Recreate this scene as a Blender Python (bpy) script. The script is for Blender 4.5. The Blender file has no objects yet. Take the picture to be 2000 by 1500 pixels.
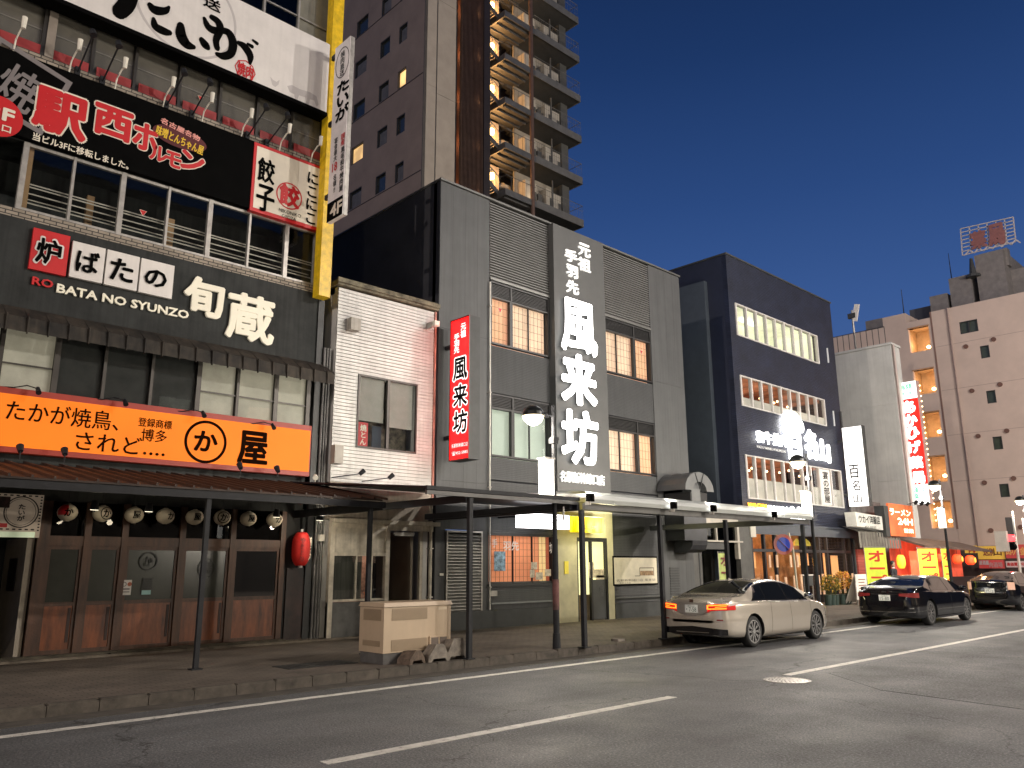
import bpy, bmesh, math, random
from mathutils import Vector, Matrix
random.seed(7)
R = math.radians
scene = bpy.context.scene
COL = scene.collection

# ---------------------------------------------------------------- camera
CAM_H, FPX = 1.75, 1563.1           # eye height in metres, focal length in pixels of a 2000 px wide frame
YAW, PITCH, ROLL = R(46.472), R(12.868), R(0.275)
_fwd = Vector((math.cos(YAW)*math.cos(PITCH), math.sin(YAW)*math.cos(PITCH), math.sin(PITCH)))
_rt = Vector((math.sin(YAW), -math.cos(YAW), 0))
_up = _rt.cross(_fwd)
RT = _rt*math.cos(ROLL) - _up*math.sin(ROLL)
UP = _up*math.cos(ROLL) + _rt*math.sin(ROLL)
cam_d = bpy.data.cameras.new('camera')
cam = bpy.data.objects.new('camera', cam_d); COL.objects.link(cam)
cam.matrix_world = Matrix(((RT.x, UP.x, -_fwd.x, 0), (RT.y, UP.y, -_fwd.y, 0), (RT.z, UP.z, -_fwd.z, CAM_H), (0, 0, 0, 1)))
cam_d.sensor_width = 36; cam_d.lens = 36*FPX/2000
cam_d.clip_start = .1; cam_d.clip_end = 2000
scene.camera = cam

# ---------------------------------------------------------------- sky, dusk light, exposure
world = bpy.data.worlds.new('World'); scene.world = world; world.use_nodes = True
wn = world.node_tree; wn.nodes.clear()
w_out = wn.nodes.new('ShaderNodeOutputWorld'); w_bg = wn.nodes.new('ShaderNodeBackground')
w_sky = wn.nodes.new('ShaderNodeTexSky'); w_sky.sky_type = 'NISHITA'; w_sky.sun_disc = False
SUN_EL, SUN_ROT = R(-3.0), R(200)
w_sky.sun_elevation = SUN_EL; w_sky.sun_rotation = SUN_ROT
w_sky.ozone_density = 3.0; w_sky.air_density = 1.0; w_sky.dust_density = 1.0
w_tc = wn.nodes.new('ShaderNodeTexCoord'); w_sep = wn.nodes.new('ShaderNodeSeparateXYZ')
w_ramp = wn.nodes.new('ShaderNodeValToRGB')
wn.links.new(w_tc.outputs['Generated'], w_sep.inputs[0]); wn.links.new(w_sep.outputs['Z'], w_ramp.inputs[0])
cr = w_ramp.color_ramp                       # dusk gradient by elevation, the same all the way round
cr.elements[0].position = 0.0; cr.elements[0].color = (.078, .142, .330, 1)
cr.elements[1].position = 1.0; cr.elements[1].color = (.0012, .0045, .022, 1)
for p, c in ((.16, (.062, .130, .325)), (.30, (.039, .097, .280)), (.42, (.022, .064, .205)), (.56, (.0105, .036, .125)), (.72, (.0045, .016, .060))):
    e = cr.elements.new(p); e.color = (*c, 1)
w_add = wn.nodes.new('ShaderNodeMixRGB'); w_add.blend_type = 'ADD'; w_add.inputs[0].default_value = .12
wn.links.new(w_ramp.outputs[0], w_add.inputs[1]); wn.links.new(w_sky.outputs[0], w_add.inputs[2])
wn.links.new(w_add.outputs[0], w_bg.inputs[0]); w_bg.inputs[1].default_value = 1.0
wn.links.new(w_bg.outputs[0], w_out.inputs[0])
w_add.mute = False
sun_d = bpy.data.lights.new('sun', 'SUN'); sun_d.energy = .02; sun_d.angle = R(25); sun_d.color = (.75, .85, 1)
sun = bpy.data.objects.new('sun', sun_d); COL.objects.link(sun); sun.rotation_euler = (R(62), 0, R(-40))
scene.view_settings.view_transform = 'Standard'; scene.view_settings.look = 'None'
scene.view_settings.exposure = 0; scene.view_settings.gamma = 1; scene.view_settings.use_curve_mapping = False
scene.render.engine = 'CYCLES'
try:
    scene.cycles.use_denoising = True; scene.cycles.denoiser = 'OPENIMAGEDENOISE'
    scene.cycles.use_light_tree = True; scene.cycles.max_bounces = 6; scene.cycles.diffuse_bounces = 3
    scene.cycles.glossy_bounces = 3; scene.cycles.transparent_max_bounces = 12; scene.cycles.sample_clamp_indirect = 4
    scene.cycles.caustics_reflective = False; scene.cycles.caustics_refractive = False
except Exception: pass

def light(name, loc, power, col, size=.15, kind='POINT', aim=None, angle=90, blend=.6):
    d = bpy.data.lights.new(name, kind); d.energy = power; d.color = col
    d.shadow_soft_size = size
    if kind == 'SPOT': d.spot_size = R(angle); d.spot_blend = blend
    o = bpy.data.objects.new(name, d); COL.objects.link(o); o.location = loc
    if aim is not None:
        o.rotation_euler = (Vector(aim)-Vector(loc)).to_track_quat('-Z', 'Y').to_euler()
    return o

# ---------------------------------------------------------------- survey: the photograph's sight lines met with a known plane
EYE = Vector((0, 0, CAM_H))
def ray(x, y): return (_fwd*FPX + RT*(x-1000) - UP*(y-750)).normalized()
def atY(x, y, Y): v = ray(x, y); p = EYE + v*(Y/v.y); return p.x, p.z
def atX(x, y, X): v = ray(x, y); p = EYE + v*(X/v.x); return p.y, p.z
def atZ(x, y, Z=0.): v = ray(x, y); p = EYE + v*((Z-CAM_H)/v.z); return p.x, p.y
def rY(l, t, r, b, Y):                    # left-top and right-bottom corner -> x0, x1, z0, z1
    a = atY(l, t, Y); c = atY(r, b, Y); return a[0], c[0], c[1], a[1]

# ---------------------------------------------------------------- materials
MATS = {}
def nt(m): return m.node_tree.nodes, m.node_tree.links
def mat(name, col=(.5, .5, .5), rough=.6, metal=0., var=.12, scale=2.5, bump=0., bscale=60., emit=0., ecol=None,
        evar=0., streak=0., coat=0., spec=.5, squash=None):
    if name in MATS: return MATS[name]
    m = bpy.data.materials.new(name); m.use_nodes = True; MATS[name] = m
    n, l = nt(m); b = n['Principled BSDF']
    b.inputs['Roughness'].default_value = rough; b.inputs['Metallic'].default_value = metal
    b.inputs['Specular IOR Level'].default_value = spec
    b.inputs['Coat Weight'].default_value = coat; b.inputs['Coat Roughness'].default_value = .05
    geo = n.new('ShaderNodeNewGeometry')
    mp = n.new('ShaderNodeMapping'); l.new(geo.outputs['Position'], mp.inputs[0])
    if squash: mp.inputs['Scale'].default_value = squash
    no = n.new('ShaderNodeTexNoise'); no.inputs['Scale'].default_value = scale; no.inputs['Detail'].default_value = 8
    no.inputs['Roughness'].default_value = .65
    l.new(mp.outputs[0], no.inputs['Vector'])
    mr = n.new('ShaderNodeMapRange'); mr.inputs[1].default_value = .3; mr.inputs[2].default_value = .7
    mr.inputs[3].default_value = 1-var*1.6; mr.inputs[4].default_value = 1+var
    l.new(no.outputs[0], mr.inputs[0])
    mul = n.new('ShaderNodeVectorMath'); mul.operation = 'SCALE'; mul.inputs[0].default_value = col
    fac = mr.outputs[0]
    if streak > 0:
        mp2 = n.new('ShaderNodeMapping'); mp2.inputs['Scale'].default_value = (9, 9, .35); l.new(geo.outputs['Position'], mp2.inputs[0])
        n2 = n.new('ShaderNodeTexNoise'); n2.inputs['Scale'].default_value = 1.2; n2.inputs['Detail'].default_value = 5; l.new(mp2.outputs[0], n2.inputs['Vector'])
        m2 = n.new('ShaderNodeMapRange'); m2.inputs[1].default_value = .42; m2.inputs[2].default_value = .75
        m2.inputs[3].default_value = 1; m2.inputs[4].default_value = 1-streak; l.new(n2.outputs[0], m2.inputs[0])
        mm = n.new('ShaderNodeMath'); mm.operation = 'MULTIPLY'; l.new(fac, mm.inputs[0]); l.new(m2.outputs[0], mm.inputs[1]); fac = mm.outputs[0]
    l.new(fac, mul.inputs['Scale']); l.new(mul.outputs[0], b.inputs['Base Color'])
    if bump > 0:
        nb = n.new('ShaderNodeTexNoise'); nb.inputs['Scale'].default_value = bscale; nb.inputs['Detail'].default_value = 4
        l.new(geo.outputs['Position'], nb.inputs['Vector'])
        bp = n.new('ShaderNodeBump'); bp.inputs['Strength'].default_value = bump; bp.inputs['Distance'].default_value = .01
        l.new(nb.outputs[0], bp.inputs['Height']); l.new(bp.outputs[0], b.inputs['Normal'])
    if emit > 0:
        b.inputs['Emission Color'].default_value = (*(ecol or col), 1)
        if evar > 0:
            ne = n.new('ShaderNodeTexNoise'); ne.inputs['Scale'].default_value = .9; ne.inputs['Detail'].default_value = 2
            l.new(geo.outputs['Position'], ne.inputs['Vector'])
            me = n.new('ShaderNodeMapRange'); me.inputs[1].default_value = .35; me.inputs[2].default_value = .65
            me.inputs[3].default_value = emit*(1-evar); me.inputs[4].default_value = emit*(1+evar)
            l.new(ne.outputs[0], me.inputs[0]); l.new(me.outputs[0], b.inputs['Emission Strength'])
        else: b.inputs['Emission Strength'].default_value = emit
    return m

def brick_mat(name, c1, c2, cm, bw, bh, axes='XZ', bump=.5, rough=.7, mortar=.012, offset=.5):
    if name in MATS: return MATS[name]
    m = bpy.data.materials.new(name); m.use_nodes = True; MATS[name] = m
    n, l = nt(m); b = n['Principled BSDF']; b.inputs['Roughness'].default_value = rough
    geo = n.new('ShaderNodeNewGeometry'); sp = n.new('ShaderNodeSeparateXYZ'); cb = n.new('ShaderNodeCombineXYZ')
    l.new(geo.outputs['Position'], sp.inputs[0]); l.new(sp.outputs[axes[0]], cb.inputs[0]); l.new(sp.outputs[axes[1]], cb.inputs[1])
    br = n.new('ShaderNodeTexBrick'); br.inputs['Scale'].default_value = 1
    br.inputs['Brick Width'].default_value = bw; br.inputs['Row Height'].default_value = bh
    br.inputs['Mortar Size'].default_value = mortar; br.inputs['Mortar Smooth'].default_value = .3; br.offset = offset
    br.inputs['Color1'].default_value = (*c1, 1); br.inputs['Color2'].default_value = (*c2, 1); br.inputs['Mortar'].default_value = (*cm, 1)
    l.new(cb.outputs[0], br.inputs['Vector'])
    no = n.new('ShaderNodeTexNoise'); no.inputs['Scale'].default_value = 1.3; no.inputs['Detail'].default_value = 8; l.new(geo.outputs['Position'], no.inputs['Vector'])
    mr = n.new('ShaderNodeMapRange'); mr.inputs[1].default_value = .3; mr.inputs[2].default_value = .7; mr.inputs[3].default_value = .65; mr.inputs[4].default_value = 1.2
    l.new(no.outputs[0], mr.inputs[0])
    mu = n.new('ShaderNodeVectorMath'); mu.operation = 'SCALE'; l.new(br.outputs['Color'], mu.inputs[0]); l.new(mr.outputs[0], mu.inputs['Scale'])
    l.new(mu.outputs[0], b.inputs['Base Color'])
    bp = n.new('ShaderNodeBump'); bp.inputs['Strength'].default_value = bump; bp.inputs['Distance'].default_value = .02; bp.invert = True
    l.new(br.outputs['Fac'], bp.inputs['Height']); l.new(bp.outputs[0], b.inputs['Normal'])
    return m

def glass_mat(name, tint=(.9, .92, .92), refl=.04, rough=.01, dirt=0.):
    if name in MATS: return MATS[name]
    m = bpy.data.materials.new(name); m.use_nodes = True; MATS[name] = m
    n, l = nt(m); n.remove(n['Principled BSDF']); out = n['Material Output']
    tr = n.new('ShaderNodeBsdfTransparent'); tr.inputs[0].default_value = (*tint, 1)
    gl = n.new('ShaderNodeBsdfGlossy'); gl.inputs['Roughness'].default_value = rough
    fr = n.new('ShaderNodeFresnel'); fr.inputs[0].default_value = 1.5
    mx = n.new('ShaderNodeMixShader')
    gb_ = n.new('ShaderNodeNewGeometry'); om = n.new('ShaderNodeMath'); om.operation = 'SUBTRACT'; om.inputs[0].default_value = 1; l.new(gb_.outputs['Backfacing'], om.inputs[1])
    fm_ = n.new('ShaderNodeMath'); fm_.operation = 'MULTIPLY'; l.new(fr.outputs[0], fm_.inputs[0]); l.new(om.outputs[0], fm_.inputs[1])
    l.new(fm_.outputs[0], mx.inputs[0]); l.new(tr.outputs[0], mx.inputs[1]); l.new(gl.outputs[0], mx.inputs[2])
    geo = n.new('ShaderNodeNewGeometry'); no = n.new('ShaderNodeTexNoise'); no.inputs['Scale'].default_value = .8
    l.new(geo.outputs['Position'], no.inputs['Vector'])
    bp = n.new('ShaderNodeBump'); bp.inputs['Strength'].default_value = .04; bp.inputs['Distance'].default_value = .1
    l.new(no.outputs[0], bp.inputs['Height']); l.new(bp.outputs[0], gl.inputs['Normal'])
    if dirt:
        df = n.new('ShaderNodeBsdfDiffuse'); df.inputs[0].default_value = (.35, .33, .3, 1)
        m2 = n.new('ShaderNodeMixShader'); m2.inputs[0].default_value = dirt
        l.new(mx.outputs[0], m2.inputs[1]); l.new(df.outputs[0], m2.inputs[2]); l.new(m2.outputs[0], out.inputs[0])
    else: l.new(mx.outputs[0], out.inputs[0])
    return m

def car_paint(name, col, metal=.6, rough=.28):
    m = mat(name, col, rough, metal, var=.02, coat=1.0)
    return m

# ---------------------------------------------------------------- mesh builder
class M:
    def __init__(s): s.v = []; s.f = []; s.sm = False
    def add(s, vs, fs):
        k = len(s.v); s.v += [tuple(p) for p in vs]; s.f += [tuple(i+k for i in f) for f in fs]; return s
    def box(s, x0, x1, y0, y1, z0, z1):
        x0, x1 = min(x0, x1), max(x0, x1); y0, y1 = min(y0, y1), max(y0, y1); z0, z1 = min(z0, z1), max(z0, z1)
        return s.add([(x0, y0, z0), (x1, y0, z0), (x1, y1, z0), (x0, y1, z0), (x0, y0, z1), (x1, y0, z1), (x1, y1, z1), (x0, y1, z1)],
                     [(0, 3, 2, 1), (4, 5, 6, 7), (0, 1, 5, 4), (1, 2, 6, 5), (2, 3, 7, 6), (3, 0, 4, 7)])
    def bar(s, a, b, w, h=None):               # square bar between two points
        h = h or w; a = Vector(a); b = Vector(b); d = (b-a).normalized()
        u = d.cross(Vector((0, 0, 1))) if abs(d.z) < .95 else Vector((1, 0, 0)); u.normalize(); q = u.cross(d)
        pts = [p+u*(w/2)*i+q*(h/2)*j for p in (a, b) for i, j in ((-1, -1), (1, -1), (1, 1), (-1, 1))]
        return s.add(pts, [(0, 1, 2, 3), (7, 6, 5, 4), (0, 4, 5, 1), (1, 5, 6, 2), (2, 6, 7, 3), (3, 7, 4, 0)])
    def cyl(s, a, b, r0, r1=None, n=12, cap=True):
        r1 = r0 if r1 is None else r1; a = Vector(a); b = Vector(b); d = (b-a).normalized()
        u = d.cross(Vector((0, 0, 1))) if abs(d.z) < .95 else Vector((1, 0, 0)); u.normalize(); q = d.cross(u)
        vs = [p+(u*math.cos(2*math.pi*i/n)+q*math.sin(2*math.pi*i/n))*r for p, r in ((a, r0), (b, r1)) for i in range(n)]
        fs = [(i, (i+1) % n, n+(i+1) % n, n+i) for i in range(n)]
        if cap: fs += [tuple(range(n))[::-1], tuple(range(n, 2*n))]
        return s.add(vs, fs)
    def tube(s, pts, r, n=8):
        for a, b in zip(pts, pts[1:]): s.cyl(a, b, r, n=n)
        return s
    def lathe(s, prof, c=(0, 0, 0), n=20, axis='Z', cap=True):
        vs = []; c = Vector(c)
        for r, z in prof:
            for i in range(n):
                a = 2*math.pi*i/n; x, y = r*math.cos(a), r*math.sin(a)
                vs.append(c+Vector((x, y, z) if axis == 'Z' else ((x, z, y) if axis == 'Y' else (z, x, y))))
        fs = []
        for k in range(len(prof)-1):
            for i in range(n): fs.append((k*n+i, k*n+(i+1) % n, (k+1)*n+(i+1) % n, (k+1)*n+i))
        if cap: fs.append(tuple(range(n))[::-1]); fs.append(tuple(range((len(prof)-1)*n, len(prof)*n)))
        return s.add(vs, fs)
    def prismY(s, poly, y0, y1):               # polygon of (x, z)
        n = len(poly); vs = [(x, y0, z) for x, z in poly]+[(x, y1, z) for x, z in poly]
        return s.add(vs, [tuple(range(n)), tuple(range(n, 2*n))[::-1]]+[(i, n+i, n+(i+1) % n, (i+1) % n) for i in range(n)])
    def prismX(s, poly, x0, x1):               # polygon of (y, z)
        n = len(poly); vs = [(x0, y, z) for y, z in poly]+[(x1, y, z) for y, z in poly]
        return s.add(vs, [tuple(range(n))[::-1], tuple(range(n, 2*n))]+[(i, (i+1) % n, n+(i+1) % n, n+i) for i in range(n)])
    def prismZ(s, poly, z0, z1):
        n = len(poly); vs = [(x, y, z0) for x, y in poly]+[(x, y, z1) for x, y in poly]
        return s.add(vs, [tuple(range(n))[::-1], tuple(range(n, 2*n))]+[(i, (i+1) % n, n+(i+1) % n, n+i) for i in range(n)])
    def ringY(s, cx, cz, r0, r1, y0, y1, n=40, ez=1.):
        vs = []
        for y in (y0, y1):
            for r in (r0, r1):
                for i in range(n):
                    a = 2*math.pi*i/n; vs.append((cx+r*math.cos(a), y, cz+r*ez*math.sin(a)))
        fs = []
        for i in range(n):
            j = (i+1) % n
            fs += [(i, j, n+j, n+i), (2*n+i, 3*n+i, 3*n+j, 2*n+j), (i, 2*n+i, 2*n+j, j), (n+i, n+j, 3*n+j, 3*n+i)]
        return s.add(vs, fs)
    def wallY(s, x0, x1, z0, z1, y0, y1, holes=()):   # wall in the XZ plane with rectangular holes (x0,x1,z0,z1)
        xs = sorted({x0, x1, *[min(max(h[i], x0), x1) for h in holes for i in (0, 1)]})
        for a, b in zip(xs, xs[1:]):
            if b-a < 1e-4: continue
            zs = [z0]; c = (a+b)/2
            for h in sorted([h for h in holes if h[0] < c < h[1]], key=lambda h: h[2]):
                if h[3] <= z0 or h[2] >= z1: continue
                if h[2] > zs[-1]: s.box(a, b, y0, y1, zs[-1], h[2])
                zs.append(min(max(h[3], zs[-1]), z1))
            if zs[-1] < z1: s.box(a, b, y0, y1, zs[-1], z1)
        return s
    def wallX(s, y0, y1, z0, z1, x0, x1, holes=()):
        t = M().wallY(y0, y1, z0, z1, x0, x1, holes)
        return s.add([(y, x, z) for x, y, z in t.v], [f[::-1] for f in t.f])

OFF = {}
def mk(name, m, mt, loc):
    me = bpy.data.meshes.new(name); lx, ly, lz = loc
    me.from_pydata([(x-lx, y-ly, z-lz) for x, y, z in m.v], [], m.f); me.validate(); me.update()
    if mt: me.materials.append(mt)
    if m.sm:
        for p in me.polygons: p.use_smooth = True
    o = bpy.data.objects.new(name, me); COL.objects.link(o); return o
def thing(name, label, cat, loc=(0, 0, 0), group=None):
    o = bpy.data.objects.new(name, None); COL.objects.link(o); o.location = loc; o.empty_display_size = .2
    o['label'] = label; o['category'] = cat; OFF[o.name] = Vector(loc)
    if group: o['group'] = group
    return o
def part(name, parent, m, mt, label=None, stuff=False):
    loc = OFF[parent.name]; o = mk(name, m, mt, loc); o.parent = parent; OFF[o.name] = loc
    if label: o['label'] = label
    if stuff: o['kind'] = 'stuff'
    return o
def solo(name, label, cat, m, mt, group=None):
    xs, ys, zs = zip(*m.v); loc = ((min(xs)+max(xs))/2, (min(ys)+max(ys))/2, min(zs))
    o = mk(name, m, mt, loc); o.location = loc; OFF[o.name] = Vector(loc); o['label'] = label; o['category'] = cat
    if group: o['group'] = group
    return o
def struct(name, m, mt, kind='structure'):
    o = mk(name, m, mt, (0, 0, 0)); OFF[o.name] = Vector((0, 0, 0)); o['kind'] = kind; return o
def clone(o, delta, parent=None, label=None, group=None):   # a thing, its parts and their sub-parts
    c = o.copy(); COL.objects.link(c)
    if parent is None:
        c.location = o.location+Vector(delta)
        if label: c['label'] = label
        if group: c['group'] = group
    else: c.parent = parent; c.matrix_parent_inverse = Matrix()
    for ch in list(o.children): clone(ch, delta, c)
    return c

# ---------------------------------------------------------------- lettering
def glyph_mesh(body, ext, res=2):
    cu = bpy.data.curves.new('lettering', 'FONT'); cu.body = body; cu.size = 1; cu.extrude = ext
    cu.resolution_u = res; cu.align_x = 'CENTER'; cu.space_line = .98
    o = bpy.data.objects.new('lettering_source', cu)
    me = o.to_mesh(); vs = [tuple(v.co) for v in me.vertices]; fs = [tuple(p.vertices) for p in me.polygons]
    o.to_mesh_clear(); bpy.data.objects.remove(o); bpy.data.curves.remove(cu)
    return vs, fs
GC = {}
def letters(m, body, u0, u1, z0, z1, d, facing='Y', bold=.02, ext=.008, fit_w=True, shear=0., rot=0., grow=0.):
    """body set into the box; d = depth coordinate of the board face; facing Y: seen from -Y, facing X: seen from -X"""
    flat = ext < .0125
    key = (body, flat)
    if key not in GC: GC[key] = glyph_mesh(body, 0. if flat else 1.)
    vs, fs = GC[key]
    if not vs: return m
    rx = [v[0] for v in vs]; ry = [v[1] for v in vs]
    bx0, bx1, by0, by1 = min(rx), max(rx), min(ry), max(ry)
    W, H = abs(u1-u0), z1-z0; cx, cy = (bx0+bx1)/2, (by0+by1)/2
    sx, sy = W/(bx1-bx0), H/(by1-by0); uc, zc = (u0+u1)/2, (z0+z1)/2
    if z1-z0 < .13: bold = 0
    ring_ = [(0., 0.)]                           # a bolder stroke is the glyph laid down several times round a small circle
    if bold > 0:
        nb = 6 if bold <= .025 else (8 if bold <= .05 else 12)
        ring_ += [(bold*.8*math.cos(2*math.pi*i/nb+.3), bold*.8*math.sin(2*math.pi*i/nb+.3)) for i in range(nb)]
        if bold > .06: ring_ += [(bold*.42*math.cos(2*math.pi*i/6), bold*.42*math.sin(2*math.pi*i/6)) for i in range(6)]
    s_ = (sx+sy)/2 if .6 < sx/sy < 1.7 else min(sx, sy)
    for q, (ox, oy) in enumerate(ring_):
        out = []; lift = .0004*q
        for x, y, z in vs:
            a, b = (x-cx)*sx+ox*s_, (y-cy)*sy+oy*s_; a += shear*b
            if rot: a, b = a*math.cos(rot)-b*math.sin(rot), a*math.sin(rot)+b*math.cos(rot)
            dd = (ext if flat else z*ext)+lift
            if facing == 'Y': out.append((uc+a, d-dd, zc+b))
            else: out.append((d-dd, uc-a, zc+b))
        m.add(out, fs)
    return m
def L(m, body, cx, cy, w, h, Y, **k):          # lettering measured on the picture: centre, width, height; on plane Y
    X, Z = atY(cx, cy, Y); x0 = atY(cx-w/2, cy, Y)[0]; x1 = atY(cx+w/2, cy, Y)[0]
    z0 = atY(cx, cy+h/2, Y)[1]; z1 = atY(cx, cy-h/2, Y)[1]
    return letters(m, body, x0, x1, z0, z1, Y, **k)
def LX(m, body, cx, cy, w, h, X, **k):         # the same on a board that faces along the street
    y0 = atX(cx-w/2, cy, X)[0]; y1 = atX(cx+w/2, cy, X)[0]
    z0 = atX(cx, cy+h/2, X)[1]; z1 = atX(cx, cy-h/2, X)[1]
    return letters(m, body, y0, y1, z0, z1, X, facing='X', **k)

def brushY(m, Y, strokes, depth=.01):
    for st in strokes:
        P = [(atY(x, y, Y), w) for x, y, w in st]
        sc = abs(atY(st[0][0]+10, st[0][1], Y)[0]-atY(st[0][0], st[0][1], Y)[0])/10
        Q = []
        for i in range(len(P)-1):
            p0, p1, p2, p3 = P[max(i-1, 0)], P[i], P[i+1], P[min(i+2, len(P)-1)]
            for k in range(6):
                t = k/6; c = lambda a, b, c_, d: .5*((2*b)+(-a+c_)*t+(2*a-5*b+4*c_-d)*t*t+(-a+3*b-3*c_+d)*t**3)
                Q.append((c(p0[0][0], p1[0][0], p2[0][0], p3[0][0]), c(p0[0][1], p1[0][1], p2[0][1], p3[0][1]), c(p0[1], p1[1], p2[1], p3[1])*sc/2))
        Q.append((P[-1][0][0], P[-1][0][1], P[-1][1]*sc/2))
        for i, (x, z, r) in enumerate(Q):
            d = depth+.0004*(i % 5)
            m.prismY([(x+r*1.02*math.cos(a*math.pi/6+.2)*(.93+.07*math.sin(i*3.1+a)), z+r*math.sin(a*math.pi/6+.2)) for a in range(12)], Y-d, Y)
            if i:
                x0, z0, r0 = Q[i-1]; dx, dz = x-x0, z-z0; ln = math.hypot(dx, dz) or 1; nx, nz = -dz/ln, dx/ln
                m.prismY([(x0+nx*r0, z0+nz*r0), (x0-nx*r0, z0-nz*r0), (x-nx*r, z-nz*r), (x+nx*r, z+nz*r)], Y-d-.0002, Y)
    return m

# ---------------------------------------------------------------- palette
WARM, PAPER = (1., .50, .24), (1., .62, .40)
black_steel = mat('black painted steel', (.016, .017, .020), .55, 0, var=.25, scale=6, spec=.25)
dark_grey = mat('dark grey paint', (.045, .047, .048), .6, var=.15)
alu = mat('weathered aluminium', (.42, .40, .37), .45, .5, var=.2, scale=5, streak=.25)
alu_dark = mat('bronze aluminium', (.06, .055, .05), .4, .5)
white_pl = mat('white sign board', (.74, .71, .68), .45, var=.05, streak=.06)
black_pl = mat('black sign board', (.003, .003, .003), .7, var=.2, spec=.03)
red_pl = mat('red print', (.56, .012, .015), .45, var=.06)
ink = mat('black print', (.003, .003, .003), .8, var=.1, spec=.03)
cream = mat('cream print', (.78, .72, .60), .5, var=.05)
grey_print = mat('grey print', (.20, .18, .18), .5, var=.05)
pale_print = mat('pale grey print', (.52, .49, .48), .5, var=.03)
yellow_print = mat('yellow print', (.80, .52, .03), .5, var=.05)
wood = mat('brown stained wood', (.080, .034, .017), .5, var=.35, scale=3, bump=.25, bscale=30, squash=(3, 3, .5))
wood_red = mat('red brown plywood', (.185, .052, .015), .42, var=.45, scale=2.2, bump=.15, bscale=20, squash=(3.5, 2, .7))
dark_in = mat('dark interior', (.012, .011, .010), .9)
glass = glass_mat('window glass')
glass_dirty = glass_mat('dusty window glass', dirt=.10)
smoke_glass = glass_mat('smoked glass', tint=(.35, .38, .36))
curtain = mat('grey brown blind', (.15, .125, .095), .85, var=.15, scale=1.5, streak=.2)
tile = brick_mat('small cream wall tiles', (.36, .31, .25), (.28, .24, .19), (.05, .045, .04), .22, .075, bump=.6)
slate = mat('charcoal painted wall', (.034, .037, .037), .7, spec=.2, var=.25, scale=1.2, bump=.3, bscale=14, streak=.35)
glow_white = mat('glowing white letter', (.9, .9, .9), emit=4.5, ecol=(1, .99, .97))

# ---------------------------------------------------------------- the setting
KY = 11.35                                   # kerb line
def asphalt_mat(nm='asphalt', k=1., coarse=1.):
    m = bpy.data.materials.new(nm); m.use_nodes = True; n, l = nt(m); b = n['Principled BSDF']
    geo = n.new('ShaderNodeNewGeometry')
    def noise(sc, det=6, r=.6):
        t = n.new('ShaderNodeTexNoise'); t.inputs['Scale'].default_value = sc; t.inputs['Detail'].default_value = det; t.inputs['Roughness'].default_value = r
        l.new(geo.outputs['Position'], t.inputs['Vector']); return t
    def rng(src, a, b_, c, d):
        t = n.new('ShaderNodeMapRange'); t.inputs[1].default_value = a; t.inputs[2].default_value = b_; t.inputs[3].default_value = c; t.inputs[4].default_value = d
        l.new(src, t.inputs[0]); return t.outputs[0]
    def mul(a, b_):
        t = n.new('ShaderNodeMath'); t.operation = 'MULTIPLY'; l.new(a, t.inputs[0]); l.new(b_, t.inputs[1]); return t.outputs[0]
    big = rng(noise(.35, 5).outputs[0], .3, .7, .78, 1.2)
    fine = rng(noise(38/coarse, 3).outputs[0], .35, .7, 1-.5*coarse, 1+.75*coarse)
    vo = n.new('ShaderNodeTexVoronoi'); vo.inputs['Scale'].default_value = 42/coarse; l.new(geo.outputs['Position'], vo.inputs['Vector'])
    stone = rng(vo.outputs['Distance'], 0, .35, 2.4, .8)
    f = mul(mul(big, fine), stone)
    # long cracks
    wv = n.new('ShaderNodeTexVoronoi'); wv.feature = 'DISTANCE_TO_EDGE'; wv.inputs['Scale'].default_value = .22
    dn = noise(1.3, 6); mixv = n.new('ShaderNodeVectorMath'); mixv.operation = 'MULTIPLY_ADD'; mixv.inputs[1].default_value = (1.1, 1.1, 0)
    l.new(dn.outputs['Color'], mixv.inputs[0]); l.new(geo.outputs['Position'], mixv.inputs[2]); l.new(mixv.outputs[0], wv.inputs['Vector'])
    crack = rng(wv.outputs['Distance'], .0015, .004, .35, 1.)
    f = mul(f, crack)
    mpx = n.new('ShaderNodeMapping'); mpx.inputs['Scale'].default_value = (.05, 1.1, 1); l.new(geo.outputs['Position'], mpx.inputs[0])
    trk = n.new('ShaderNodeTexNoise'); trk.inputs['Scale'].default_value = 1.0; trk.inputs['Detail'].default_value = 4; l.new(mpx.outputs[0], trk.inputs['Vector'])
    f = mul(f, rng(trk.outputs[0], .32, .68, .78, 1.18))
    oil = rng(noise(.9, 3).outputs[0], .60, .72, 1., .62); f = mul(f, oil)
    sc = n.new('ShaderNodeVectorMath'); sc.operation = 'SCALE'; sc.inputs[0].default_value = (.094*k, .096*k, .100*k); l.new(f, sc.inputs['Scale'])
    l.new(sc.outputs[0], b.inputs['Base Color'])
    l.new(rng(noise(.8, 4).outputs[0], .3, .7, .55, .8), b.inputs['Roughness'])
    bp = n.new('ShaderNodeBump'); bp.inputs['Strength'].default_value = .55; bp.inputs['Distance'].default_value = .006
    l.new(vo.outputs['Distance'], bp.inputs['Height']); l.new(bp.outputs[0], b.inputs['Normal'])
    return m
asphalt = asphalt_mat()
struct('ground', M().box(-300, 500, -300, 400, -.35, -.02), mat('bare ground', (.05, .047, .043), .9))
struct('road', M().box(-60, 160, -3.0, KY, -.02, 0), asphalt)
struct('coarse_road_patch', M().prismZ([(11.2, -3), (60, -3), (60, 6.62), (13.5, 6.60), (12.2, 5.2), (11.6, 2.0)], .0005, .0035), asphalt_mat('coarse asphalt', .80, 1.25))
struct('cross_road', M().box(51.5, 60.5, KY, 120, -.02, 0), asphalt)
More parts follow.
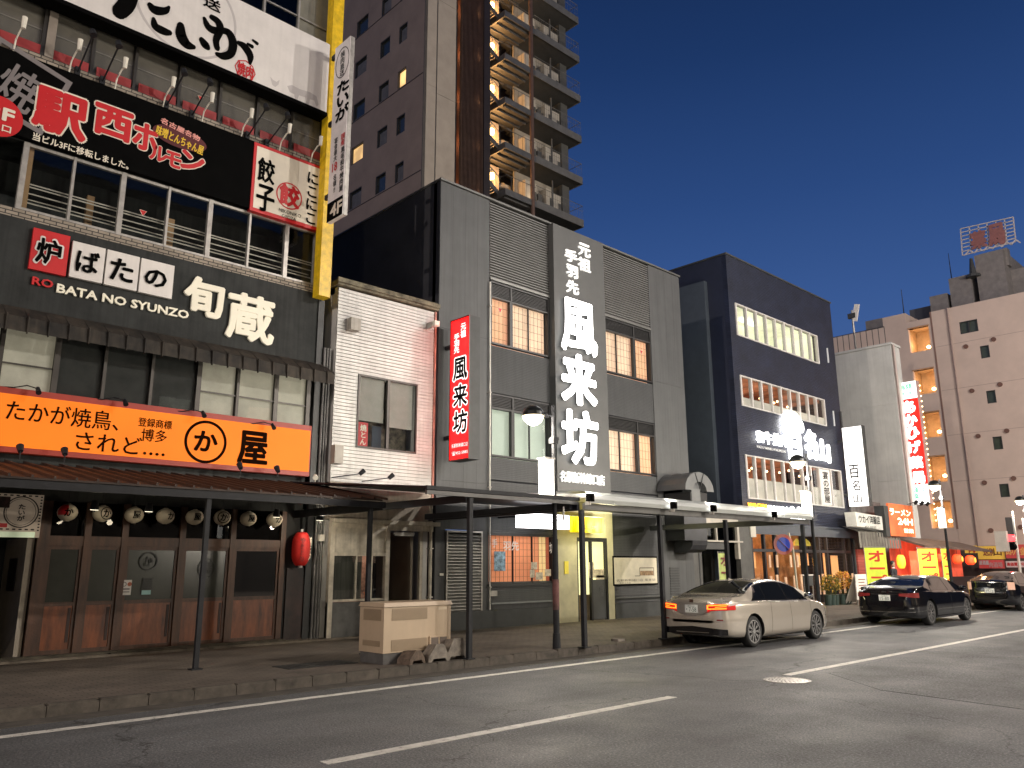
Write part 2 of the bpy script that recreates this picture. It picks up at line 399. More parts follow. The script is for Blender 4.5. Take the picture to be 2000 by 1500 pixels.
def paint_mat():
    m = mat('worn white road paint', (.55, .53, .49), .6, var=.2, scale=5)
    n, l = nt(m); b = n['Principled BSDF']; geo = n.new('ShaderNodeNewGeometry'); no = n.new('ShaderNodeTexNoise')
    no.inputs['Scale'].default_value = 9; no.inputs['Detail'].default_value = 8; no.inputs['Roughness'].default_value = .8
    l.new(geo.outputs['Position'], no.inputs['Vector']); mr = n.new('ShaderNodeMapRange')
    mr.inputs[1].default_value = .36; mr.inputs[2].default_value = .44; l.new(no.outputs[0], mr.inputs[0]); l.new(mr.outputs[0], b.inputs['Alpha'])
    return m
rp = paint_mat()
struct('edge_line', M().box(-30, 51, 10.36, 10.50, 0, .004), rp)
for a, b in ((-12, -7), (4.2, 9.62), (12.78, 48)):
    struct('lane_line', M().box(a, b, 6.88, 7.03, 0.0005, .0045), rp)
struct('gutter', M().box(-60, 51.4, 10.95, KY, .0, .006), mat('gutter concrete', (.075, .066, .055), .8, var=.3, scale=3, bump=.4))
sw = M().box(-60, 51.4, KY+.15, 60, -.02, .15)
paving = brick_mat('sidewalk paving bricks', (.150, .122, .096), (.118, .097, .078), (.052, .045, .038), .22, .11, 'XY', .6, .75, .007)
sidewalk = struct('sidewalk', sw, paving)
struct('far_sidewalk', M().box(60.5, 160, KY+.15, 60, -.02, .15), paving)
struct('near_sidewalk', M().box(-60, 160, -60, -3.0, -.02, .15), paving)
kerb_m = mat('kerb stone', (.085, .072, .058), .8, var=.35, scale=4, bump=.4, bscale=30)
kb = M().box(.004, .594, 0, .15, -.02, .155)
k0 = mk('kerb_stone', kb, kerb_m, (0, 0, 0))
bm = bmesh.new(); bm.from_mesh(k0.data)
bmesh.ops.bevel(bm, geom=[e for e in bm.edges if all(v.co.z > .1 for v in e.verts)], offset=.018, segments=2, affect='EDGES')
bm.to_mesh(k0.data); bm.free()
k0.location = (-3, KY, 0); k0.parent = sidewalk
for i in range(1, 90):
    o = k0.copy(); COL.objects.link(o); o.parent = sidewalk
    o.location = (-3+.6*i, KY+random.uniform(-.004, .004), random.uniform(-.006, .006)); o.rotation_euler = (0, 0, random.uniform(-.004, .004))
# utility hatch in the pavement, manhole cover in the road
g = M().box(6.75, 8.05, 12.35, 12.95, .15, .158)
for i in range(12): g.box(6.8+i*.1, 6.86+i*.1, 12.4, 12.9, .158, .162)
solo('utility_hatch', 'dark rectangular steel hatch set into the brick pavement', 'hatch', g, black_steel)
mx, my = atZ(1537, 1329)
t = thing('manhole_cover', 'round pale manhole cover in the asphalt beside the centre line', 'manhole', (mx, my, 0))
part('frame', t, M().lathe([(.36, .001), (.36, .007), (.32, .007), (.32, .001)], (mx, my, 0), 36), mat('worn cast iron', (.20, .19, .175), .45, .6, var=.3, scale=20))
g = M().lathe([(.315, .001), (.315, .0055)], (mx, my, 0), 36)
for i in range(5):
    for k in range(6+i*5):
        a = 2*math.pi*k/(6+i*5); r = .05+i*.055; g.box(mx+r*math.cos(a)-.012, mx+r*math.cos(a)+.012, my+r*math.sin(a)-.012, my+r*math.sin(a)+.012, .0055, .009)
part('lid', t, g, mat('polished manhole metal', (.36, .35, .33), .38, .6, var=.3, scale=15))
struct('wall_base_strip', M().box(-4, 12.9, 16.55, 17.02, .15, .19), mat('pale mortar strip', (.20, .17, .135), .85, var=.35, scale=3, bump=.5))

# ================================================================ RESTAURANT BUILDING (left)
FY = 17.0
RX0, RX1 = -6.0, 9.62
rb = thing('restaurant_building', 'tall left building stacked with Japanese restaurant sign boards and a brown wooden ground floor', 'building', (1.8, 20, 0))
X_at = lambda px, py, Y=FY: atY(px, py, Y)[0]
Z_at = lambda px, py, Y=FY: atY(px, py, Y)[1]
z2b, z2t, zaw, zsb = 4.95, 6.35, 6.58, 8.36           # storey lines
z3b, z3t, zb0, zb1 = 8.55, 9.97, 10.0, 11.73
z4b, z4t, zw0, zw1 = 12.05, 13.3, 13.04, 15.0
z5b, z5t = 15.2, 16.9
shell = M().wallY(RX0, RX1, 3.0, z2b, FY, FY+.2).wallY(RX0, RX1, z2t, zsb, FY, FY+.2).wallY(RX0, RX1, z3t, zb1, FY, FY+.2)
shell.wallY(RX0, RX1, z4t, z5b, FY, FY+.2).wallY(RX0, RX1, z5t, 19, FY, FY+.2)
shell.box(RX0, RX0+.2, FY+.2, 30, 0, 19).box(RX1-.2, RX1, FY, 30, .15, 19).box(RX0, RX1, 29.8, 30, 0, 19).box(RX0, RX1, FY, 30, 19, 19.2)
for zz in (3.0, 6.5, 10.2, 13.4, 17.2): shell.box(RX0+.2, RX1-.2, FY+.2, 29.8, zz, zz+.15)
shell.box(RX0+.2, RX1-.2, FY+1.6, FY+1.7, .15, 19)
part('wall', rb, shell, slate)
part('sign_wall', rb, M().box(RX0, 9.56, FY-.06, FY-.002, zaw+.02, zsb), slate, 'charcoal upper wall behind the white block letters')
tb = M().box(RX0, 9.5, FY-.05, FY+.2, zsb, z3b).box(RX0, 9.5, FY-.05, FY+.2, zb1+.003, zb1+.2)
part('tile_band', rb, tb, tile)
# --- 3rd floor: long dark window band with rails
def band(name, xs, zb, zt, Y, fm, gm, thick=.05, thin=.025, back=None, sub='pane', label=None):
    """window band: frames as one part, panes as sub-parts; xs = list of (x, is_thick)"""
    m = M(); x0, x1 = xs[0][0], xs[-1][0]
    m.box(x0, x1, Y-.02, Y+.06, zb, zb+.06).box(x0, x1, Y-.02, Y+.06, zt-.06, zt)
    for x, tk in xs:
        w = thick if tk else thin; m.box(x-w, x+w, Y-.035, Y+.07, zb, zt)
    f = part('window', rb if name is None else name, m, fm, label)
    for (a, ta), (b, tb_) in zip(xs, xs[1:]):
        wa = thick if ta else thin; wb = thick if tb_ else thin
        part(sub, f, M().box(a+wa, b-wb, Y+.02, Y+.028, zb+.06, zt-.06), gm)
    return f
xs3 = [(X_at(p, 300+ (p-50)*.3), k) for p, k in ((50, 1), (145, 0), (241, 1), (330, 0), (411, 1), (488, 0), (560, 1), (617, 1))]
w3 = band(rb, xs3, z3b, z3t, FY, alu, glass, label='long dark third floor window band behind white rails')
rm = M()
for z in (8.80, 9.00, 9.14, 9.20): rm.cyl((xs3[0][0], FY+.16, z), (xs3[-1][0], FY+.16, z), .014, n=6)
for z in (8.93,): rm.cyl((xs3[0][0], FY+.3, z), (xs3[-1][0], FY+.3, z), .012, n=6)
part('guard_rail', rb, rm, mat('pale guard rail', (.70, .64, .56), .5))
part('column', rb, M().box(xs3[0][0]+.05, xs3[0][0]+.16, FY+.1, FY+.25, z3b, z3t), mat('tan column', (.42, .25, .12), .6))
for px in (187, 352): part('column', rb, M().box(X_at(px, 420)-.07, X_at(px, 420)+.07, FY+.5, FY+.6, z3b, z3t-.5), mat('tan column', (.42, .25, .12), .6))
def tri(parent, px, py, s, Y, X=None):       # red fire-access triangle on a window
    x, z = atY(px, py, Y); k = .012
    part('access_mark', parent, M().prismY([(x-s, z+s*.7), (x, z-s), (x+s, z+s*.7)], Y-k, Y-.003), red_pl)
    o = M()
    for a, b in (((x-s, z+s*.7), (x, z-s)), ((x, z-s), (x+s, z+s*.7)), ((x+s, z+s*.7), (x-s, z+s*.7))):
        o.bar((a[0], Y-k-.002, a[1]), (b[0], Y-k-.002, b[1]), .012, .004)
    part('access_mark_edge', parent, o, cream)
tri(rb, 279, 416, .075, FY-.005); tri(rb, 391, 192, .06, FY-.005)
# --- 4th floor blinds above the black board
xs4 = [(X_at(p, 60+(p-40)*.3), k) for p, k in ((-90, 1), (88, 1), (182, 0), (265, 0), (352, 0), (431, 0), (504, 0), (570, 0), (632, 1))]
w4 = band(rb, xs4, zb1+.2, z4t, FY, alu_dark, glass_dirty, thick=.06, thin=.03, label='grey brown fourth floor windows with drawn blinds')
for (a, _), (b, _) in zip(xs4, xs4[1:]):
    part('blind', rb, M().box(a+.05, b-.05, FY+.06, FY+.075, zb1+.25, z4t), curtain)
    part('blind_rail', rb, M().box(a+.06, b-.06, FY+.035, FY+.05, 12.52, 12.545), mat('pale rail', (.33, .29, .24), .5))
part('pilaster', rb, M().box(X_at(92, 60), X_at(92, 60)+.16, FY-.06, FY-.001, zb1+.2, z4t), mat('pale pilaster', (.26, .225, .19), .7))
# --- 5th floor above the white board
xs5 = [(X_at(p, 30), k) for p, k in ((380, 1), (455, 1), (515, 0), (583, 0), (645, 1))]
w5 = band(rb, xs5, z5b, z5t, FY, alu, glass, label='fifth floor windows in pale frames')
w5b = M().box(xs5[0][0], xs5[-1][0], FY-.01, FY+.03, 15.75, 15.79)
part('transom', rb, w5b, alu)
part('blind', rb, M().box(xs5[3][0]+.04, xs5[4][0]-.05, FY+.05, FY+.06, z5b, z5t), mat('beige blind', (.36, .32, .26), .8))
part('ledge', rb, M().box(RX0, 9.5, FY-.12, FY-.001, 15.06, 15.2), mat('pale ledge', (.30, .27, .24), .7, streak=.4))
# --- awning strip above 2nd floor (dark, stained) and 2nd floor windows
aw = M()
n = 90
for i in range(n):
    x0 = RX0+(9.75-RX0)*i/n; x1 = RX0+(9.75-RX0)*(i+1)/n; e = .02 if i % 2 else 0
    aw.add([(x0, FY-.03, 6.62), (x1, FY-.03, 6.62), (x1, FY-.50-e, 6.30), (x0, FY-.50-e, 6.30), (x1, FY-.53-e, 6.02), (x0, FY-.53-e, 6.02)], [(0, 3, 2, 1), (3, 5, 4, 2)])
    if i % 2: aw.box(x0, x0+.02, FY-.555, FY-.5, 6.0, 6.32)
part('awning', rb, aw, mat('rain stained dark awning', (.036, .028, .020), .75, var=.7, scale=2, streak=.75), 'stained dark awning strip over the second floor windows')
x2 = [(X_at(p, 740+(p*.1)), k) for p, k in ((-260, 1), (-130, 0), (-5, 0), (105, 1), (200, 0), (293, 0), (385, 1), (462, 0), (537, 1), (600, 1))]
w2 = band(rb, x2, z2b, z2t, FY, alu_dark, glass, thick=.05, thin=.03, label='second floor windows, lit at both ends and dark between')
dimlit = mat('dim lit frosted blind', (.45, .42, .36), .7, emit=.13, ecol=(1, .86, .60), evar=.25, var=.15)
dim2 = mat('unlit dark blind', (.030, .030, .028), .8, var=.3)
for i, ((a, _), (b, _)) in enumerate(zip(x2, x2[1:])):
    lit = i in (0, 1, 2, 6, 7, 8)
    part('blind', rb, M().box(a+.05, b-.05, FY+.05, FY+.06, z2b, z2t), dimlit if lit else dim2)
    if lit: part('glazing_bar', rb, M().box(a+.03, b-.03, FY-.01, FY+.015, 5.50, 5.53), alu_dark)
# --- corner post
part('corner_post', rb, M().box(9.50, 9.66, FY-.10, FY-.002, .15, 8.2), mat('mottled black corner post', (.018, .02, .021), .5, var=.6, scale=5))

# ---- wooden ground floor
YD = 17.0
def px_band(p): return X_at(p, 1150)
wx = [px_band(p) for p in (76, 158, 232, 346, 446, 545)]
zt, zt2, zg, zg2, zf = Z_at(230, 1040), Z_at(230, 1057), 2.05, 1.02, .17
zt, zt2 = 2.36, 2.18
fr = M()
for x in wx: fr.box(x-.06, x+.06, YD-.07, YD+.05, .15, 3.0)
fr.box(wx[0]-.06, wx[-1], YD-.055, YD+.06, zt2, zt).box(wx[0], wx[-1], YD-.03, YD+.05, .15, .22)
part('timber_frame', rb, fr, wood)
frost = mat('greenish frosted glass', (.036, .040, .031), .18, var=.25, scale=1.2, spec=.6)
clear_dark = mat('dark reflective glass', (.006, .007, .009), .03, var=.1, spec=.9)
for i, (a, b) in enumerate(zip(wx, wx[1:])):
    a += .06; b -= .06
    d = M(); t_ = .055
    d.box(a, a+t_, YD-.03, YD+.02, .22, zt2).box(b-t_, b, YD-.03, YD+.02, .22, zt2).box(a+t_, b-t_, YD-.03, YD+.02, zt2-.07, zt2).box(a+t_, b-t_, YD-.03, YD+.02, 1.08, 1.15).box(a+t_, b-t_, YD-.03, YD+.02, .22, .30)
    door = part('sliding_door', rb, d, wood)
    part('pane', door, M().box(a+t_, b-t_, YD-.008, YD+.005, 1.15, zt2-.07), clear_dark if i == 4 else frost)
    part('panel', door, M().box(a+t_, b-t_, YD-.012, YD+.01, .30, 1.08), wood_red)
    part('transom_pane', rb, M().box(a, b, YD+.0, YD+.02, zt, 3.0), smoke_glass)
    if i < 4: part('inner_post', door, M().box(b-.13, b-.075, YD-.02, YD-.013, .42, 1.04), mat('dark brown door strip', (.03, .012, .008), .6))  # narrow dark brown strip on the door panel
lt = M(); L(lt, 'か', 290, 1096, 17, 18, YD-.03, bold=.03, ext=.004); L(lt, '屋', 287, 1141, 22, 24, YD-.03, bold=.03, ext=.004)
c_ = atY(290, 1096, YD-.03); lt.ringY(c_[0], c_[1], .155, .185, YD-.034, YD-.03, 36)
faded = mat('faded black lettering', (.012, .013, .012), .5)
part('lettering', rb, lt, faded)
lt = M(); c_ = atY(404, 1110, YD-.03); lt.ringY(c_[0], c_[1], .17, .19, YD-.034, YD-.03, 30, 1.1); L(lt, '鳥', 404, 1108, 20, 24, YD-.03, bold=.02, ext=.004)
part('lettering', rb, lt, faded)
# notices and sticker on the doors
a = rY(234, 1133, 255, 1162, YD-.045)
nn = part('notice', rb, M().box(a[0], a[1], YD-.045, YD-.04, a[2], a[3]), white_pl)
lt = M().ringY(a[0]+.09, a[3]-.08, .03, .045, YD-.05, YD-.045, 16); lt.box(a[0]+.03, a[1]-.03, YD-.05, YD-.045, a[2]+.05, a[2]+.07).box(a[0]+.03, a[1]-.03, YD-.05, YD-.045, a[2]+.10, a[2]+.13)
part('print', nn, lt, grey_print)
part('print', nn, M().ringY(a[0]+.19, a[3]-.08, .0, .04, YD-.05, YD-.045, 16), mat('brown print', (.35, .09, .04)))
a = rY(277, 1153, 294, 1161, YD-.045); part('sticker', rb, M().box(a[0], a[1], YD-.045, YD-.04, a[2], a[3]), mat('pale green sticker', (.35, .6, .6)))
# stone sill, step
part('sill', rb, M().box(-1, 9.0, YD-.30, YD-.071, .15, .23), mat('mossy concrete step', (.085, .075, .055), .85, var=.4, scale=4, bump=.5))
part('door_step', rb, M().box(px_band(215), px_band(400), YD-.42, YD-.301, .15, .21), mat('mossy concrete step', (.085, .075, .055)))
# dark alcove right of the doors
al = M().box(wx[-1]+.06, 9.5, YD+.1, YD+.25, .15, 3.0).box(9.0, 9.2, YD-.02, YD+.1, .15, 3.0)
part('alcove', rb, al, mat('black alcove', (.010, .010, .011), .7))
part('alcove_board', rb, M().box(X_at(556, 1150), X_at(592, 1150), YD-.06, YD, .17, 1.75), mat('dark brown board', (.030, .012, .010), .5, var=.6))
# entrance passage on the left
pm = mat('passage white wall', (.42, .37, .30), .7, var=.15)
x45 = X_at(42, 1150)
part('passage_wall', rb, M().box(x45, x45+.12, YD+.02, YD+2.4, .15, 2.32), pm, 'pale side wall of the dark entrance passage')
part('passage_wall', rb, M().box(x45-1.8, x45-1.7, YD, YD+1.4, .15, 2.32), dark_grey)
pz = M().box(x45-.015, x45-.002, YD+.5, YD+1.1, 1.35, 1.95)
part('poster', rb, pz, mat('dark poster', (.015, .008, .008), .4, var=.4))
part('passage_door_frame', rb, M().box(x45+.14, x45+.22, YD-.08, YD+.05, .15, 3.0), wood)
# ---- menu sign above the passage
ms = thing('menu_sign', 'white entrance sign with a ringed brush logo above the dark passage', 'sign', (2.6, 16.9, 2.3))
a = rY(-150, 962, 76, 1052, 16.88)
z0m, z1m = Z_at(60, 1050, 16.88), Z_at(60, 966, 16.88)
part('board', ms, M().box(a[0]-.3, a[1], 16.88, 16.98, z0m, z1m), mat('softly lit sign board', (.62, .52, .42), .5, emit=.06, ecol=(1, .8, .6)))
lt = M(); c_ = atY(42, 1000, 16.87); lt.ringY(c_[0], c_[1], .265, .285, 16.870, 16.879, 40); lt.ringY(c_[0]-.005, c_[1], .235, .242, 16.870, 16.879, 40)
L(lt, 'た\nい\nが', 42, 1001, 14, 32, 16.875, bold=.04, ext=.006)
part('lettering', ms, lt, mat('brown black print', (.03, .015, .01)))
part('picture', ms, M().box(a[1]-2.2, X_at(19, 985, 16.88), 16.872, 16.879, Z_at(18, 992, 16.88), Z_at(18, 970, 16.88)), mat('dark food picture', (.05, .02, .02), var=.8, scale=8))
part('red_strip', ms, M().box(a[1]-2.2, X_at(14, 1025, 16.88), 16.872, 16.879, Z_at(10, 1030, 16.88), Z_at(10, 1022, 16.88)), red_pl)
part('lower_strip', ms, M().box(a[1]-2.2, a[1]-.08, 16.868, 16.879, z0m, z0m+.10), mat('white lit strip', (.8, .8, .7), emit=.28, ecol=(.8, 1, .6), evar=.6))
dots = M()
for i in range(14): dots.box(a[1]-.05, a[1]-.02, 16.868, 16.879, z0m+.12+i*.055, z0m+.145+i*.055); dots.box(a[1]-.15-i*.1, a[1]-.10-i*.1, 16.868, 16.879, z0m+.13, z0m+.155).box(a[1]-.15-i*.1, a[1]-.10-i*.1, 16.868, 16.879, z1m-.04, z1m-.015)
part('border_dots', ms, dots, mat('brown black print', (.03, .015, .01)))

# ================================================================ SIGNS ON THE RESTAURANT BUILDING
# big white board
YW = 16.5
ws = thing('white_sign_board', 'huge white board with black brush lettering near the roof of the left building', 'sign', (5, 16.7, zw0))
part('board', ws, M().box(-2, 9.21, YW, FY-.13, zw0, zw1), white_pl)
part('shaded_underside', ws, M().box(-2, 9.23, YW-.01, FY-.13, zw0-.10, zw0-.003), black_pl)  # black slab paints in the shade under the projecting board
b_ = M()
brushY(b_, YW-.004, [[(286, -60, 20), (262, -20, 26), (248, 8, 32), (233, 24, 30)], [(225, -30, 14), (262, -28, 18), (300, -36, 14)],
  [(293, 10, 12), (303, 20, 20), (322, 21, 15), (330, 14, 6)], [(300, 37, 8), (304, 52, 17), (320, 61, 18), (331, 64, 12)],
  [(353, 50, 15), (354, 70, 23), (364, 86, 21), (378, 92, 10)], [(394, 78, 12), (401, 88, 17), (406, 94, 9)],
  [(399, 36, 7), (407, 53, 15), (420, 60, 16), (436, 60, 14), (448, 66, 17), (455, 84, 18), (451, 104, 16), (436, 110, 15), (424, 106, 9)],
  [(414, 34, 12), (426, 43, 15), (430, 58, 15), (422, 78, 13), (424, 94, 12)],
  [(466, 84, 9), (478, 92, 16), (488, 108, 15), (488, 124, 6)], [(484, 86, 5), (492, 91, 8)], [(494, 79, 5), (502, 85, 7)]])
part('lettering', ws, b_, ink)
c_ = atY(366, 18, YW); part('ring', ws, M().ringY(c_[0], c_[1], 1.10, 1.16, YW-.002, YW, 56, 1.0), pale_print)
lt = M(); L(lt, '送', 414, 8, 34, 22, YW-.004, bold=.03); part('small_lettering', ws, lt, ink)
lt = M(); L(lt, '焼肉', 479, 138, 31, 26, YW-.006, bold=.05)
c_ = atY(479, 137, YW-.006); lt.ringY(c_[0], c_[1], .235, .26, YW-.009, YW-.003, 8, 1.0)
part('red_stamp', ws, lt, red_pl)
def blob(m, pts, Y, d=.003): m.prismY([atY(x, y, Y) for x, y in pts], Y-d, Y); return m
blob_ = M()
blob(blob_, [(561, 168), (570, 166), (585, 174), (605, 180), (618, 188), (622, 205), (618, 208), (614, 196), (605, 194), (603, 204), (598, 202), (596, 190), (584, 186), (580, 196), (576, 195), (575, 184), (566, 180)][::-1], YW-.001)
blob(blob_, [(528, 150), (533, 156), (540, 160), (546, 156), (544, 165), (538, 170), (532, 166)][::-1], YW-.001)
part('faint_animal_print', ws, blob_, pale_print)

# black board
YB = 16.86
bs = thing('black_sign_board', 'long black board with big red brush lettering outlined in white', 'sign', (5.5, 16.9, zb0))
xb1 = X_at(491, 350, YB)
part('board', bs, M().box(-2.5, xb1, YB, FY-.003, zb0, zb1), black_pl)
def outlined(parent, body, cx, cy, w, h, Y, fill, edge, b0=.03, b1=.09, rot=0., shear=0.):
    e = M(); L(e, body, cx, cy, w, h, Y, bold=b1, ext=.006, rot=rot, shear=shear); part('letter_outline', parent, e, edge)
    f = M(); L(f, body, cx, cy, w, h, Y-.008, bold=b0, ext=.006, rot=rot, shear=shear); part('lettering', parent, f, fill)
for ch, cx, cy, w, h in (('駅', 118, 222, 102, 80), ('西', 221, 240, 72, 56), ('ホ', 284, 268, 46, 50), ('ル', 309, 300, 32, 28), ('モ', 338, 312, 30, 28), ('ン', 376, 316, 44, 34)):
    outlined(bs, ch, cx, cy, w, h, YB-.004, red_pl, cream, .055, .10)
lt = M(); L(lt, '当ビル3Fに移転しました。', 157, 295, 194, 15, YB-.004, bold=.03); part('lettering', bs, lt, cream, 'small white line of lettering')
c_ = atY(352, 270, YB-.012); ov = M().ringY(c_[0], c_[1], 0, .60, YB-.016, YB-.012, 36, .40); part('badge', bs, ov, mat('dark maroon print', (.09, .006, .01)))
lt = M(); L(lt, '味噌とんちゃん屋', 351, 274, 96, 19, YB-.02, bold=.05, rot=-.12); part('lettering', bs, lt, yellow_print)
lt = M(); L(lt, '名古屋名物', 352, 253, 80, 11, YB-.02, bold=.04, rot=-.15); part('lettering', bs, lt, mat('pink print', (.8, .35, .3)))
c_ = atY(40, 168, YB); dm = M()
for r0, r1 in ((.62, .72),):
    for k in range(4):
        a0 = R(28+90*k); a1 = R(28+90*(k+1))
        dm.add([(c_[0]+r*1.4*math.cos(a), y, c_[1]+r*1.4*math.sin(a)) for y in (YB-.006, YB) for r, a in ((r0, a0), (r1, a0), (r1, a1), (r0, a1))],
               [(0, 1, 2, 3), (7, 6, 5, 4), (0, 4, 5, 1), (1, 5, 6, 2), (2, 6, 7, 3), (3, 7, 4, 0)])
L(dm, '焼', 36, 172, 80, 84, YB-.002, bold=.02, rot=R(-17)); part('square_emblem', bs, dm, grey_print)
c_ = atY(-4, 226, YB-.02); part('round_badge', bs, M().ringY(c_[0], c_[1], 0, .42, YB-.03, YB-.02, 40), red_pl)
lt = M(); L(lt, '3F', 2, 221, 52, 24, YB-.034, bold=.05); L(lt, '入口', 0, 248, 44, 14, YB-.034, bold=.03); part('lettering', bs, lt, cream)
# gyoza board
gs = thing('dumpling_sign', 'square white sign framed in red with black brush characters and a red ring', 'sign', (8.5, 16.9, zb0))
gx0, gx1 = xb1+.006, X_at(630, 380, YB)
part('board', gs, M().box(gx0, gx1, YB-.02, FY-.003, zb0-.05, zb1-.02), red_pl)
part('face', gs, M().box(gx0+.07, gx1-.06, YB-.028, YB-.021, zb0+.04, zb1-.10), cream)
lt = M(); YG = YB-.030
L(lt, '餃', 520, 334, 32, 46, YG, bold=.035); L(lt, '子', 518, 388, 34, 50, YG, bold=.035); L(lt, 'に\nこ\nに\nこ', 609, 388, 20, 100, YG, bold=.03)
L(lt, 'NIKONIKO', 566, 416, 44, 7, YG, bold=.01); L(lt, 'GYOZA', 564, 425, 28, 6.5, YG, bold=.01); part('lettering', gs, lt, ink)
lt = M(); c_ = atY(565, 383, YG); lt.ringY(c_[0], c_[1], .315, .345, YG-.006, YG, 40); L(lt, '餃', 565, 383, 38, 40, YG, bold=.05); part('red_lettering', gs, lt, red_pl)
# yellow corner band
ys = thing('yellow_corner_band', 'narrow yellow band running up the right corner of the left building', 'sign', (9.3, 16.6, 8.2))
yx0, yx1 = atY(636, 400, 16.4)[0], atY(652, 400, 16.4)[0]
part('band', ys, M().box(9.29, 9.60, 16.55, 16.85, 8.19, 18.5), mat('yellow enamel', (.62, .40, .008), .4, var=.25, scale=6, emit=.10, ecol=(1, .62, .02)))
# projecting 4F sign
XS = 9.20
ps = thing('projecting_sign', 'tall narrow projecting sign, white with brush lettering and a black 4F foot', 'sign', (XS, 16.0, 10))
yb0, yb1 = atX(655, 100, XS)[0], atX(684, 80, XS)[0]
zA, zB = atX(668, 84, XS)[1], atX(658, 424, XS)[1]
zC = atX(658, 388, XS)[1]
part('box', ps, M().box(XS, XS+.12, yb1, yb0, zB, zA), mat('white sign face', (.68, .64, .63), .45, emit=.05, ecol=(1, .93, .9)))
part('side_trim', ps, M().box(XS+.02, XS+.13, yb1-.01, yb1-.001, zB, zA), alu)
part('foot', ps, M().box(XS-.008, XS-.001, yb1, yb0, zB, zC), ink)
lt = M(); LX(lt, '4F', 657, 407, 22, 22, XS-.012, bold=.04); part('floor_mark', ps, lt, cream)
lt = M(); LX(lt, 'た\nい\nが', 670, 194, 24, 72, XS-.004, bold=.05)
yc, zc = atX(669, 122, XS); rg = M().ringY(0, 0, .30, .315, 0, .004, 36, 1.35); lt.add([(XS-.004-y, yc+x, zc+z) for x, y, z in rg.v], rg.f)
LX(lt, '焼\n肉\n直\n送', 669, 124, 8, 46, XS-.004, bold=.01)
part('lettering', ps, lt, ink)
lt = M(); LX(lt, '宴\n会\n最\n大', 656, 292, 6, 44, XS-.004, bold=.02); LX(lt, '名\n様\n!!', 654, 358, 6, 34, XS-.004, bold=.02); LX(lt, '黒\n毛\n和\n牛\n焼\n肉\n屋', 668, 330, 7, 84, XS-.004, bold=.02); part('small_lettering', ps, lt, ink)
lt = M(); LX(lt, '国\n産', 670, 272, 7, 22, XS-.004, bold=.02); LX(lt, '18', 654, 326, 9, 16, XS-.004, bold=.02); part('red_lettering', ps, lt, red_pl)
brk = M()
for z in (10.6, 12.6, 14.5): brk.box(XS+.03, XS+.1, yb0, 16.42, z, z+.12)
part('bracket', ps, brk, black_steel)

# grill house letters on the charcoal wall
tiles_ = (('炉', 95, 492, 52, 52, 1), ('ば', 171, 512, 48, 46, 0), ('た', 238, 528, 48, 46, 0), ('の', 304, 544, 46, 36, 0))
edges_ = ((60, 134), (138, 204), (206, 271), (273, 339))
for (ch, cx, cy, w, h, red), (l_, r_) in zip(tiles_, edges_):
    x0, x1 = X_at(l_, cy, 16.86), X_at(r_, cy, 16.86); zc = Z_at((l_+r_)/2, cy, 16.86)
    hh = .42 if red else .375
    t = thing('letter_box', ('red square box with an outlined black character, first of the row' if red else 'white square box with black %s' % {'ば': 'first kana of the row, next to the red box', 'た': 'middle kana, crossed strokes', 'の': 'round looped kana, last of the row'}[ch]), 'sign', ((x0+x1)/2, 16.9, zc-hh), 'square letter boxes on the charcoal wall')
    part('box', t, M().box(x0, x1, 16.86, FY-.062, zc-hh, zc+hh), red_pl if red else white_pl)
    if red: e = M(); L(e, ch, cx, cy, w, h, 16.855, bold=.07, ext=.004); part('letter_outline', t, e, white_pl)
    lt = M(); L(lt, ch, cx, cy, w-4, h-4, 16.848, bold=.035, ext=.006); part('lettering', t, lt, ink)
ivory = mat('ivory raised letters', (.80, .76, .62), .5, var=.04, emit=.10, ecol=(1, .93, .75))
rl = thing('english_lettering', 'line of raised Latin capitals below the square letter boxes', 'sign lettering', (4.6, 16.9, 7.0))
lt = M(); L(lt, 'RO', 83, 552, 41, 15, 16.915, bold=.03, ext=.02); part('red_letters', rl, lt, red_pl)
lt = M(); L(lt, 'BATA NO SYUNZO', 239, 589, 262, 16, 16.915, bold=.03, ext=.02); part('white_letters', rl, lt, ivory)
kl = thing('kanji_lettering', 'pair of large ragged white kanji raised on the charcoal wall', 'sign lettering', (7, 16.9, 7.1))
lt = M(); L(lt, '旬', 398, 581, 74, 70, 16.90, bold=.050, ext=.03); L(lt, '蔵', 489, 622, 90, 88, 16.90, bold=.036, ext=.03); part('letters', kl, lt, ivory)
c_ = atY(527, 664, 16.9); part('seal', kl, M().ringY(c_[0], c_[1], 0, .075, 16.89, 16.93, 14), red_pl)

# orange sign
YO = 16.80
og = thing('orange_sign_board', 'long glowing orange board with black brush lettering and a ringed kana', 'sign', (5, 16.9, 3.8))
zo0, zo1 = 3.83, 5.02
xo1 = X_at(607, 880, YO)
part('frame', og, M().box(-4, xo1, YO+.01, FY-.003, zo0, zo1), mat('dark red frame', (.28, .02, .008), .5, emit=.05, ecol=(1, .1, .03)))
part('face', og, M().box(-4, xo1-.03, YO, YO+.009, zo0+.10, zo1-.12), mat('orange backlit film', (.62, .16, .012), .6, spec=.2, emit=.62, ecol=(1., .200, .010), evar=.10, var=.02))
lt = M()
L(lt, 'たかが焼鳥、', 122, 812, 222, 38, YO-.003, bold=.012, ext=.004); L(lt, 'されど‥‥', 235, 868, 176, 34, YO-.003, bold=.012, ext=.004)
L(lt, '登録商標', 303, 827, 66, 17, YO-.003, bold=.02, ext=.004); L(lt, '博多', 301, 851, 50, 24, YO-.003, bold=.015, ext=.004)
L(lt, 'か', 402, 862, 44, 38, YO-.003, bold=.04, ext=.004); L(lt, '屋', 494, 875, 56, 62, YO-.003, bold=.04, ext=.004)
c_ = atY(402, 863, YO-.003); lt.ringY(c_[0], c_[1], .40, .46, YO-.007, YO-.003, 48)
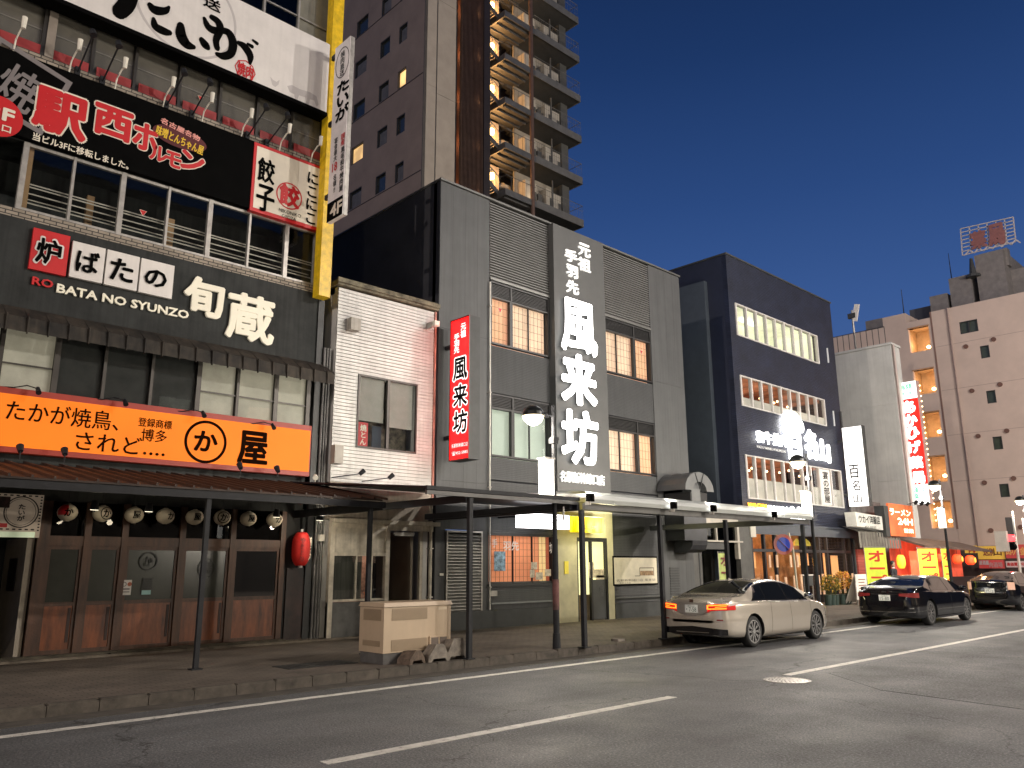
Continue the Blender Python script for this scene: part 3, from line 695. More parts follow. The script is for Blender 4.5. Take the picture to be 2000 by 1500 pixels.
part('lettering', og, lt, mat('dark brown print', (.010, .003, .001), .8, spec=.03))

# sign lamps above the black board
lampw = mat('white enamel lamp', (.75, .72, .62), .4, emit=.04)
posw = [(30, 78, 62), (137, 130, 98), (226, 163, 133), (320, 198, 170), (396, 224, 200), (473, 254, 232), (547, 284, 262), (608, 304, 288)]
proto = None
for i, (px, py, pt) in enumerate(posw):
    x = X_at(px, py, 16.86); z = zb1+.01
    g = thing('sign_lamp', 'white gooseneck lamp on top of the black board, %s' % ('leftmost', 'second from the left', 'third from the left', 'fourth from the left', 'fifth from the left', 'third from the right', 'second from the right', 'rightmost')[i], 'lamp', (x, 16.86, z), 'white lamps along the top of the black board')
    part('arm', g, M().tube([(x, 16.88, z), (x, 16.80, z+.22), (x+.03, 16.62, z+.36), (x+.05, 16.52, z+.36)], .016), lampw)
    part('bulb', g, M().cyl((x+.05, 16.52, z+.34), (x+.05, 16.5, z+.58), .04, .05, 10), lampw)
posb = [(152, 135, 182, 68), (201, 152, 232, 90), (325, 205, 360, 144), (375, 225, 410, 163), (483, 270, 520, 212), (521, 290, 562, 228)]
for i, (px, py, hx, hy) in enumerate(posb):
    x = X_at(px, py, 16.86); z = zb1+.0; a, b = atY(hx, hy, 16.05)
    g = thing('floodlight_arm', 'black floodlight on a long slanting arm above the black board, %s' % ('leftmost', 'second from the left', 'third from the left', 'third from the right', 'second from the right', 'rightmost')[i], 'lamp', (x, 16.86, z), 'black floodlight arms over the black board')
    part('arm', g, M().cyl((x, 16.9, z+.03), (a, 16.05, b), .018, n=6), black_steel)
    part('clamp', g, M().box(x-.05, x+.05, 16.84, 16.95, z, z+.18), black_steel)
    part('head', g, M().cyl((a, 16.02, b-.03), (a-.02, 16.06, b+.10), .07, .055, 12), black_steel)
rdb = M()
for a, b in zip(xs4, xs4[1:]): rdb.box(a[0]+.1, b[0]-.06, FY-.03, FY-.001, zb1+.21, zb1+.42)
part('red_trim', rb, rdb, mat('faded red trim', (.30, .035, .035), .5))
# lamps on the orange sign: top and bottom
def can_light(name, label, x, y, z, aim, mt=black_steel, group=None, lens=None, s=1.):
    g = thing(name, label, 'lamp', (x, y, z), group)
    a = Vector(aim).normalized(); p = Vector((x, y, z))
    part('stem', g, M().cyl((x, y, z-.16*s), (x, y, z), .012*s, n=6), mt)
    part('housing', g, M().cyl(p-a*.02*s, p+a*.12*s, .045*s, .065*s, 12), mt)
    part('lens', g, M().cyl(p+a*.12*s, p+a*.128*s, .058*s, n=12), lens or lampw)
    return g
for i, (px, py) in enumerate(((40, 880), (127, 886), (470, 914), (543, 920))):
    x, z = atY(px, py, 16.35)
    can_light('small_spotlight', 'small chrome spotlight below the orange board, %s' % ('leftmost', 'second from the left', 'third from the left', 'rightmost')[i], x, 16.35, z, (0, .5, .6), group='spotlights along the foot of the orange board')
for i, (px, py) in enumerate(((75, 762), (245, 785), (398, 808), (534, 832))):
    x, z = atY(px, py, 16.55)
    t = thing('clip_lamp', 'black clip lamp with cable on top of the orange board, %s' % ('leftmost', 'second from the left', 'third from the left', 'rightmost')[i], 'lamp', (x, 16.55, z), 'clip lamps on the orange board')
    part('head', t, M().cyl((x, 16.50, z-.06), (x, 16.62, z+.05), .05, .035, 10), black_steel)
    part('cable', t, M().tube([(x, 16.62, z+.04), (x-.15, 16.75, z+.10), (x-.35, 16.8, z+.04), (x-.6, 16.85, z+.03)], .012, 6), black_steel)
cx_, cz_ = atY(616, 930, 16.6); can_light('security_camera', 'small white camera at the right end of the orange board', cx_, 16.6, cz_, (-.3, -.6, -.3), lampw)

# ================================================================ RESTAURANT CANOPY, LANTERNS
cn = thing('restaurant_canopy', 'brown ribbed canopy roof with dark gutter over the restaurant pavement', 'canopy', (2, 15, .15))
cr_m = mat('brown ribbed roof sheet', (.034, .019, .013), .6, .2, var=.35, scale=2, bump=.15)
CX1 = 9.2
rf = M(); rf.add([(-6, 16.9, 3.66), (CX1+.5, 16.9, 3.66), (CX1, 13.45, 3.07), (-6, 13.45, 3.07), (-6, 16.9, 3.63), (CX1+.5, 16.9, 3.63), (CX1, 13.45, 3.04), (-6, 13.45, 3.04)],
   [(0, 3, 2, 1), (4, 5, 6, 7), (3, 7, 6, 2), (1, 2, 6, 5), (0, 1, 5, 4), (0, 4, 7, 3)])
part('roof_sheet', cn, rf, cr_m)
for i in range(52):
    x = -6+i*.3
    part('roof_rib', cn, M().add([(x-.02, 16.9, 3.655), (x+.02, 16.9, 3.655), (x+.02, 13.44, 3.065), (x-.02, 13.44, 3.065), (x-.014, 16.9, 3.70), (x+.014, 16.9, 3.70), (x+.014, 13.44, 3.11), (x-.014, 13.44, 3.11)],
        [(4, 7, 6, 5), (0, 4, 5, 1), (2, 6, 7, 3), (1, 5, 6, 2), (0, 3, 7, 4)]), cr_m)
part('gutter', cn, M().box(-6, CX1+.03, 13.38, 13.438, 2.90, 3.02), black_steel)
part('fascia', cn, M().box(CX1-.06, CX1, 13.44, 16.9, 2.86, 3.03), black_steel)
for x in (5.67, 8.92): part('post', cn, M().box(x-.038, x+.038, 13.41, 13.486, .15, 2.9).box(x-.09, x+.09, 13.36, 13.54, .15, .17), black_steel)
for x in (-1, 2.3, 5.67, 8.92): part('rafter', cn, M().bar((x, 13.5, 2.92), (x, 16.9, 3.3), .06, .10), black_steel)

paperw = mat('white lantern paper', (.62, .56, .45), .7, var=.12, scale=6)
lx = [132, 200, 262, 323, 380, 434, 485, 536]
lz = [1001, 1003, 1006, 1008, 1010, 1011, 1013, 1015]
texts = ['か', 'か', '屋', 'か', '屋', 'か', '屋', 'か']
desc = ['leftmost, half red', 'second from the left, ringed kana', 'third from the left', 'fourth from the left', 'behind the canopy post', 'third from the right, ringed kana', 'second from the right', 'rightmost, below the small spotlight']
for i, (px, py) in enumerate(zip(lx, lz)):
    x, z = atY(px, py, 16.6)
    g = thing('paper_lantern', 'round white paper lantern hanging over the wooden doors, '+desc[i], 'lantern', (x, 16.6, z-.17), 'round white lanterns over the restaurant doors')
    b = M(); b.sm = True
    b.lathe([(.04, -.17)]+[(.175*math.cos(a)*(1+.015*((k % 2)*2-1)), .155*math.sin(a)) for k, a in enumerate([R(-75+150*q/14) for q in range(15)])]+[(.04, .17)], (x, 16.6, z), 22)
    part('shade', g, b, paperw)
    part('cord', g, M().cyl((x, 16.6, z+.16), (x, 16.6, 3.3), .008, n=5), black_steel)
    part('cap', g, M().cyl((x, 16.6, z-.19), (x, 16.6, z-.16), .045, n=10).cyl((x, 16.6, z+.16), (x, 16.6, z+.18), .045, n=10), ink)
    lt = M(); dx = (-.02, .04, .0, .06, .0, -.03, .0, .03)[i]
    vs0 = len(lt.v); letters(lt, texts[i], x+dx-.07, x+dx+.07, z-.07, z+.07, 16.6-.165, bold=.03, ext=.004)
    if i in (1, 5): lt.ringY(x+dx, z, .105, .118, 16.6-.17, 16.6-.165, 28)
    def wrap(v):
        a, y, b_ = v; r = math.hypot(a-x, (b_-z)*1.12); return (a, 16.6-math.sqrt(max(.0004, .180**2-r*r))-(16.437-y)*.5, b_)
    lt.v = [wrap(v) for v in lt.v]
    part('lettering', g, lt, ink)
    if i == 0:
        rp_ = M()
        for k in range(7):
            for q in range(5):
                def sp_(a, b): a = R(a); b = R(b); return (x+.179*math.cos(b)*math.sin(a), 16.6-.179*math.cos(b)*math.cos(a), z+.158*math.sin(b))
                a0, a1 = -80+10*k, -70+10*k; b0, b1 = -20+16*q, -4+16*q
                rp_.add([sp_(a0, b0), sp_(a1, b0), sp_(a1, b1), sp_(a0, b1)], [(0, 1, 2, 3)])
        part('red_patch', g, rp_, red_pl)
for i, (px, py) in enumerate(((186, 984), (292, 988), (541, 1000))):
    x, z = atY(px, py, 15.9)
    can_light('eaves_spotlight', 'small round spotlight under the restaurant eaves, %s' % ('left', 'middle', 'right')[i], x, 15.9, z+.04, (0, .1, -1), group='spotlights under the restaurant eaves', lens=mat('pale lens', (.8, .75, .6), .3, emit=2.2, ecol=(1, .88, .66)), s=1.2)
    light('eaves_light', (x, 15.9, z-.22), 3.5, (1, .84, .6), .06)
# red lantern
x, z = atY(588, 1072, 16.7)
g = thing('red_lantern', 'tall red paper lantern with black writing at the right end of the restaurant', 'lantern', (x, 16.7, z-.42))
b = M(); b.sm = True; b.lathe([(.10, -.37)]+[(.205-.09*abs(t)**3.5+(.004 if k % 2 else -.004), .36*t) for k, t in enumerate([-1+2*q/24 for q in range(25)])]+[(.10, .37)], (x, 16.7, z), 24)
part('shade', g, b, mat('red lantern paper', (.50, .018, .014), .55, var=.2, scale=4, emit=.05, ecol=(1, .03, .02)))
part('cap', g, M().cyl((x, 16.7, z-.42), (x, 16.7, z-.37), .05, n=10).cyl((x, 16.7, z+.37), (x, 16.7, z+.44), .03, n=10), white_pl)
lt = M(); letters(lt, 'や\nき\nと\nり', x-.13, x-.01, z-.28, z+.24, 16.7-.19, bold=.02, ext=.004); part('lettering', g, lt, mat('dim black print', (.12, .006, .006)))
lt = M(); letters(lt, '博\n多', x+.10, x+.19, z-.25, z+.26, 16.7-.13, bold=.02, ext=.004); part('lettering', g, lt, cream)

# ================================================================ OLD CORRUGATED HOUSE
HY = 16.7
H0, H1 = 9.92, 12.98
oh = thing('old_house', 'small old house clad in cream corrugated siding between two dark buildings', 'house', (11.4, 20, .15))
side_m = mat('cream corrugated siding', (.58, .58, .56), .5, .1, var=.14, scale=1.5, streak=.18)
wl = rY(703, 737, 806, 884, HY); wl = (10.62, 12.36, 4.66, 6.42)
wall = M().wallY(H0, H1, 3.3, 8.6, HY+.04, HY+.18, [wl]).box(H0, H0+.15, HY+.18, 26, .15, 8.6).box(H1-.15, H1, HY+.18, 26, .15, 8.6).box(H0, H1, HY+.18, 26, 8.45, 8.6)
part('wall', oh, wall, side_m)
sd = M(); nz = int((8.62-3.75)/.088)
for i in range(nz):
    z = 3.75+i*.088
    segs = [(H0, H1)] if (z+.088 < wl[2] or z > wl[3]) else [(H0, wl[0]), (wl[1], H1)]
    for a, b in segs:
        sd.add([(a, HY-.002, z), (b, HY-.002, z), (b, HY+.036, z+.02), (a, HY+.036, z+.02), (b, HY+.014, z+.088), (a, HY+.014, z+.088), (b, HY-.002, z+.07), (a, HY-.002, z+.07)],
               [(0, 1, 2, 3), (6, 7, 0, 1)[::-1], (7, 6, 4, 5)])
part('corrugated_siding', oh, sd, side_m, stuff=True)
part('roof_edge', oh, M().box(H0-.08, H1+.04, HY-.10, HY+.3, 8.62, 8.76).box(H0-.1, H1+.05, HY-.14, HY-.101, 8.68, 8.80), mat('mossy eave', (.16, .145, .10), .8, var=.5, scale=5))
part('corner_trim', oh, M().box(H1-.05, H1+.02, HY-.03, HY+.04, 3.5, 8.6), mat('rusty corner trim', (.40, .16, .12), .6, var=.4, streak=.5))
fw = M(); a, b, c, d = wl
fw.box(a-.04, b+.04, HY-.03, HY+.03, c-.05, c).box(a-.04, b+.04, HY-.03, HY+.03, d, d+.04).box(a-.04, a, HY-.03, HY+.03, c, d).box(b, b+.04, HY-.03, HY+.03, c, d).box((a+b)/2-.04, (a+b)/2+.04, HY-.035, HY+.04, c, d)
win = part('window', oh, fw, alu_dark, 'upstairs window with lowered pale blinds')
for i, (p, q) in enumerate(((a, (a+b)/2-.04), ((a+b)/2+.04, b))):
    part('pane', win, M().box(p, q, HY+.04, HY+.046, c, d), glass)
    part('blind', oh, M().box(p+.02, q-.02, HY+.10, HY+.11, c+(.66 if i == 0 else .58), d), mat('grey roller blind', (.36, .34, .31), .8, var=.1))
bk = M().box(a-.1, b+.1, HY+.5, HY+.52, c-.2, d+.1); part('room', oh, bk, mat('dark room with shelves', (.10, .08, .06), .8, var=.8, scale=5))
nb = part('banner', oh, M().box(a+.10, a+.38, HY+.12, HY+.13, c+.02, c+.62), red_pl, 'red banner with white lettering inside the upstairs window')
lt = M(); letters(lt, '焼\nと\nん', a+.15, a+.33, c+.06, c+.56, HY+.118, bold=.03, ext=.002); part('lettering', nb, lt, cream)
part('banner', oh, M().box(a+.5, a+.78, HY+.12, HY+.13, c+.02, c+.56), mat('dark blue cloth', (.02, .03, .05), .7), 'dark blue cloth inside the upstairs window')
x, z = atY(692, 634, HY-.12)
part('vent_box', oh, M().box(x-.15, x+.13, HY-.22, HY-.003, z-.16, z+.15), mat('grey vent hood', (.33, .31, .27), .5, streak=.4))
x, z = atY(659, 888, HY-.1)
part('meter_box', oh, M().box(x-.13, x+.10, HY-.2, HY-.003, z-.22, z+.22), mat('grey vent hood', (.33, .31, .27)))
lower = mat('plain tan plaster', (.46, .41, .34), .75, var=.25, scale=2, streak=.3)
part('lower_wall', oh, M().box(H0, H1, HY+.0, HY+.2, 2.86, 3.74), lower)
# shop front
trimc = mat('cream shop trim', (.62, .57, .47), .6, var=.2, scale=4, streak=.25)
z_sh = 2.78
sf = M().box(H0+.05, H1+.15, HY-.16, HY-.001, z_sh, z_sh+.10).box(H0+.05, H0+.17, HY-.06, HY+.05, .15, z_sh).box(11.52, 11.64, HY-.06, HY+.05, .15, z_sh).box(H0+.17, 11.52, HY-.06, HY+.05, 2.02, 2.10).box(H0+.17, 11.52, HY-.05, HY+.05, 2.66, z_sh).box(11.64, H1, HY-.06, HY+.05, 2.64, z_sh)
sf.box(12.58, 12.66, HY-.04, HY+.05, .15, 2.64)
part('shop_front', oh, sf, trimc)
part('panel', oh, M().box(H0+.17, 11.52, HY-.02, HY+.03, 2.10, 2.66), trimc)
sw_ = part('shop_window', oh, M().box(H0+.17, 11.52, HY-.05, HY+.04, .98, 1.03).box(10.70, 10.74, HY-.03, HY+.03, 1.03, 2.02).box(11.10, 11.17, HY-.03, HY+.03, 1.03, 2.02), trimc)
for p, q in ((H0+.17, 10.70), (10.74, 11.10), (11.17, 11.52)): part('pane', sw_, M().box(p, q, HY, HY+.006, 1.03, 2.02), glass)
part('curtain', oh, M().box(H0+.2, 10.95, HY+.10, HY+.12, 1.0, 2.02), mat('grey green curtain', (.075, .075, .06), .8, var=.3, scale=6, squash=(3, 1, .2)))
shelf = M().box(10.7, 11.6, HY+.9, HY+.92, .9, 2.1)
part('room', oh, shelf, mat('lamplit room wall', (.3, .16, .10), .8, var=.7, scale=6, emit=.16, ecol=(1, .42, .25), evar=.8))
part('stone_dado', oh, M().box(H0+.05, 11.52, HY-.04, HY+.05, .15, .97), mat('grey marble slab', (.085, .085, .082), .45, var=.5, scale=1.6))
part('entry_wall', oh, M().box(12.35, 12.42, HY+.05, HY+1.6, .15, 2.64), mat('tan entry wall', (.16, .135, .10), .7))
part('entry_door', oh, M().box(11.64, 12.35, HY+1.55, HY+1.6, .15, 2.1), mat('navy door', (.012, .014, .022), .4))
part('entry_soffit', oh, M().box(11.64, 12.35, HY+1.5, HY+1.55, 2.1, 2.64), mat('tan entry wall', (.16, .135, .10)))
tl = thing('tube_lamp', 'short unlit white tube lamp over the doorway of the old house', 'lamp', (12.1, 16.62, 2.5))
part('fixture', tl, M().box(11.72, 12.35, HY-.11, HY-.062, 2.55, 2.60), alu); part('tube', tl, M().cyl((11.75, HY-.10, 2.53), (12.32, HY-.10, 2.53), .018), lampw)
dp = thing('drain_pipe', 'pale vertical drain pipe at the right side of the old house', 'pipe', (12.86, 16.6, .15)); part('pipe', dp, M().cyl((12.86, HY-.1, .15), (12.86, HY-.1, 3.3), .045), trimc)
for z in (1.0, 2.2): part('pipe_clip', dp, M().box(12.80, 12.92, HY-.16, HY-.02, z, z+.03), alu)
cbx = thing('pipe_bundle', 'bundle of grey pipes and cables running up between restaurant and old house', 'pipes', (9.75, 16.8, .15))
for i, (x, r) in enumerate(((9.70, .028), (9.77, .02), (9.83, .026))): part('pipe', cbx, M().tube([(x, 16.85-.02*i, .15), (x, 16.85-.02*i, 1.9), (x+.03*math.sin(i*3), 16.8, 2.1), (x, 16.85, 2.35), (x, 16.85-.02*i, 7)], r), mat('grey conduit', (.16, .16, .155), .5, var=.3))
part('junction_box', cbx, M().box(9.72, 9.86, 16.72, 16.80, 2.35, 2.50), lampw)
for i, (px, py) in enumerate(((705, 925), (762, 933))):
    x, z = atY(px, py, 16.2); g = thing('wall_spotlight', 'small black spotlight on a thin rod in front of the corrugated house, %s' % ('left', 'right')[i], 'lamp', (x, 16.2, z), 'rod spotlights on the old house')
    part('rod', g, M().tube([(x-.55, 16.6, z-.10), (x, 16.2, z)], .012, 6), black_steel); part('head', g, M().cyl((x-.04, 16.2, z-.02), (x+.06, 16.15, z+.08), .05, .06, 10), black_steel)
x, z = atY(852, 632, 16.4); g = thing('wall_floodlight', 'little white floodlight on the right edge of the corrugated wall', 'lamp', (x, 16.4, z)); part('head', g, M().box(x-.08, x+.08, 16.35, 16.5, z-.07, z+.07), lampw); part('bracket', g, M().box(x-.12, x-.06, 16.45, 16.66, z-.12, z+.05), alu)
x, z = atY(626, 1002, 15.9); can_light('hanging_spotlight', 'round spotlight hanging in front of the old house beside the canopy end', x, 15.9, z, (0, .1, -1), lens=MATS['pale lens'], s=1.3); light('hanging_spot_light', (x, 15.9, z-.22), 30, (1, .86, .66), .06)

# ================================================================ CHARCOAL CHICKEN RESTAURANT (centre)
GY = 16.7
G0, G1 = 13.08, 24.75
gm = mat('charcoal siding panel', (.066, .069, .072), .55, var=.10, scale=1.4, bump=.12, bscale=50, streak=.22)
gside = mat('dark side wall', (.030, .032, .042), .7, var=.2, scale=1)
gb = thing('charcoal_building', 'three storey charcoal building with giant glowing white kanji on a central pylon', 'building', (19, 20, .15))
gz = 12.6
c1, c2, c3, c4 = X_at(953, 700, GY), X_at(1074, 700, GY), X_at(1174, 750, GY), X_at(1274, 800, GY)
c1, c2, c3, c4 = 14.97, 17.55, 19.98, 22.78
0 and print('cols', [X_at(p, q, GY) for p, q in ((953, 450), (953, 900), (1074, 500), (1074, 900), (1174, 550), (1185, 900), (1272, 600), (1283, 900))])
core = M().box(G0, G1, GY+.16, GY+.3, 4.4, gz).box(G0, G0+.2, GY+.3, 27, .15, gz).box(G1-.2, G1, GY+.3, 27, .15, gz).box(G0, G1, GY+.3, 27, gz-.2, gz-.05)
for zz in (3.3, 6.6, 9.8): core.box(G0+.2, G1-.2, GY+.3, 26, zz, zz+.1)
holes = [(a_, b_, c_, d_) for a_, b_ in ((c1+.03, c2-.1), (c3+.05, c4-.06)) for c_, d_ in ((4.80, 6.62), (8.10, 10.02))]
core = M().wallY(G0, G1, 3.2, gz-.02, GY+.16, GY+.3, holes).box(G0, G0+.2, GY+.02, 27, .15, gz).box(G1-.2, G1, GY+.02, 27, .15, gz).box(G0+.2, G1-.2, GY+.3, 27, gz-.2, gz-.05)
part('wall', gb, core, gside)
part('parapet_cap', gb, M().box(G0-.03, G1+.03, GY-.05, GY+.35, gz+.002, gz+.06).box(G0-.03, G0+.25, GY+.35, 27, gz+.002, gz+.06), mat('grey cap flashing', (.15, .15, .145), .4, .5))
def panels(parent, x0, x1, z0, z1, y=GY, w=.455, holes=(), nm='siding_panel', mt=gm):
    n = max(1, round((x1-x0)/w)); s = (x1-x0)/n
    for i in range(n):
        m = M(); a, b = x0+i*s+.0012, x0+(i+1)*s-.0012
        m.wallY(a, b, z0, z1, y, y+.05, holes)
        if m.v: part(nm, parent, m, mt)
# corner column
for z0_, z1_ in ((.5, 4.0), (4.006, 8.2), (8.206, gz-.02)):
    panels(gb, G0+.01, c1-.01, z0_, z1_, holes=[(13.42, 14.72, .3, 2.72)])
    panels(gb, c4+.01, G1-.01, z0_, z1_)
# panels below and between windows
for a, b in ((c1, c2-.08), (c3+.03, c4-.03)):
    panels(gb, a, b, 6.62 if a > 18 else 6.75, 7.42, mt=gm) if False else None
# ribbed siding between the windows
rib_m = gm
def ribbed(x0, x1, z0, z1, step=.05, depth=.025, y=GY, nm='ribbed_siding', mt=None):
    m = M(); n = int(round((z1-z0)/step)); s = (z1-z0)/n
    for i in range(n):
        z = z0+i*s; m.add([(x0, y, z), (x1, y, z), (x1, y+depth*.2, z+s*.7), (x0, y+depth*.2, z+s*.7), (x1, y+depth, z+s*.75), (x0, y+depth, z+s*.75), (x1, y+depth, z+s), (x0, y+depth, z+s)],
                          [(0, 1, 2, 3), (3, 2, 4, 5), (5, 4, 6, 7), (0, 7, 6, 1)])
    return part(nm, gb, m, mt or rib_m, stuff=True)
def louver(x0, x1, z0, z1, step=.085, depth=.06, y=GY, mt=None):
    m = M(); n = int(round((z1-z0)/step)); s = (z1-z0)/n
    for i in range(n):
        z = z0+i*s; m.add([(x0, y-.01, z), (x1, y-.01, z), (x1, y-.01, z+s*.35), (x0, y-.01, z+s*.35), (x1, y+depth, z+s), (x0, y+depth, z+s), (x1, y+depth, z), (x0, y+depth, z)],
                          [(0, 1, 2, 3), (3, 2, 4, 5), (0, 7, 6, 1)])
    return part('louvre', gb, m, mt or mat('grey louvre blades', (.17, .17, .165), .5, .3, var=.1), stuff=True)
zL1, zR1 = 10.05, 10.05
ribbed(c1, c2-.05, 4.15, 4.76); ribbed(c1, c2-.05, 6.66, 8.06); 
ribbed(c3+.02, c4-.02, 4.15, 4.76); ribbed(c3+.02, c4-.02, 6.66, 8.06)
ribbed(c1, c2-.05, .75, 1.35); ribbed(c3+.02, c4-.02, 2.0, 4.1)
louver(c1, c2-.05, zL1+.08, gz-.03); louver(c3+.02, c4-.02, zR1+.08, gz-.03)
for a_, b_ in ((c1, c2-.05), (c3+.02, c4-.02)): part('louvre_sill', gb, M().box(a_, b_, GY-.05, GY+.05, zL1, zL1+.07), mat('grey cap flashing', (.15, .15, .145)))
# glowing windows
frame_d = mat('charcoal window frame', (.035, .035, .036), .4, .4)
shoji = mat('glowing paper screen', (.75, .5, .3), .8, emit=.62, ecol=(1, .42, .25), evar=.22, var=.05)
shoji2 = mat('glowing pale paper screen', (.75, .6, .45), .8, emit=.70, ecol=(1, .58, .38), evar=.2, var=.05)
greenish = mat('frosted lit glass', (.4, .45, .4), .5, emit=.30, ecol=(.80, .86, .66), evar=.15, var=.05)
lattice = mat('thin wooden lattice', (.30, .12, .06), .6, emit=.12, ecol=(1, .35, .15))
def gwindow(x0, x1, z0, z1, splits, screens, label, ztr, tri_at=None, lat=True):
    f = M(); y = GY
    f.box(x0, x1, y-.03, y+.10, z0, z0+.05).box(x0, x1, y-.03, y+.10, z1-.05, z1).box(x0, x0+.05, y-.03, y+.10, z0+.05, z1-.05).box(x1-.05, x1, y-.03, y+.10, z0+.05, z1-.05)
    zt_ = z1-ztr; f.box(x0+.05, x1-.05, y-.03, y+.09, zt_-.05, zt_)
    w = part('window', gb, f, frame_d, label)
    xs = [x0+.05]+[x0+(x1-x0)*s for s, _ in splits]+[x1-.05]
    for s, tk in splits:
        x = x0+(x1-x0)*s
        if tk: part('mullion', w, M().box(x-.06, x+.06, y-.025, y+.09, z0+.05, zt_-.05), frame_d)
        else: part('mullion', w, M().box(x-.012, x+.012, y+.03, y+.09, z0+.05, zt_-.05), frame_d)
    for (a, b), sc in zip(zip(xs, xs[1:]), screens):
        part('pane', w, M().box(a, b, y+.04, y+.046, z0+.05, zt_-.05), glass)
        part('screen', gb, M().box(a, b, y+.16, y+.17, z0, zt_), sc)
    if lat:
        lm = M(); n = int((x1-x0)/.16); k = int((zt_-z0)/.24)
        for i in range(1, n): x = x0+(x1-x0)*i/n; lm.box(x-.003, x+.003, y+.15, y+.157, z0+.05, zt_-.05)
        for j in range(1, k): z = z0+(zt_-z0)*j/k; lm.box(x0+.05, x1-.05, y+.15, y+.157, z-.004, z+.004)
        part('lattice', gb, lm, lattice)
    tm = M(); n = int(ztr/.045)
    for i in range(n): z = zt_+i*.045; tm.box(x0+.05, x1-.05, y+.0, y+.05, z, z+.02)
    xm = x0+(x1-x0)*(splits[0][0] if splits[0][1] else splits[-1][0]); tm.box(xm-.03, xm+.03, y-.03, y-.001, zt_, z1-.05)
    part('transom_louvre', gb, tm, frame_d)
    part('transom_back', gb, M().box(x0+.05, x1-.05, y+.06, y+.07, zt_, z1-.05), mat('black alcove', (.01, .01, .011)))
    return w
gwindow(c1+.02, c2-.10, 8.10, 10.02, ((.34, 1), (.66, 0)), (shoji, shoji2, shoji2), 'third floor window with orange paper screens left of the pylon', .46)
gwindow(c3+.06, c4-.06, 8.10, 10.02, ((.30, 0), (.64, 1)), (shoji2, shoji2, shoji), 'third floor window with orange paper screens right of the pylon', .42)
gwindow(c1+.02, c2-.10, 4.80, 6.62, ((.36, 1), (.66, 0)), (greenish, greenish, greenish), 'second floor frosted greenish window left of the pylon', .40, lat=False)
gwindow(c3+.06, c4-.06, 4.80, 6.62, ((.30, 0), (.64, 1)), (shoji2, shoji2, shoji), 'second floor window with paper screens right of the pylon', .42)
tri(gb, 976, 606, .085, GY-.0); tri(gb, 1252, 688, .085, GY-.0)
# pylon
PYL = GY-.22
pyl = M().box(c2-.04, c3+.01, PYL, GY+.1, 3.9, gz-.04)
part('pylon', gb, pyl, mat('pylon panel', (.072, .074, .074), .5, var=.08, bump=.1, bscale=70))
ks = thing('giant_kanji_sign', 'three giant glowing white kanji stacked on the central pylon', 'sign lettering', ((c2+c3)/2, PYL, 4.8))
hm = mat('grey letter side', (.22, .22, .22), .5)
for ch, cx, cy, w, h, b in (('風', 1131, 639, 66, 98, .030), ('来', 1131, 742, 64, 92, .046), ('坊', 1133, 854, 67, 100, .042)):
    lt = M(); L(lt, ch, cx-1, cy+1, w, h, PYL-.07, bold=b*.7, ext=.05); part('letter_side', ks, lt, hm)
    lt = M(); L(lt, ch, cx, cy, w, h, PYL-.14, bold=b, ext=.016); part('letter_face', ks, lt, glow_white)
lt = M()
kw = mat('small lit white letter', (.85, .85, .83), .5, emit=.55, ecol=(1, 1, .97))
for ch, cx, cy, w, h in (('元', 1141, 489, 22, 23), ('祖', 1141, 517, 23, 24), ('手', 1115, 500, 23, 22), ('羽', 1117, 530, 21, 22), ('先', 1118, 561, 23, 24)): L(lt, ch, cx, cy, w, h, PYL-.03, bold=.03, ext=.025)
part('small_letters', ks, lt, kw)
lt = M(); L(lt, '名駅新幹線口店', 1137, 934, 86, 21, PYL-.03, bold=.02, ext=.025); part('branch_letters', ks, lt, kw)
# white pipe
wp = thing('white_pipe', 'thin white vertical pipe on the charcoal facade left of the windows', 'pipe', (c1, 16.6, .6))
part('pipe', wp, M().cyl((c1-.03, GY-.06, .62), (c1-.03, GY-.06, 9.95), .022), mat('white pipe', (.68, .66, .60), .4))
for z in (1.2, 3.9, 6.6, 9.2): part('pipe_clip', wp, M().box(c1-.07, c1+.01, GY-.09, GY-.001, z, z+.03), alu)
# red projecting sign
XR = 13.22
rs = thing('red_projecting_sign', 'tall red glowing sign box with outlined black kanji projecting from the charcoal building', 'sign', (XR, 16, 4.45))
ya, yb = atX(880, 760, XR)[0], atX(917, 760, XR)[0]; za, zb_ = atX(898, 623, XR)[1], atX(898, 897, XR)[1]
part('box', rs, M().box(XR+.001, XR+.36, yb, ya, zb_-.02, za+.02), dark_grey)
part('face', rs, M().box(XR-.012, XR, yb+.03, ya-.02, zb_+.02, za-.02), mat('red backlit film', (.6, .012, .012), .4, emit=4.0, ecol=(1, .004, .005)))
rim = M().box(XR-.03, XR, yb-.005, yb+.025, zb_-.02, za+.02).box(XR-.03, XR, ya-.015, ya+.01, zb_-.02, za+.02).box(XR-.03, XR, yb+.025, ya-.015, za-.015, za+.02).box(XR-.03, XR, yb+.025, ya-.015, zb_-.02, zb_+.015)
part('rim', rs, rim, mat('dark red rim', (.2, .01, .01), .4))
lw = mat('backlit white film', (.9, .9, .88), .5, emit=1.25, ecol=(1, .95, .92))
lt = M(); LX(lt, '元\n祖', 905, 645, 10, 27, XR-.016, bold=.03, ext=.002); LX(lt, '手\n羽\n先', 892, 671, 10, 38, XR-.016, bold=.03, ext=.002)
LX(lt, '名駅新幹線口店', 898, 869, 32, 8, XR-.016, bold=.02, ext=.002); LX(lt, '☎452-5885', 898, 884, 31, 8, XR-.016, bold=.03, ext=.002)
for ch, cy in (('風', 720), ('来', 772), ('坊', 823)): LX(lt, ch, 899, cy, 26, 42, XR-.016, bold=.10, ext=.002)
part('white_lettering', rs, lt, lw)
lt = M()
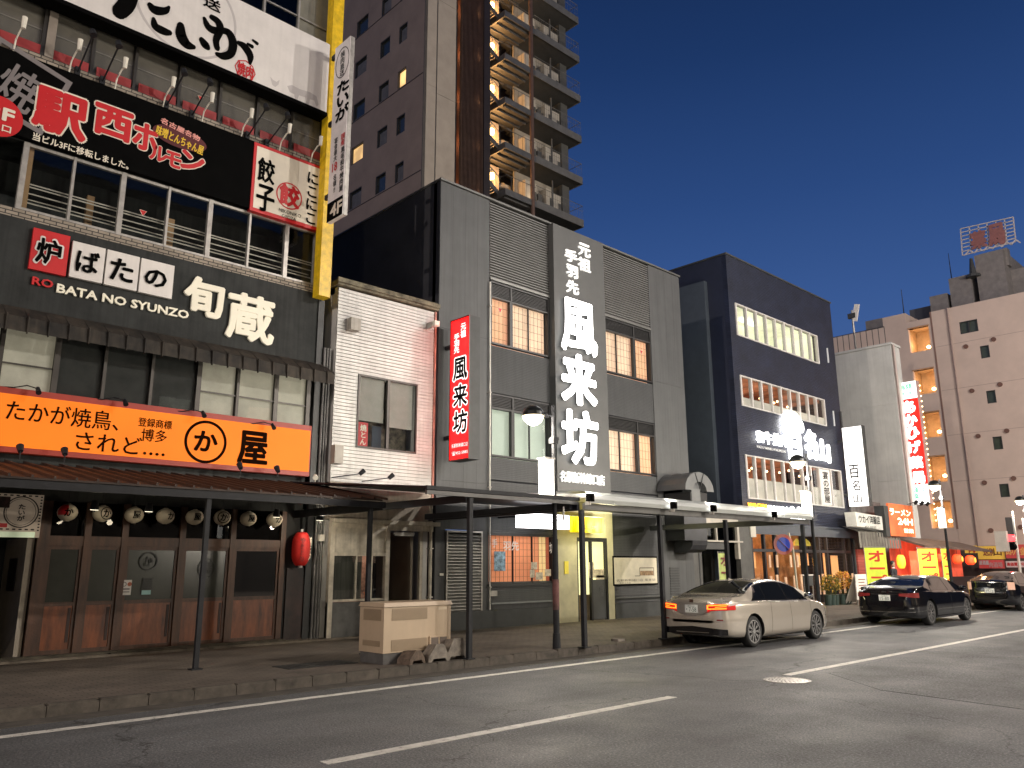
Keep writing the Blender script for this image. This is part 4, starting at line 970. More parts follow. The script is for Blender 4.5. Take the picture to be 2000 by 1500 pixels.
for ch, cy in (('風', 720), ('来', 772), ('坊', 823)): LX(lt, ch, 899, cy, 26, 42, XR-.022, bold=.035, ext=.002)
part('black_lettering', rs, lt, ink)
part('bracket', rs, M().box(XR+.1, XR+.2, ya, GY, zb_+.6, zb_+.7).box(XR+.1, XR+.2, ya, GY, za-.7, za-.6), black_steel)
# ---- ground floor of the charcoal building
for a_, b_ in ((G0, c2+.05), (X_at(1186, 1150, GY)+.31, c4+.05)): part('plinth', gb, M().box(a_, b_, GY-.06, GY+.1, .15, .61), mat('dark plinth', (.040, .044, .045), .6, var=.2))
for a_, b_ in ((c1, c2-.03), (X_at(1186, 1150, GY)+.32, c4)): part('ledge', gb, M().box(a_, b_, GY-.10, GY-.003, .76, .80), mat('steel ledge', (.20, .21, .21), .35, .6))
ex1 = X_at(1186, 1150, GY)
for a_, b_, c_, d_ in ((c1, c2-.05, .6, 1.25), (c1, c2-.05, 2.66, 4.1), (ex1+.3, c4, .62, 4.1)): part('lower_wall', gb, M().box(a_, b_, GY+.026, GY+.1, c_, d_), gm)
ribbed(c1, c2-.05, 2.72, 4.10); ribbed(c3-.42, c4-.02, .85, 1.18, nm='ribbed_siding')
# louvred service door (each slat a part)
dx0, dx1, dz0, dz1 = 13.44, 14.70, .46, 2.70
ld = M().box(dx0, dx0+.05, GY-.04, GY+.06, dz0, dz1).box(dx1-.05, dx1, GY-.04, GY+.06, dz0, dz1).box(dx0+.05, dx1-.05, GY-.04, GY+.06, dz1-.05, dz1)
lv = part('louvred_door', gb, ld, alu, 'tall louvred service door with pale slats')
sl = M().add([(0, -.03, 0), (1.16, -.03, 0), (1.16, .035, .045), (0, .035, .045), (0, -.03, -.022), (1.16, -.03, -.022), (1.16, .035, .035), (0, .035, .035)], [(0, 1, 2, 3), (4, 7, 6, 5), (0, 4, 5, 1), (0, 3, 7, 4), (1, 5, 6, 2)])
s0 = None
for i in range(26):
    z = dz0+.05+i*.082
    if s0 is None:
        s0 = mk('slat', sl, mat('pale louvre slat', (.34, .33, .31), .4, .4, var=.2), (0, 0, 0)); o = s0
    else: o = s0.copy(); COL.objects.link(o)
    o.parent = lv; o.location = (dx0+.05-OFF[lv.name].x, GY-OFF[lv.name].y, z-OFF[lv.name].z)
part('door_back', gb, M().box(dx0, dx1, GY+.08, GY+.10, dz0, dz1), dark_in)
# orange ground floor window
ow = (c1+.02, c2-.10, 1.29, 2.60)
f = M().box(ow[0]-.02, ow[1]+.05, GY-.05, GY+.06, ow[2]-.06, ow[2]).box(ow[0]-.02, ow[1]+.05, GY-.05, GY+.06, ow[3], ow[3]+.07).box(ow[1], ow[1]+.06, GY-.05, GY+.06, ow[2], ow[3])
w = part('window', gb, f, frame_d, 'orange glowing street window with white brush characters')
og1 = mat('orange glowing screen', (.75, .3, .15), .8, emit=.62, ecol=(1, .34, .16), evar=.18, var=.05)
for a_, b_ in ((0, .36), (.36, .67), (.67, 1)):
    A, B = ow[0]+(ow[1]-ow[0])*a_, ow[0]+(ow[1]-ow[0])*b_
    part('pane', w, M().box(A+.008, B-.008, GY, GY+.006, ow[2], ow[3]), glass); part('mullion', w, M().box(B-.008, B+.008, GY-.01, GY+.05, ow[2], ow[3]), frame_d)
part('screen', gb, M().box(ow[0], ow[1]-.42, GY+.12, GY+.13, ow[2], ow[3]), og1)
part('screen', gb, M().box(ow[1]-.42, ow[1]-.14, GY+.12, GY+.13, ow[2], ow[3]), mat('yellow glowing screen', (.8, .6, .3), .8, emit=.85, ecol=(1, .62, .26), evar=.1))
part('screen', gb, M().box(ow[1]-.14, ow[1], GY+.12, GY+.13, ow[2], ow[3]), mat('red glowing screen', (.6, .15, .08), .8, emit=.28, ecol=(1, .25, .12)))
lm = M()
for i in range(1, 16): x = ow[0]+(ow[1]-ow[0])*i/16; lm.box(x-.004, x+.004, GY+.10, GY+.107, ow[2], ow[3])
for j in range(1, 7): z = ow[2]+(ow[3]-ow[2])*j/7; lm.box(ow[0], ow[1], GY+.10, GY+.107, z-.004, z+.004)
part('lattice', gb, lm, lattice)
lt = M(); L(lt, '手', 966, 1061, 10, 16, GY-.008, bold=.02, ext=.003); L(lt, '羽先', 998, 1066, 30, 18, GY-.008, bold=.02, ext=.003); L(lt, '坊', 1077, 1070, 8, 22, GY-.008, bold=.02, ext=.003); part('lettering', gb, lt, mat('white window print', (.75, .68, .62), .5, emit=.1))
def poster(parent, l, t, r, b, mt, Y=GY-.006, nm='poster', label=None):
    a = rY(l, t, r, b, Y); return part(nm, parent, M().box(a[0], a[1], Y-.004, Y, a[2], a[3]), mt, label)
poster(gb, 965, 1077, 987, 1115, mat('blue poster', (.25, .42, .55), .5, var=.6, scale=9), label='blue poster in the orange window')
for l_, t_, r_, b_ in ((1037, 1098, 1049, 1112), (1035, 1113, 1044, 1128), (1046, 1118, 1060, 1132), (1064, 1112, 1076, 1125)): poster(gb, l_, t_, r_, b_, mat('pale notice paper', (.66, .58, .45), .6, var=.3, scale=12), nm='notice')
a = rY(959, 1154, 971, 1164, GY-.02); part('sign_plate', gb, M().box(a[0], a[1], GY-.03, GY-.004, a[2], a[3]), alu)
x, z = atY(862, 1122, GY-.01); part('vent_cap', gb, M().box(x-.06, x+.06, GY-.03, GY-.001, z-.03, z+.03), lampw)
# pier and entrance
ylw = mat('cream tiled pier', (.60, .56, .38), .55, var=.12, bump=.2, bscale=60)
e0, e1 = X_at(1126, 1150), 0
ex0, ex1 = c2+.55, c3-.55
px_ = lambda p: X_at(p, 1150, GY)
ex0, ex1 = px_(1127), px_(1186)
part('pier', gb, M().box(c2+.02, ex0-.02, GY-.05, GY+.1, .15, 3.9), ylw)
part('pier', gb, M().box(ex1+.02, ex1+.30, GY-.045, GY+.1, .15, 3.9), ylw)
part('lintel', gb, M().box(ex0-.02, ex1+.02, GY-.04, GY+.1, 2.62, 3.9), ylw)
df = M().box(ex0-.02, ex0+.05, GY-.03, GY+.08, .15, 2.62).box(ex1-.05, ex1+.02, GY-.03, GY+.08, .15, 2.62).box(ex0+.05, ex1-.05, GY-.03, GY+.08, 2.50, 2.62)
xm = ex0+(ex1-ex0)*.48; df.box(xm-.04, xm+.04, GY-.02, GY+.07, .15, 2.50)
dr = part('entrance_door', gb, df, frame_d, 'half glazed entrance door with a bright yellow interior')
part('panel', dr, M().box(xm+.04, ex1-.05, GY+.01, GY+.04, .17, 1.35), mat('grey door panel', (.075, .078, .08), .4, .2))
part('pane', dr, M().box(xm+.04, ex1-.05, GY+.02, GY+.026, 1.35, 2.50), glass)
part('pane', dr, M().box(ex0+.05, xm-.04, GY+.02, GY+.026, .2, 2.50), glass)
ylit = mat('bright yellow hallway', (.8, .75, .4), .7, emit=1.5, ecol=(1, .88, .45), evar=.15)
part('hallway', gb, M().box(ex0+.06, ex1+.9, GY+.34, GY+.36, .9, 2.6), ylit)
part('hallway_floor', gb, M().box(ex0+.06, ex1+.9, GY+.30, GY+.34, .15, .9), mat('tan hallway', (.3, .2, .1), .6, emit=.15))
part('curtain', dr, M().box(ex0+.08, ex0+.26, GY+.2, GY+.24, .2, 2.45), mat('cream slatted curtain', (.6, .55, .35), .7, emit=.30, ecol=(1, .9, .5), squash=(9, 1, .2), var=.5))
for l_, t_, r_, b_ in ((1149, 1098, 1160, 1112), (1149, 1112, 1180, 1128), (1164, 1124, 1180, 1136)): poster(gb, l_, t_, r_, b_, mat('pale notice paper', (.66, .58, .45)), Y=GY+.015, nm='notice')
a = rY(1102, 1096, 1110, 1121, GY-.055); yp = part('yellow_plate', gb, M().box(a[0], a[1], GY-.075, GY-.052, a[2], a[3]), mat('yellow plate', (.7, .55, .05), .5, emit=.25, ecol=(1, .85, .1)))
# menu board on the right wall
mb = thing('menu_board', 'wide cream printed board in a black frame to the right of the yellow entrance', 'sign', (21.5, 16.6, 1.2))
a = rY(1198, 1099, 1283, 1144, GY-.04); zlo, zhi = 1.20, 2.02
part('frame', mb, M().box(a[0]-.05, a[1]+.05, GY-.06, GY-.002, zlo-.05, zhi+.05), black_pl)
part('face', mb, M().box(a[0], a[1], GY-.068, GY-.061, zlo, zhi), mat('cream lit board', (.62, .56, .42), .5, emit=.12, ecol=(1, .93, .7), evar=.2))
lt = M(); L(lt, '名駅新幹線口店 風来坊', 1242, 1133, 76, 5, GY-.07, bold=.01, ext=.002); L(lt, '元祖手羽先', 1221, 1139, 22, 4, GY-.07, bold=.01, ext=.002)
c_ = atY(1262, 1116, GY-.07); lt.box(c_[0]-.35, c_[0]+.42, GY-.073, GY-.069, c_[1]+.10, c_[1]+.125).box(c_[0]-.35, c_[0]-.33, GY-.073, GY-.069, c_[1]-.15, c_[1]+.1).box(c_[0]+.40, c_[0]+.42, GY-.073, GY-.069, c_[1]-.15, c_[1]+.1).box(c_[0]-.6, c_[0]-.33, GY-.073, GY-.069, c_[1]-.15, c_[1]-.13)
part('print', mb, lt, mat('grey brown print', (.12, .09, .06)))
part('print', mb, M().box(c_[0]-.32, c_[0]+.39, GY-.0715, GY-.0685, c_[1]-.13, c_[1]+.02), mat('sandy print', (.42, .27, .14), var=.4, scale=10))
# lit shop signs under the canopy
YS = 15.6
s1 = thing('white_shop_sign', 'wide glowing white box sign with pink and black lettering under the canopy', 'sign', (17, YS, 2.9))
a = rY(1016, 1003, 1112, 1030, YS); a = (a[0], a[1], 2.72, 3.08); a = (a[0], a[1], Z_at(1064, 1032, YS), Z_at(1064, 1004, YS))
part('box', s1, M().box(a[0], a[1], YS, YS+.18, a[2], a[3]), mat('glowing white box', (.85, .85, .85), .5, emit=4.5, ecol=(1, .97, .97)))
lt = M(); L(lt, '元祖手羽先', 1047, 1019, 34, 9, YS-.004, bold=.01, ext=.003); part('pink_lettering', s1, lt, mat('pink backlit print', (.6, .1, .25), emit=.5, ecol=(1, .15, .35)))
lt = M(); L(lt, '風来坊', 1087, 1015, 34, 16, YS-.004, bold=.01, ext=.003); part('black_lettering', s1, lt, mat('backlit dark print', (.05, .03, .04), emit=.1, ecol=(1, .5, .6)))
part('bracket', s1, M().box(a[0]+.2, a[0]+.24, YS+.18, GY, a[3]-.1, a[3]-.05).box(a[1]-.24, a[1]-.2, YS+.18, GY, a[3]-.1, a[3]-.05), black_steel)
s2 = thing('yellow_shop_curtain', 'bright yellow half curtain with a faint printed crest above the entrance', 'shop curtain', (19, 16.3, 2.75))
YC = 16.2; a = rY(1113, 1012, 1178, 1048, YC); cl = M(); n = 24
for i in range(n):
    x0 = a[0]+(a[1]-a[0])*i/n; x1 = a[0]+(a[1]-a[0])*(i+1)/n; y0 = YC+.03*math.sin(i*.9); y1 = YC+.03*math.sin((i+1)*.9)
    cl.add([(x0, y0, 2.74), (x1, y1, 2.74), (x1, YC, 3.22), (x0, YC, 3.22), (x0, y0+.01, 2.74), (x1, y1+.01, 2.74), (x1, YC+.01, 3.22), (x0, YC+.01, 3.22)], [(0, 1, 2, 3), (4, 7, 6, 5)])
part('cloth', s2, cl, mat('bright yellow cloth', (.8, .6, .01), .7, emit=1.0, ecol=(1, .78, .0), var=.02))
lt = M(); c_ = atY(1150, 1032, YC-.05); lt.ringY(c_[0], c_[1], .15, .16, YC-.045, YC-.04, 24, .8); L(lt, '風来坊', 1150, 1030, 30, 9, YC-.045, bold=.01, ext=.002)
part('crest', s2, lt, mat('ochre print', (.3, .2, .02), emit=.25, ecol=(1, .55, .0)))
part('rod', s2, M().cyl((a[0]-.05, YC+.01, 3.22), (a[1]+.05, YC+.01, 3.22), .015), alu)
light('sign_glow', (19.1, 15.9, 2.95), 130, (1, .93, .55), .25)
part('bracket', s2, M().bar((a[0], YC, 3.22), (a[0], GY-.06, 3.22), .03).bar((a[1], YC, 3.22), (a[1], GY-.05, 3.22), .03), alu)

# ================================================================ PAVEMENT CANOPIES
beamm = mat('dark beam steel', (.020, .022, .032), .5, .3, var=.2)
ac = thing('bare_canopy', 'thin dark flat canopy on black beams in front of the old house', 'canopy', (10.7, 14, .15))
part('roof_sheet', ac, M().add([(8.72, 11.45, 3.14), (12.72, 11.45, 3.14), (12.72, 16.6, 3.62), (8.9, 16.6, 3.62), (8.72, 11.45, 3.17), (12.72, 11.45, 3.17), (12.72, 16.6, 3.66), (8.9, 16.6, 3.66)],
   [(0, 3, 2, 1), (4, 5, 6, 7), (0, 1, 5, 4), (1, 2, 6, 5), (2, 3, 7, 6), (3, 0, 4, 7)]), mat('black sheet roof', (.018, .019, .024), .5, .3))
part('gutter', ac, M().box(8.70, 12.75, 11.36, 11.445, 3.10, 3.17), black_steel)
part('fascia', ac, M().box(8.72, 12.73, 11.38, 11.44, 3.02, 3.09), mat('greige fascia', (.10, .098, .095), .5, .3, var=.2))
for x in (9.75,): part('post', ac, M().box(x-.042, x+.042, 11.37, 11.454, .15, 3.0).box(x-.09, x+.09, 11.34, 11.5, .15, .17), black_steel)
for x in (9.75, 12.62): part('beam', ac, M().box(x-.04, x+.04, 11.5, 16.5, 2.93, 3.07), beamm)
part('bracket', ac, M().bar((12.3, 11.42, 2.96), (12.3, 11.42, 2.70), .03), alu)
sc = thing('silver_canopy', 'long pavement canopy with a curved silver metal edge on dark posts', 'canopy', (17.6, 13, .15))
silver = mat('brushed galvanised sheet', (.50, .52, .50), .38, .35, var=.14, scale=3, squash=(.4, 6, 6), bump=.05, bscale=20)
def arc(x0, x1):
    P = [(11.16+.0*k, 3.10) for k in (0,)]
    P = [(11.15, 3.06), (11.13, 3.14), (11.17, 3.23), (11.28, 3.30), (11.6, 3.34), (12.3, 3.37), (13.3, 3.40), (14.2, 3.43)]
    m = M(); vs = [(x, y, z+o) for x in (x0, x1) for o in (0, -.012) for y, z in P]; n = len(P); fs = []
    for i in range(n-1): fs += [(i, i+1, 2*n+i+1, 2*n+i), (n+i, 3*n+i, 3*n+i+1, n+i+1)]
    return m.add(vs, fs)
for i in range(12): part('roof_panel', sc, arc(12.82+i*.82, 12.82+(i+1)*.82-.008), silver)
part('end_trim', sc, M().bar((12.79, 11.22, 3.20), (12.79, 14.3, 3.40), .03, .09), silver)
part('roof_back', sc, M().box(12.8, 22.66, 14.2, 16.5, 3.42, 3.45), mat('black sheet roof', (.018, .019, .024)))
part('fascia', sc, M().box(12.78, 22.66, 11.24, 11.32, 2.92, 3.05), mat('greige fascia', (.13, .12, .11)))
for x in (12.74, 15.45, 18.25, 22.35): part('post', sc, M().box(x-.045, x+.045, 11.27, 11.36, .15, 2.9).box(x-.1, x+.1, 11.22, 11.42, .15, .17), black_steel)
for x in (12.74, 22.0): part('beam', sc, M().box(x-.04, x+.04, 11.4, 16.5, 2.90, 3.06), beamm)
# canopy floodlights aimed at the facade
for i, (px, py) in enumerate(((1148, 972), (1311, 987), (1389, 993), (1508, 1005))):
    x, z = atY(px, py, 11.1)
    g = thing('canopy_floodlight', 'square black floodlight on the edge of the silver canopy, %s' % ('nearest the street lamp', 'second from the left', 'third from the left', 'farthest right')[i], 'lamp', (x, 11.1, z-.1), 'floodlights on the silver canopy edge')
    b = M().box(x-.10, x+.10, 11.0, 11.07, z-.08, z+.08); part('housing', g, b, black_pl)
    for k in range(5): part('fin', g, M().box(x-.09+k*.04, x-.08+k*.04, 10.97, 10.999, z-.07, z+.07), black_pl) if k < 3 else None
    part('glass', g, M().box(x-.09, x+.09, 11.071, 11.08, z-.07, z+.07), mat('lit flood glass', (.9, .9, .9), emit=4, ecol=(1, .97, .9)))
    part('bracket', g, M().box(x-.02, x+.02, 11.03, 11.16, z-.15, z-.08), alu)
    aim = ((17.5, 16.7, 7.5), (19.2, 16.7, 8.5), (22, 16.7, 7), (31, 17, 7.5))[i]
    light('flood_beam', (x, 11.02, z+.10), (520, 600, 560, 420)[i], (1, .95, .84), .06, 'SPOT', aim, 105, .8)

# ================================================================ STREET LAMPS
lampbowl = mat('glowing lamp bowl', (.9, .85, .7), .4, emit=4.0, ecol=(1, .82, .50))
boxglow = mat('glowing box lantern', (.9, .88, .82), .4, emit=1.7, ecol=(1, .96, .88))
def street_lamp(x, y, label, power, visible=True):
    g = thing('street_lamp', label, 'street lamp', (x, y, .15), 'old style globe lamps along the kerb')
    part('pole', g, M().cyl((x, y, .15), (x, y, 2.3), .065, .06, 14).cyl((x, y, 2.3), (x, y, 5.1), .05, .04, 14).cyl((x, y, .15), (x, y, .45), .085, .075, 14), black_steel)
    part('arm', g, M().tube([(x, y, 4.86), (x-.2, y, 4.88), (x-.38, y, 4.92)], .018), black_steel)
    cx = x-.60
    part('lamp_hood', g, M().lathe([(.235, 0), (.22, .08), (.18, .15), (.11, .20), (.03, .225)], (cx, y, 4.80), 22), mat('dark lamp hood', (.03, .032, .03), .3, .5))
    b = M(); b.sm = True; b.lathe([(.02, -.20), (.10, -.175), (.17, -.12), (.215, -.05), (.228, -.004)], (cx, y, 4.80), 22); part('lamp_bowl', g, b, lampbowl)
    part('box_lantern', g, M().box(x-.36, x-.10, y-.10, y+.10, 3.18, 3.92), boxglow)
    part('lantern_frame', g, M().box(x-.38, x-.08, y-.12, y+.12, 3.13, 3.18).box(x-.38, x-.08, y-.12, y+.12, 3.92, 3.96).box(x-.1, x-.03, y-.03, y+.03, 3.25, 3.30).box(x-.1, x-.03, y-.03, y+.03, 3.8, 3.85), alu)
    lt = M(); letters(lt, '駅\n西\n銀\n座', x-.30, x-.16, 3.26, 3.84, y-.102, bold=.005, ext=.002); part('lettering', g, lt, mat('backlit grey print', (.2, .2, .2), emit=.45, ecol=(.8, .85, .9)))
    part('clamp', g, M().box(x-.07, x+.07, y-.07, y+.07, 4.28, 4.40).box(x-.05, x+.11, y-.06, y+.06, 4.36, 4.42), black_steel)
    light('lamp_light', (cx, y, 4.50), power, (1, .90, .75), .2)
    return g
lab = ['street lamp in front of the giant kanji, standing beside the canopy post', 'street lamp behind the silver car, by the no parking sign', 'small far street lamp near the vertical red shop sign']
lA = street_lamp(12.17, 11.55, lab[0], 700); part('red_tag', lA, M().cyl((12.17, 11.55, .9), (12.17, 11.55, 1.5), .068, n=14), mat('faded red band', (.13, .05, .045), .6, var=.5))
street_lamp(23.45, 11.55, lab[1], 1100); street_lamp(34.6, 11.55, lab[2], 1100)
street_lamp(45.9, 11.55, 'farthest street lamp, beyond the black cars', 700)
# the street's own lamps on the near pavement (behind the camera)
for x, l_ in ((2, 'street lamp on the near pavement left of the viewer'), (17, 'street lamp on the near pavement ahead to the right of the viewer'), (33, 'street lamp on the near pavement far to the right')): street_lamp(x, -4.2, l_, 600 if x < 5 else 3600)
# added fill lights on unseen masts, put in to brighten the facades and tower
for q_, (x, y, p, c_) in enumerate(((-12, -14, 4800, (1, .82, .62)), (27, -17, 16000, (1, .92, .84)), (40, -17, 26000, (1, .91, .83)), (-42, 3, 42000, (1, .84, .70)))):
    g = thing('fill_mast', ('added unseen fill light mast behind the viewer on the left', 'added unseen fill light mast behind the viewer facing the giant kanji', 'added unseen fill light mast behind the viewer on the right', 'added unseen fill light mast far down the street to the left')[q_], 'light mast', (x, y, .15), 'added fill light masts')
    part('pole', g, M().cyl((x, y, .15), (x, y, 20), .18, .09, 12), alu)
    part('lamp_head', g, M().box(x-.5, x+.5, y-.2, y+.25, 20, 20.18), black_steel)
    part('lamp_glass', g, M().box(x-.45, x+.45, y-.15, y+.2, 19.98, 19.999), lampbowl)
    light('fill_light', (x, y+.3, 19.7), p, c_, .35)
# the building across the street that closes the view behind the camera
ob = thing('opposite_building', 'dark office block across the street behind the viewer', 'building', (20, -22, .15))
part('wall', ob, M().box(-60, 40, -34, -20, .15, 27).box(40.01, 240, -34, -19, .15, 62), mat('brown office wall', (.09, .08, .07), .8))
k = 0
for i in range(26):
    for j in range(4):
        if random.random() < .28:
            x = -20+i*3; part('window', ob, M().box(x, x+1.9, -20.0, -19.95, 2.0+j*3.2, 3.5+j*3.2), (shoji2, greenish, dimlit)[(i+j) % 3])

# ================================================================ DUCT ON THE CHARCOAL BUILDING
du = thing('kitchen_duct', 'big kitchen exhaust duct with curved hood at the right end of the charcoal building', 'duct', (23.8, 16.3, 2.2))
dm_ = mat('dark painted duct', (.040, .042, .05), .4, .5, var=.2)
P = [(16.68, 3.9), (16.68, 4.35)]
hood = M(); ya_, n = 15.55, 14
prof = [(16.66-.0, 3.86)]+[(16.1+.52*math.cos(R(a)), 4.30+.55*math.sin(R(a))) for a in range(0, 181, 15)]+[(15.58, 3.86), (15.80, 3.86), (15.80, 4.25)]+[(16.1+.30*math.cos(R(a)), 4.28+.30*math.sin(R(a))) for a in range(180, -1, -30)]+[(16.40, 3.86)]
part('hood', du, M().prismX([(16.66, 3.86), (16.66, 4.30)]+[(16.10+.56*math.cos(R(a)), 4.30+.56*math.sin(R(a))) for a in range(15, 181, 15)]+[(15.54, 3.86)], 23.10, 23.62), mat('galvanised duct', (.11, .115, .12), .45, .4))
part('duct_body', du, M().box(23.10, 24.45, 15.9, 16.66, 2.6, 4.3), dm_)
part('duct_elbow', du, M().prismX([(16.66, 2.2), (16.66, 2.598), (15.9, 2.598), (15.92, 2.45), (16.0, 2.3), (16.2, 2.2)], 23.55, 24.45), dm_)
hd = M(); n = 10
x0, x1 = 22.55, 24.35
vs = []; fs = []
for i in range(n+1):
    a = math.pi*i/n; cx, cz = 23.55, 4.25
    for r, y in ((.86, 15.5), (.86, 16.66), (.42, 15.5), (.42, 16.66)): vs.append((cx-r*math.cos(a), y, cz+r*.75*math.sin(a)))
for i in range(n):
    k = i*4; fs += [(k, k+1, k+5, k+4), (k, k+4, k+6, k+2), (k+2, k+6, k+7, k+3), (k+1, k+3, k+7, k+5)]
part('curved_hood', du, hd.add(vs, fs), mat('galvanised duct', (.22, .225, .23)))
part('inner_throat', du, M().box(23.05, 24.05, 15.56, 16.6, 3.7, 4.2), mat('black alcove', (.01, .01, .011)))
for i in (-1, 1): part('brace', du, M().bar((23.55, 15.49, 4.3), (23.55+i*.25, 15.49, 4.85), .02), black_steel)

# ================================================================ LOW PASSAGE BUILDING
pb = thing('low_passage_building', 'low grey one storey front with a glazed doorway between charcoal and navy buildings', 'building', (27, 18, .15))
part('wall', pb, M().wallY(24.76, 29.08, .15, 3.75, 16.9, 17.1, [(25.55, 28.2, .15, 3.55)]).box(24.76, 29.08, 17.1, 22, 3.6, 3.75), mat('grey passage wall', (.085, .084, .08), .7, var=.2))
fm = M().box(25.45, 28.1, 16.84, 17.0, 3.30, 3.58).box(25.3, 28.3, 16.80, 16.95, 2.62, 2.68).box(27.98, 28.12, 16.84, 17.0, 2.0, 3.3).box(26.55, 26.62, 16.86, 17.0, 2.68, 3.30).box(25.45, 25.52, 16.86, 17.0, 2.68, 3.3)
tw = part('transom_window', pb, fm, mat('pale window trim', (.40, .37, .32), .5, var=.15))
for a, b in ((25.52, 26.55), (26.62, 27.98)): part('pane', tw, M().box(a, b, 16.94, 16.95, 2.68, 3.30), smoke_glass)
gd = part('glazed_door', pb, M().box(25.35, 25.43, 16.88, 17.0, .15, 2.6).box(27.2, 27.28, 16.88, 17.0, .15, 2.6).box(25.43, 27.2, 16.88, 17.0, 2.35, 2.6), dark_grey)
part('pane', gd, M().box(25.43, 27.2, 16.94, 16.95, .2, 2.35), glass)
part('back', pb, M().box(24.9, 29, 18.5, 18.6, .15, 3.6), dark_in)
lvd = M()
for i in range(14): z = .55+i*.085; lvd.box(23.25, 23.80, GY-.03, GY-.003, z, z+.045)
part('low_louvre', gb, lvd, dark_grey)
def banner(name, label, x, y, z0, z1, w, body, mt, tm, group=None, cat='banner', lean=0., bold=.04, face=0.):
    g = thing(name, label, cat, (x, y, .15), group); n = 8; ca, sa = math.cos(face), math.sin(face)
    part('pole', g, M().cyl((x, y, .15), (x, y, z1+.08), .014, n=8).cyl((x, y, z1+.04), (x+w*ca, y+w*sa, z1+.04), .009, n=6), alu)
    part('foot', g, M().lathe([(.16, .15), (.16, .20), (.05, .24)], (x, y, 0), 14), dark_grey)
    c = M()
    for i in range(n):
        t0, t1 = i/n, (i+1)/n; q = lambda t: .03*math.sin(t*7)
        p0 = (x+.02+w*t0*ca-q(t0)*sa, y+w*t0*sa-q(t0)*ca); p1 = (x+.02+w*t1*ca-q(t1)*sa, y+w*t1*sa-q(t1)*ca)
        c.add([(p0[0], p0[1], z0), (p1[0], p1[1], z0), (p1[0], p1[1], z1), (p0[0], p0[1], z1)], [(0, 1, 2, 3)])
    part('cloth', g, c, mt)
    lt = M(); letters(lt, '\n'.join(body), .12*w, .90*w, z0+.1*(z1-z0), z1-.06*(z1-z0), 0, bold=bold, ext=.002)
    lt.v = [(x+.02+a*ca+(b-.045)*sa, y+a*sa+(b-.045)*ca, z) for a, b, z in lt.v]
    part('lettering', g, lt, tm); return g
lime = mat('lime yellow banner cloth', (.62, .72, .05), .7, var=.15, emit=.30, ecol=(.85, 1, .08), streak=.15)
limed = mat('dull lime banner cloth', (.42, .50, .16), .7, var=.15, streak=.2)
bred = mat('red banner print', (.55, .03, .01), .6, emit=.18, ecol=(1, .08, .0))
banner('shop_banner', 'dull lime banner with dark red kana inside the grey glazed doorway', 26.15, 16.6, .75, 2.20, .62, 'オープ', limed, mat('maroon print', (.14, .02, .02)))

# ================================================================ NAVY FOUR STOREY BUILDING
NY = 17.2; N0, N1, NZ = 29.12, 38.95, 14.9
nb_ = thing('navy_building', 'four storey navy blue building with long strips of lit windows and glowing white lettering', 'building', (34, 20, .15))
navy = brick_mat('navy brick tiles', (.016, .021, .044), (.023, .030, .062), (.008, .010, .020), .23, .075, bump=.9, rough=.5)
navyp = mat('navy side wall paint', (.015, .020, .042), .6, var=.12)
wins = [(29.62, 37.05, 11.35, 12.80), (29.62, 37.2, 8.28, 9.60), (29.60, 38.25, 4.42, 6.22)]
part('wall', nb_, M().wallY(N0, N1, 3.45, NZ, NY, NY+.22, wins).box(N1-.2, N1, NY+.22, 34, .15, NZ).box(N0+.2, N1-.2, NY+.22, 34, NZ-.15, NZ), navy)
part('side_wall', nb_, M().box(N0, N0+.2, NY+.22, 34, .15, NZ), navyp)
part('side_panel', nb_, M().box(N0-.25, N0-.002, NY+1.0, NY+4.3, .15, 13.9), mat('grey blue side panel', (.055, .070, .090), .6, var=.1))
part('parapet_cap', nb_, M().box(N0-.05, N1+.05, NY-.05, NY+.3, NZ+.002, NZ+.07).box(N0-.05, N0+.3, NY+.3, 34, NZ+.002, NZ+.07), dark_grey)
wf = mat('white window frame', (.62, .60, .58), .45, var=.1)
def strip(z0, z1, xs, label, rail=None, back=None):
    f = M().box(xs[0], xs[-1], NY-.04, NY+.10, z0, z0+.05).box(xs[0], xs[-1], NY-.04, NY+.10, z1-.05, z1)
    for i, x in enumerate(xs): f.box(x-.045, x+.045, NY-.045, NY+.10, z0, z1)
    w = part('window', nb_, f, wf, label)
    for a, b in zip(xs, xs[1:]): part('pane', w, M().box(a+.045, b-.045, NY+.03, NY+.036, z0+.05, z1-.05), glass)
    if rail: part('film', w, M().box(xs[0]+.05, xs[-1]-.05, NY+.045, NY+.05, z0+.05, z0+rail), mat('frosted film', (.45, .42, .38), .8, emit=.30, ecol=(1, .8, .6), evar=.5))
    return w
xs = [29.62+i*(36.3-29.62)/8 for i in range(9)]+[37.05]
strip(11.35, 12.80, xs, 'top strip window, brightly lit greenish white')
xs = [29.62+i*(37.2-29.62)/9 for i in range(10)]
strip(8.28, 9.60, xs, 'second strip window with warm bulbs behind it', .40)
xs = [29.60, 30.3, 31.05, 31.8, 32.7, 33.5, 34.4, 35.2, 36.0, 37.2, 38.25]
strip(4.42, 6.22, xs, 'lower strip window with frosted lower half and warm dining room', .85)
roomg = mat('bright greenish room wall', (.7, .72, .55), .8, emit=.85, ecol=(.97, .95, .66), evar=.25)  # both room walls glow themselves in place of lamp light
roomw = mat('warm dining room wall', (.3, .12, .07), .8, var=.7, scale=1.5, emit=.22, ecol=(1, .35, .16), evar=.8)
part('room', nb_, M().box(N0+.3, N1-.25, NY+2, NY+2.1, 11, 13.2).box(N0+.3, N1-.25, NY+.3, NY+2, 13.0, 13.1).box(37.3, 37.4, NY+.3, NY+2, 11, 13), roomg)
part('tube_light', nb_, M().box(32.2, 33.6, NY+1.2, NY+1.35, 12.84, 12.9), glow_white)
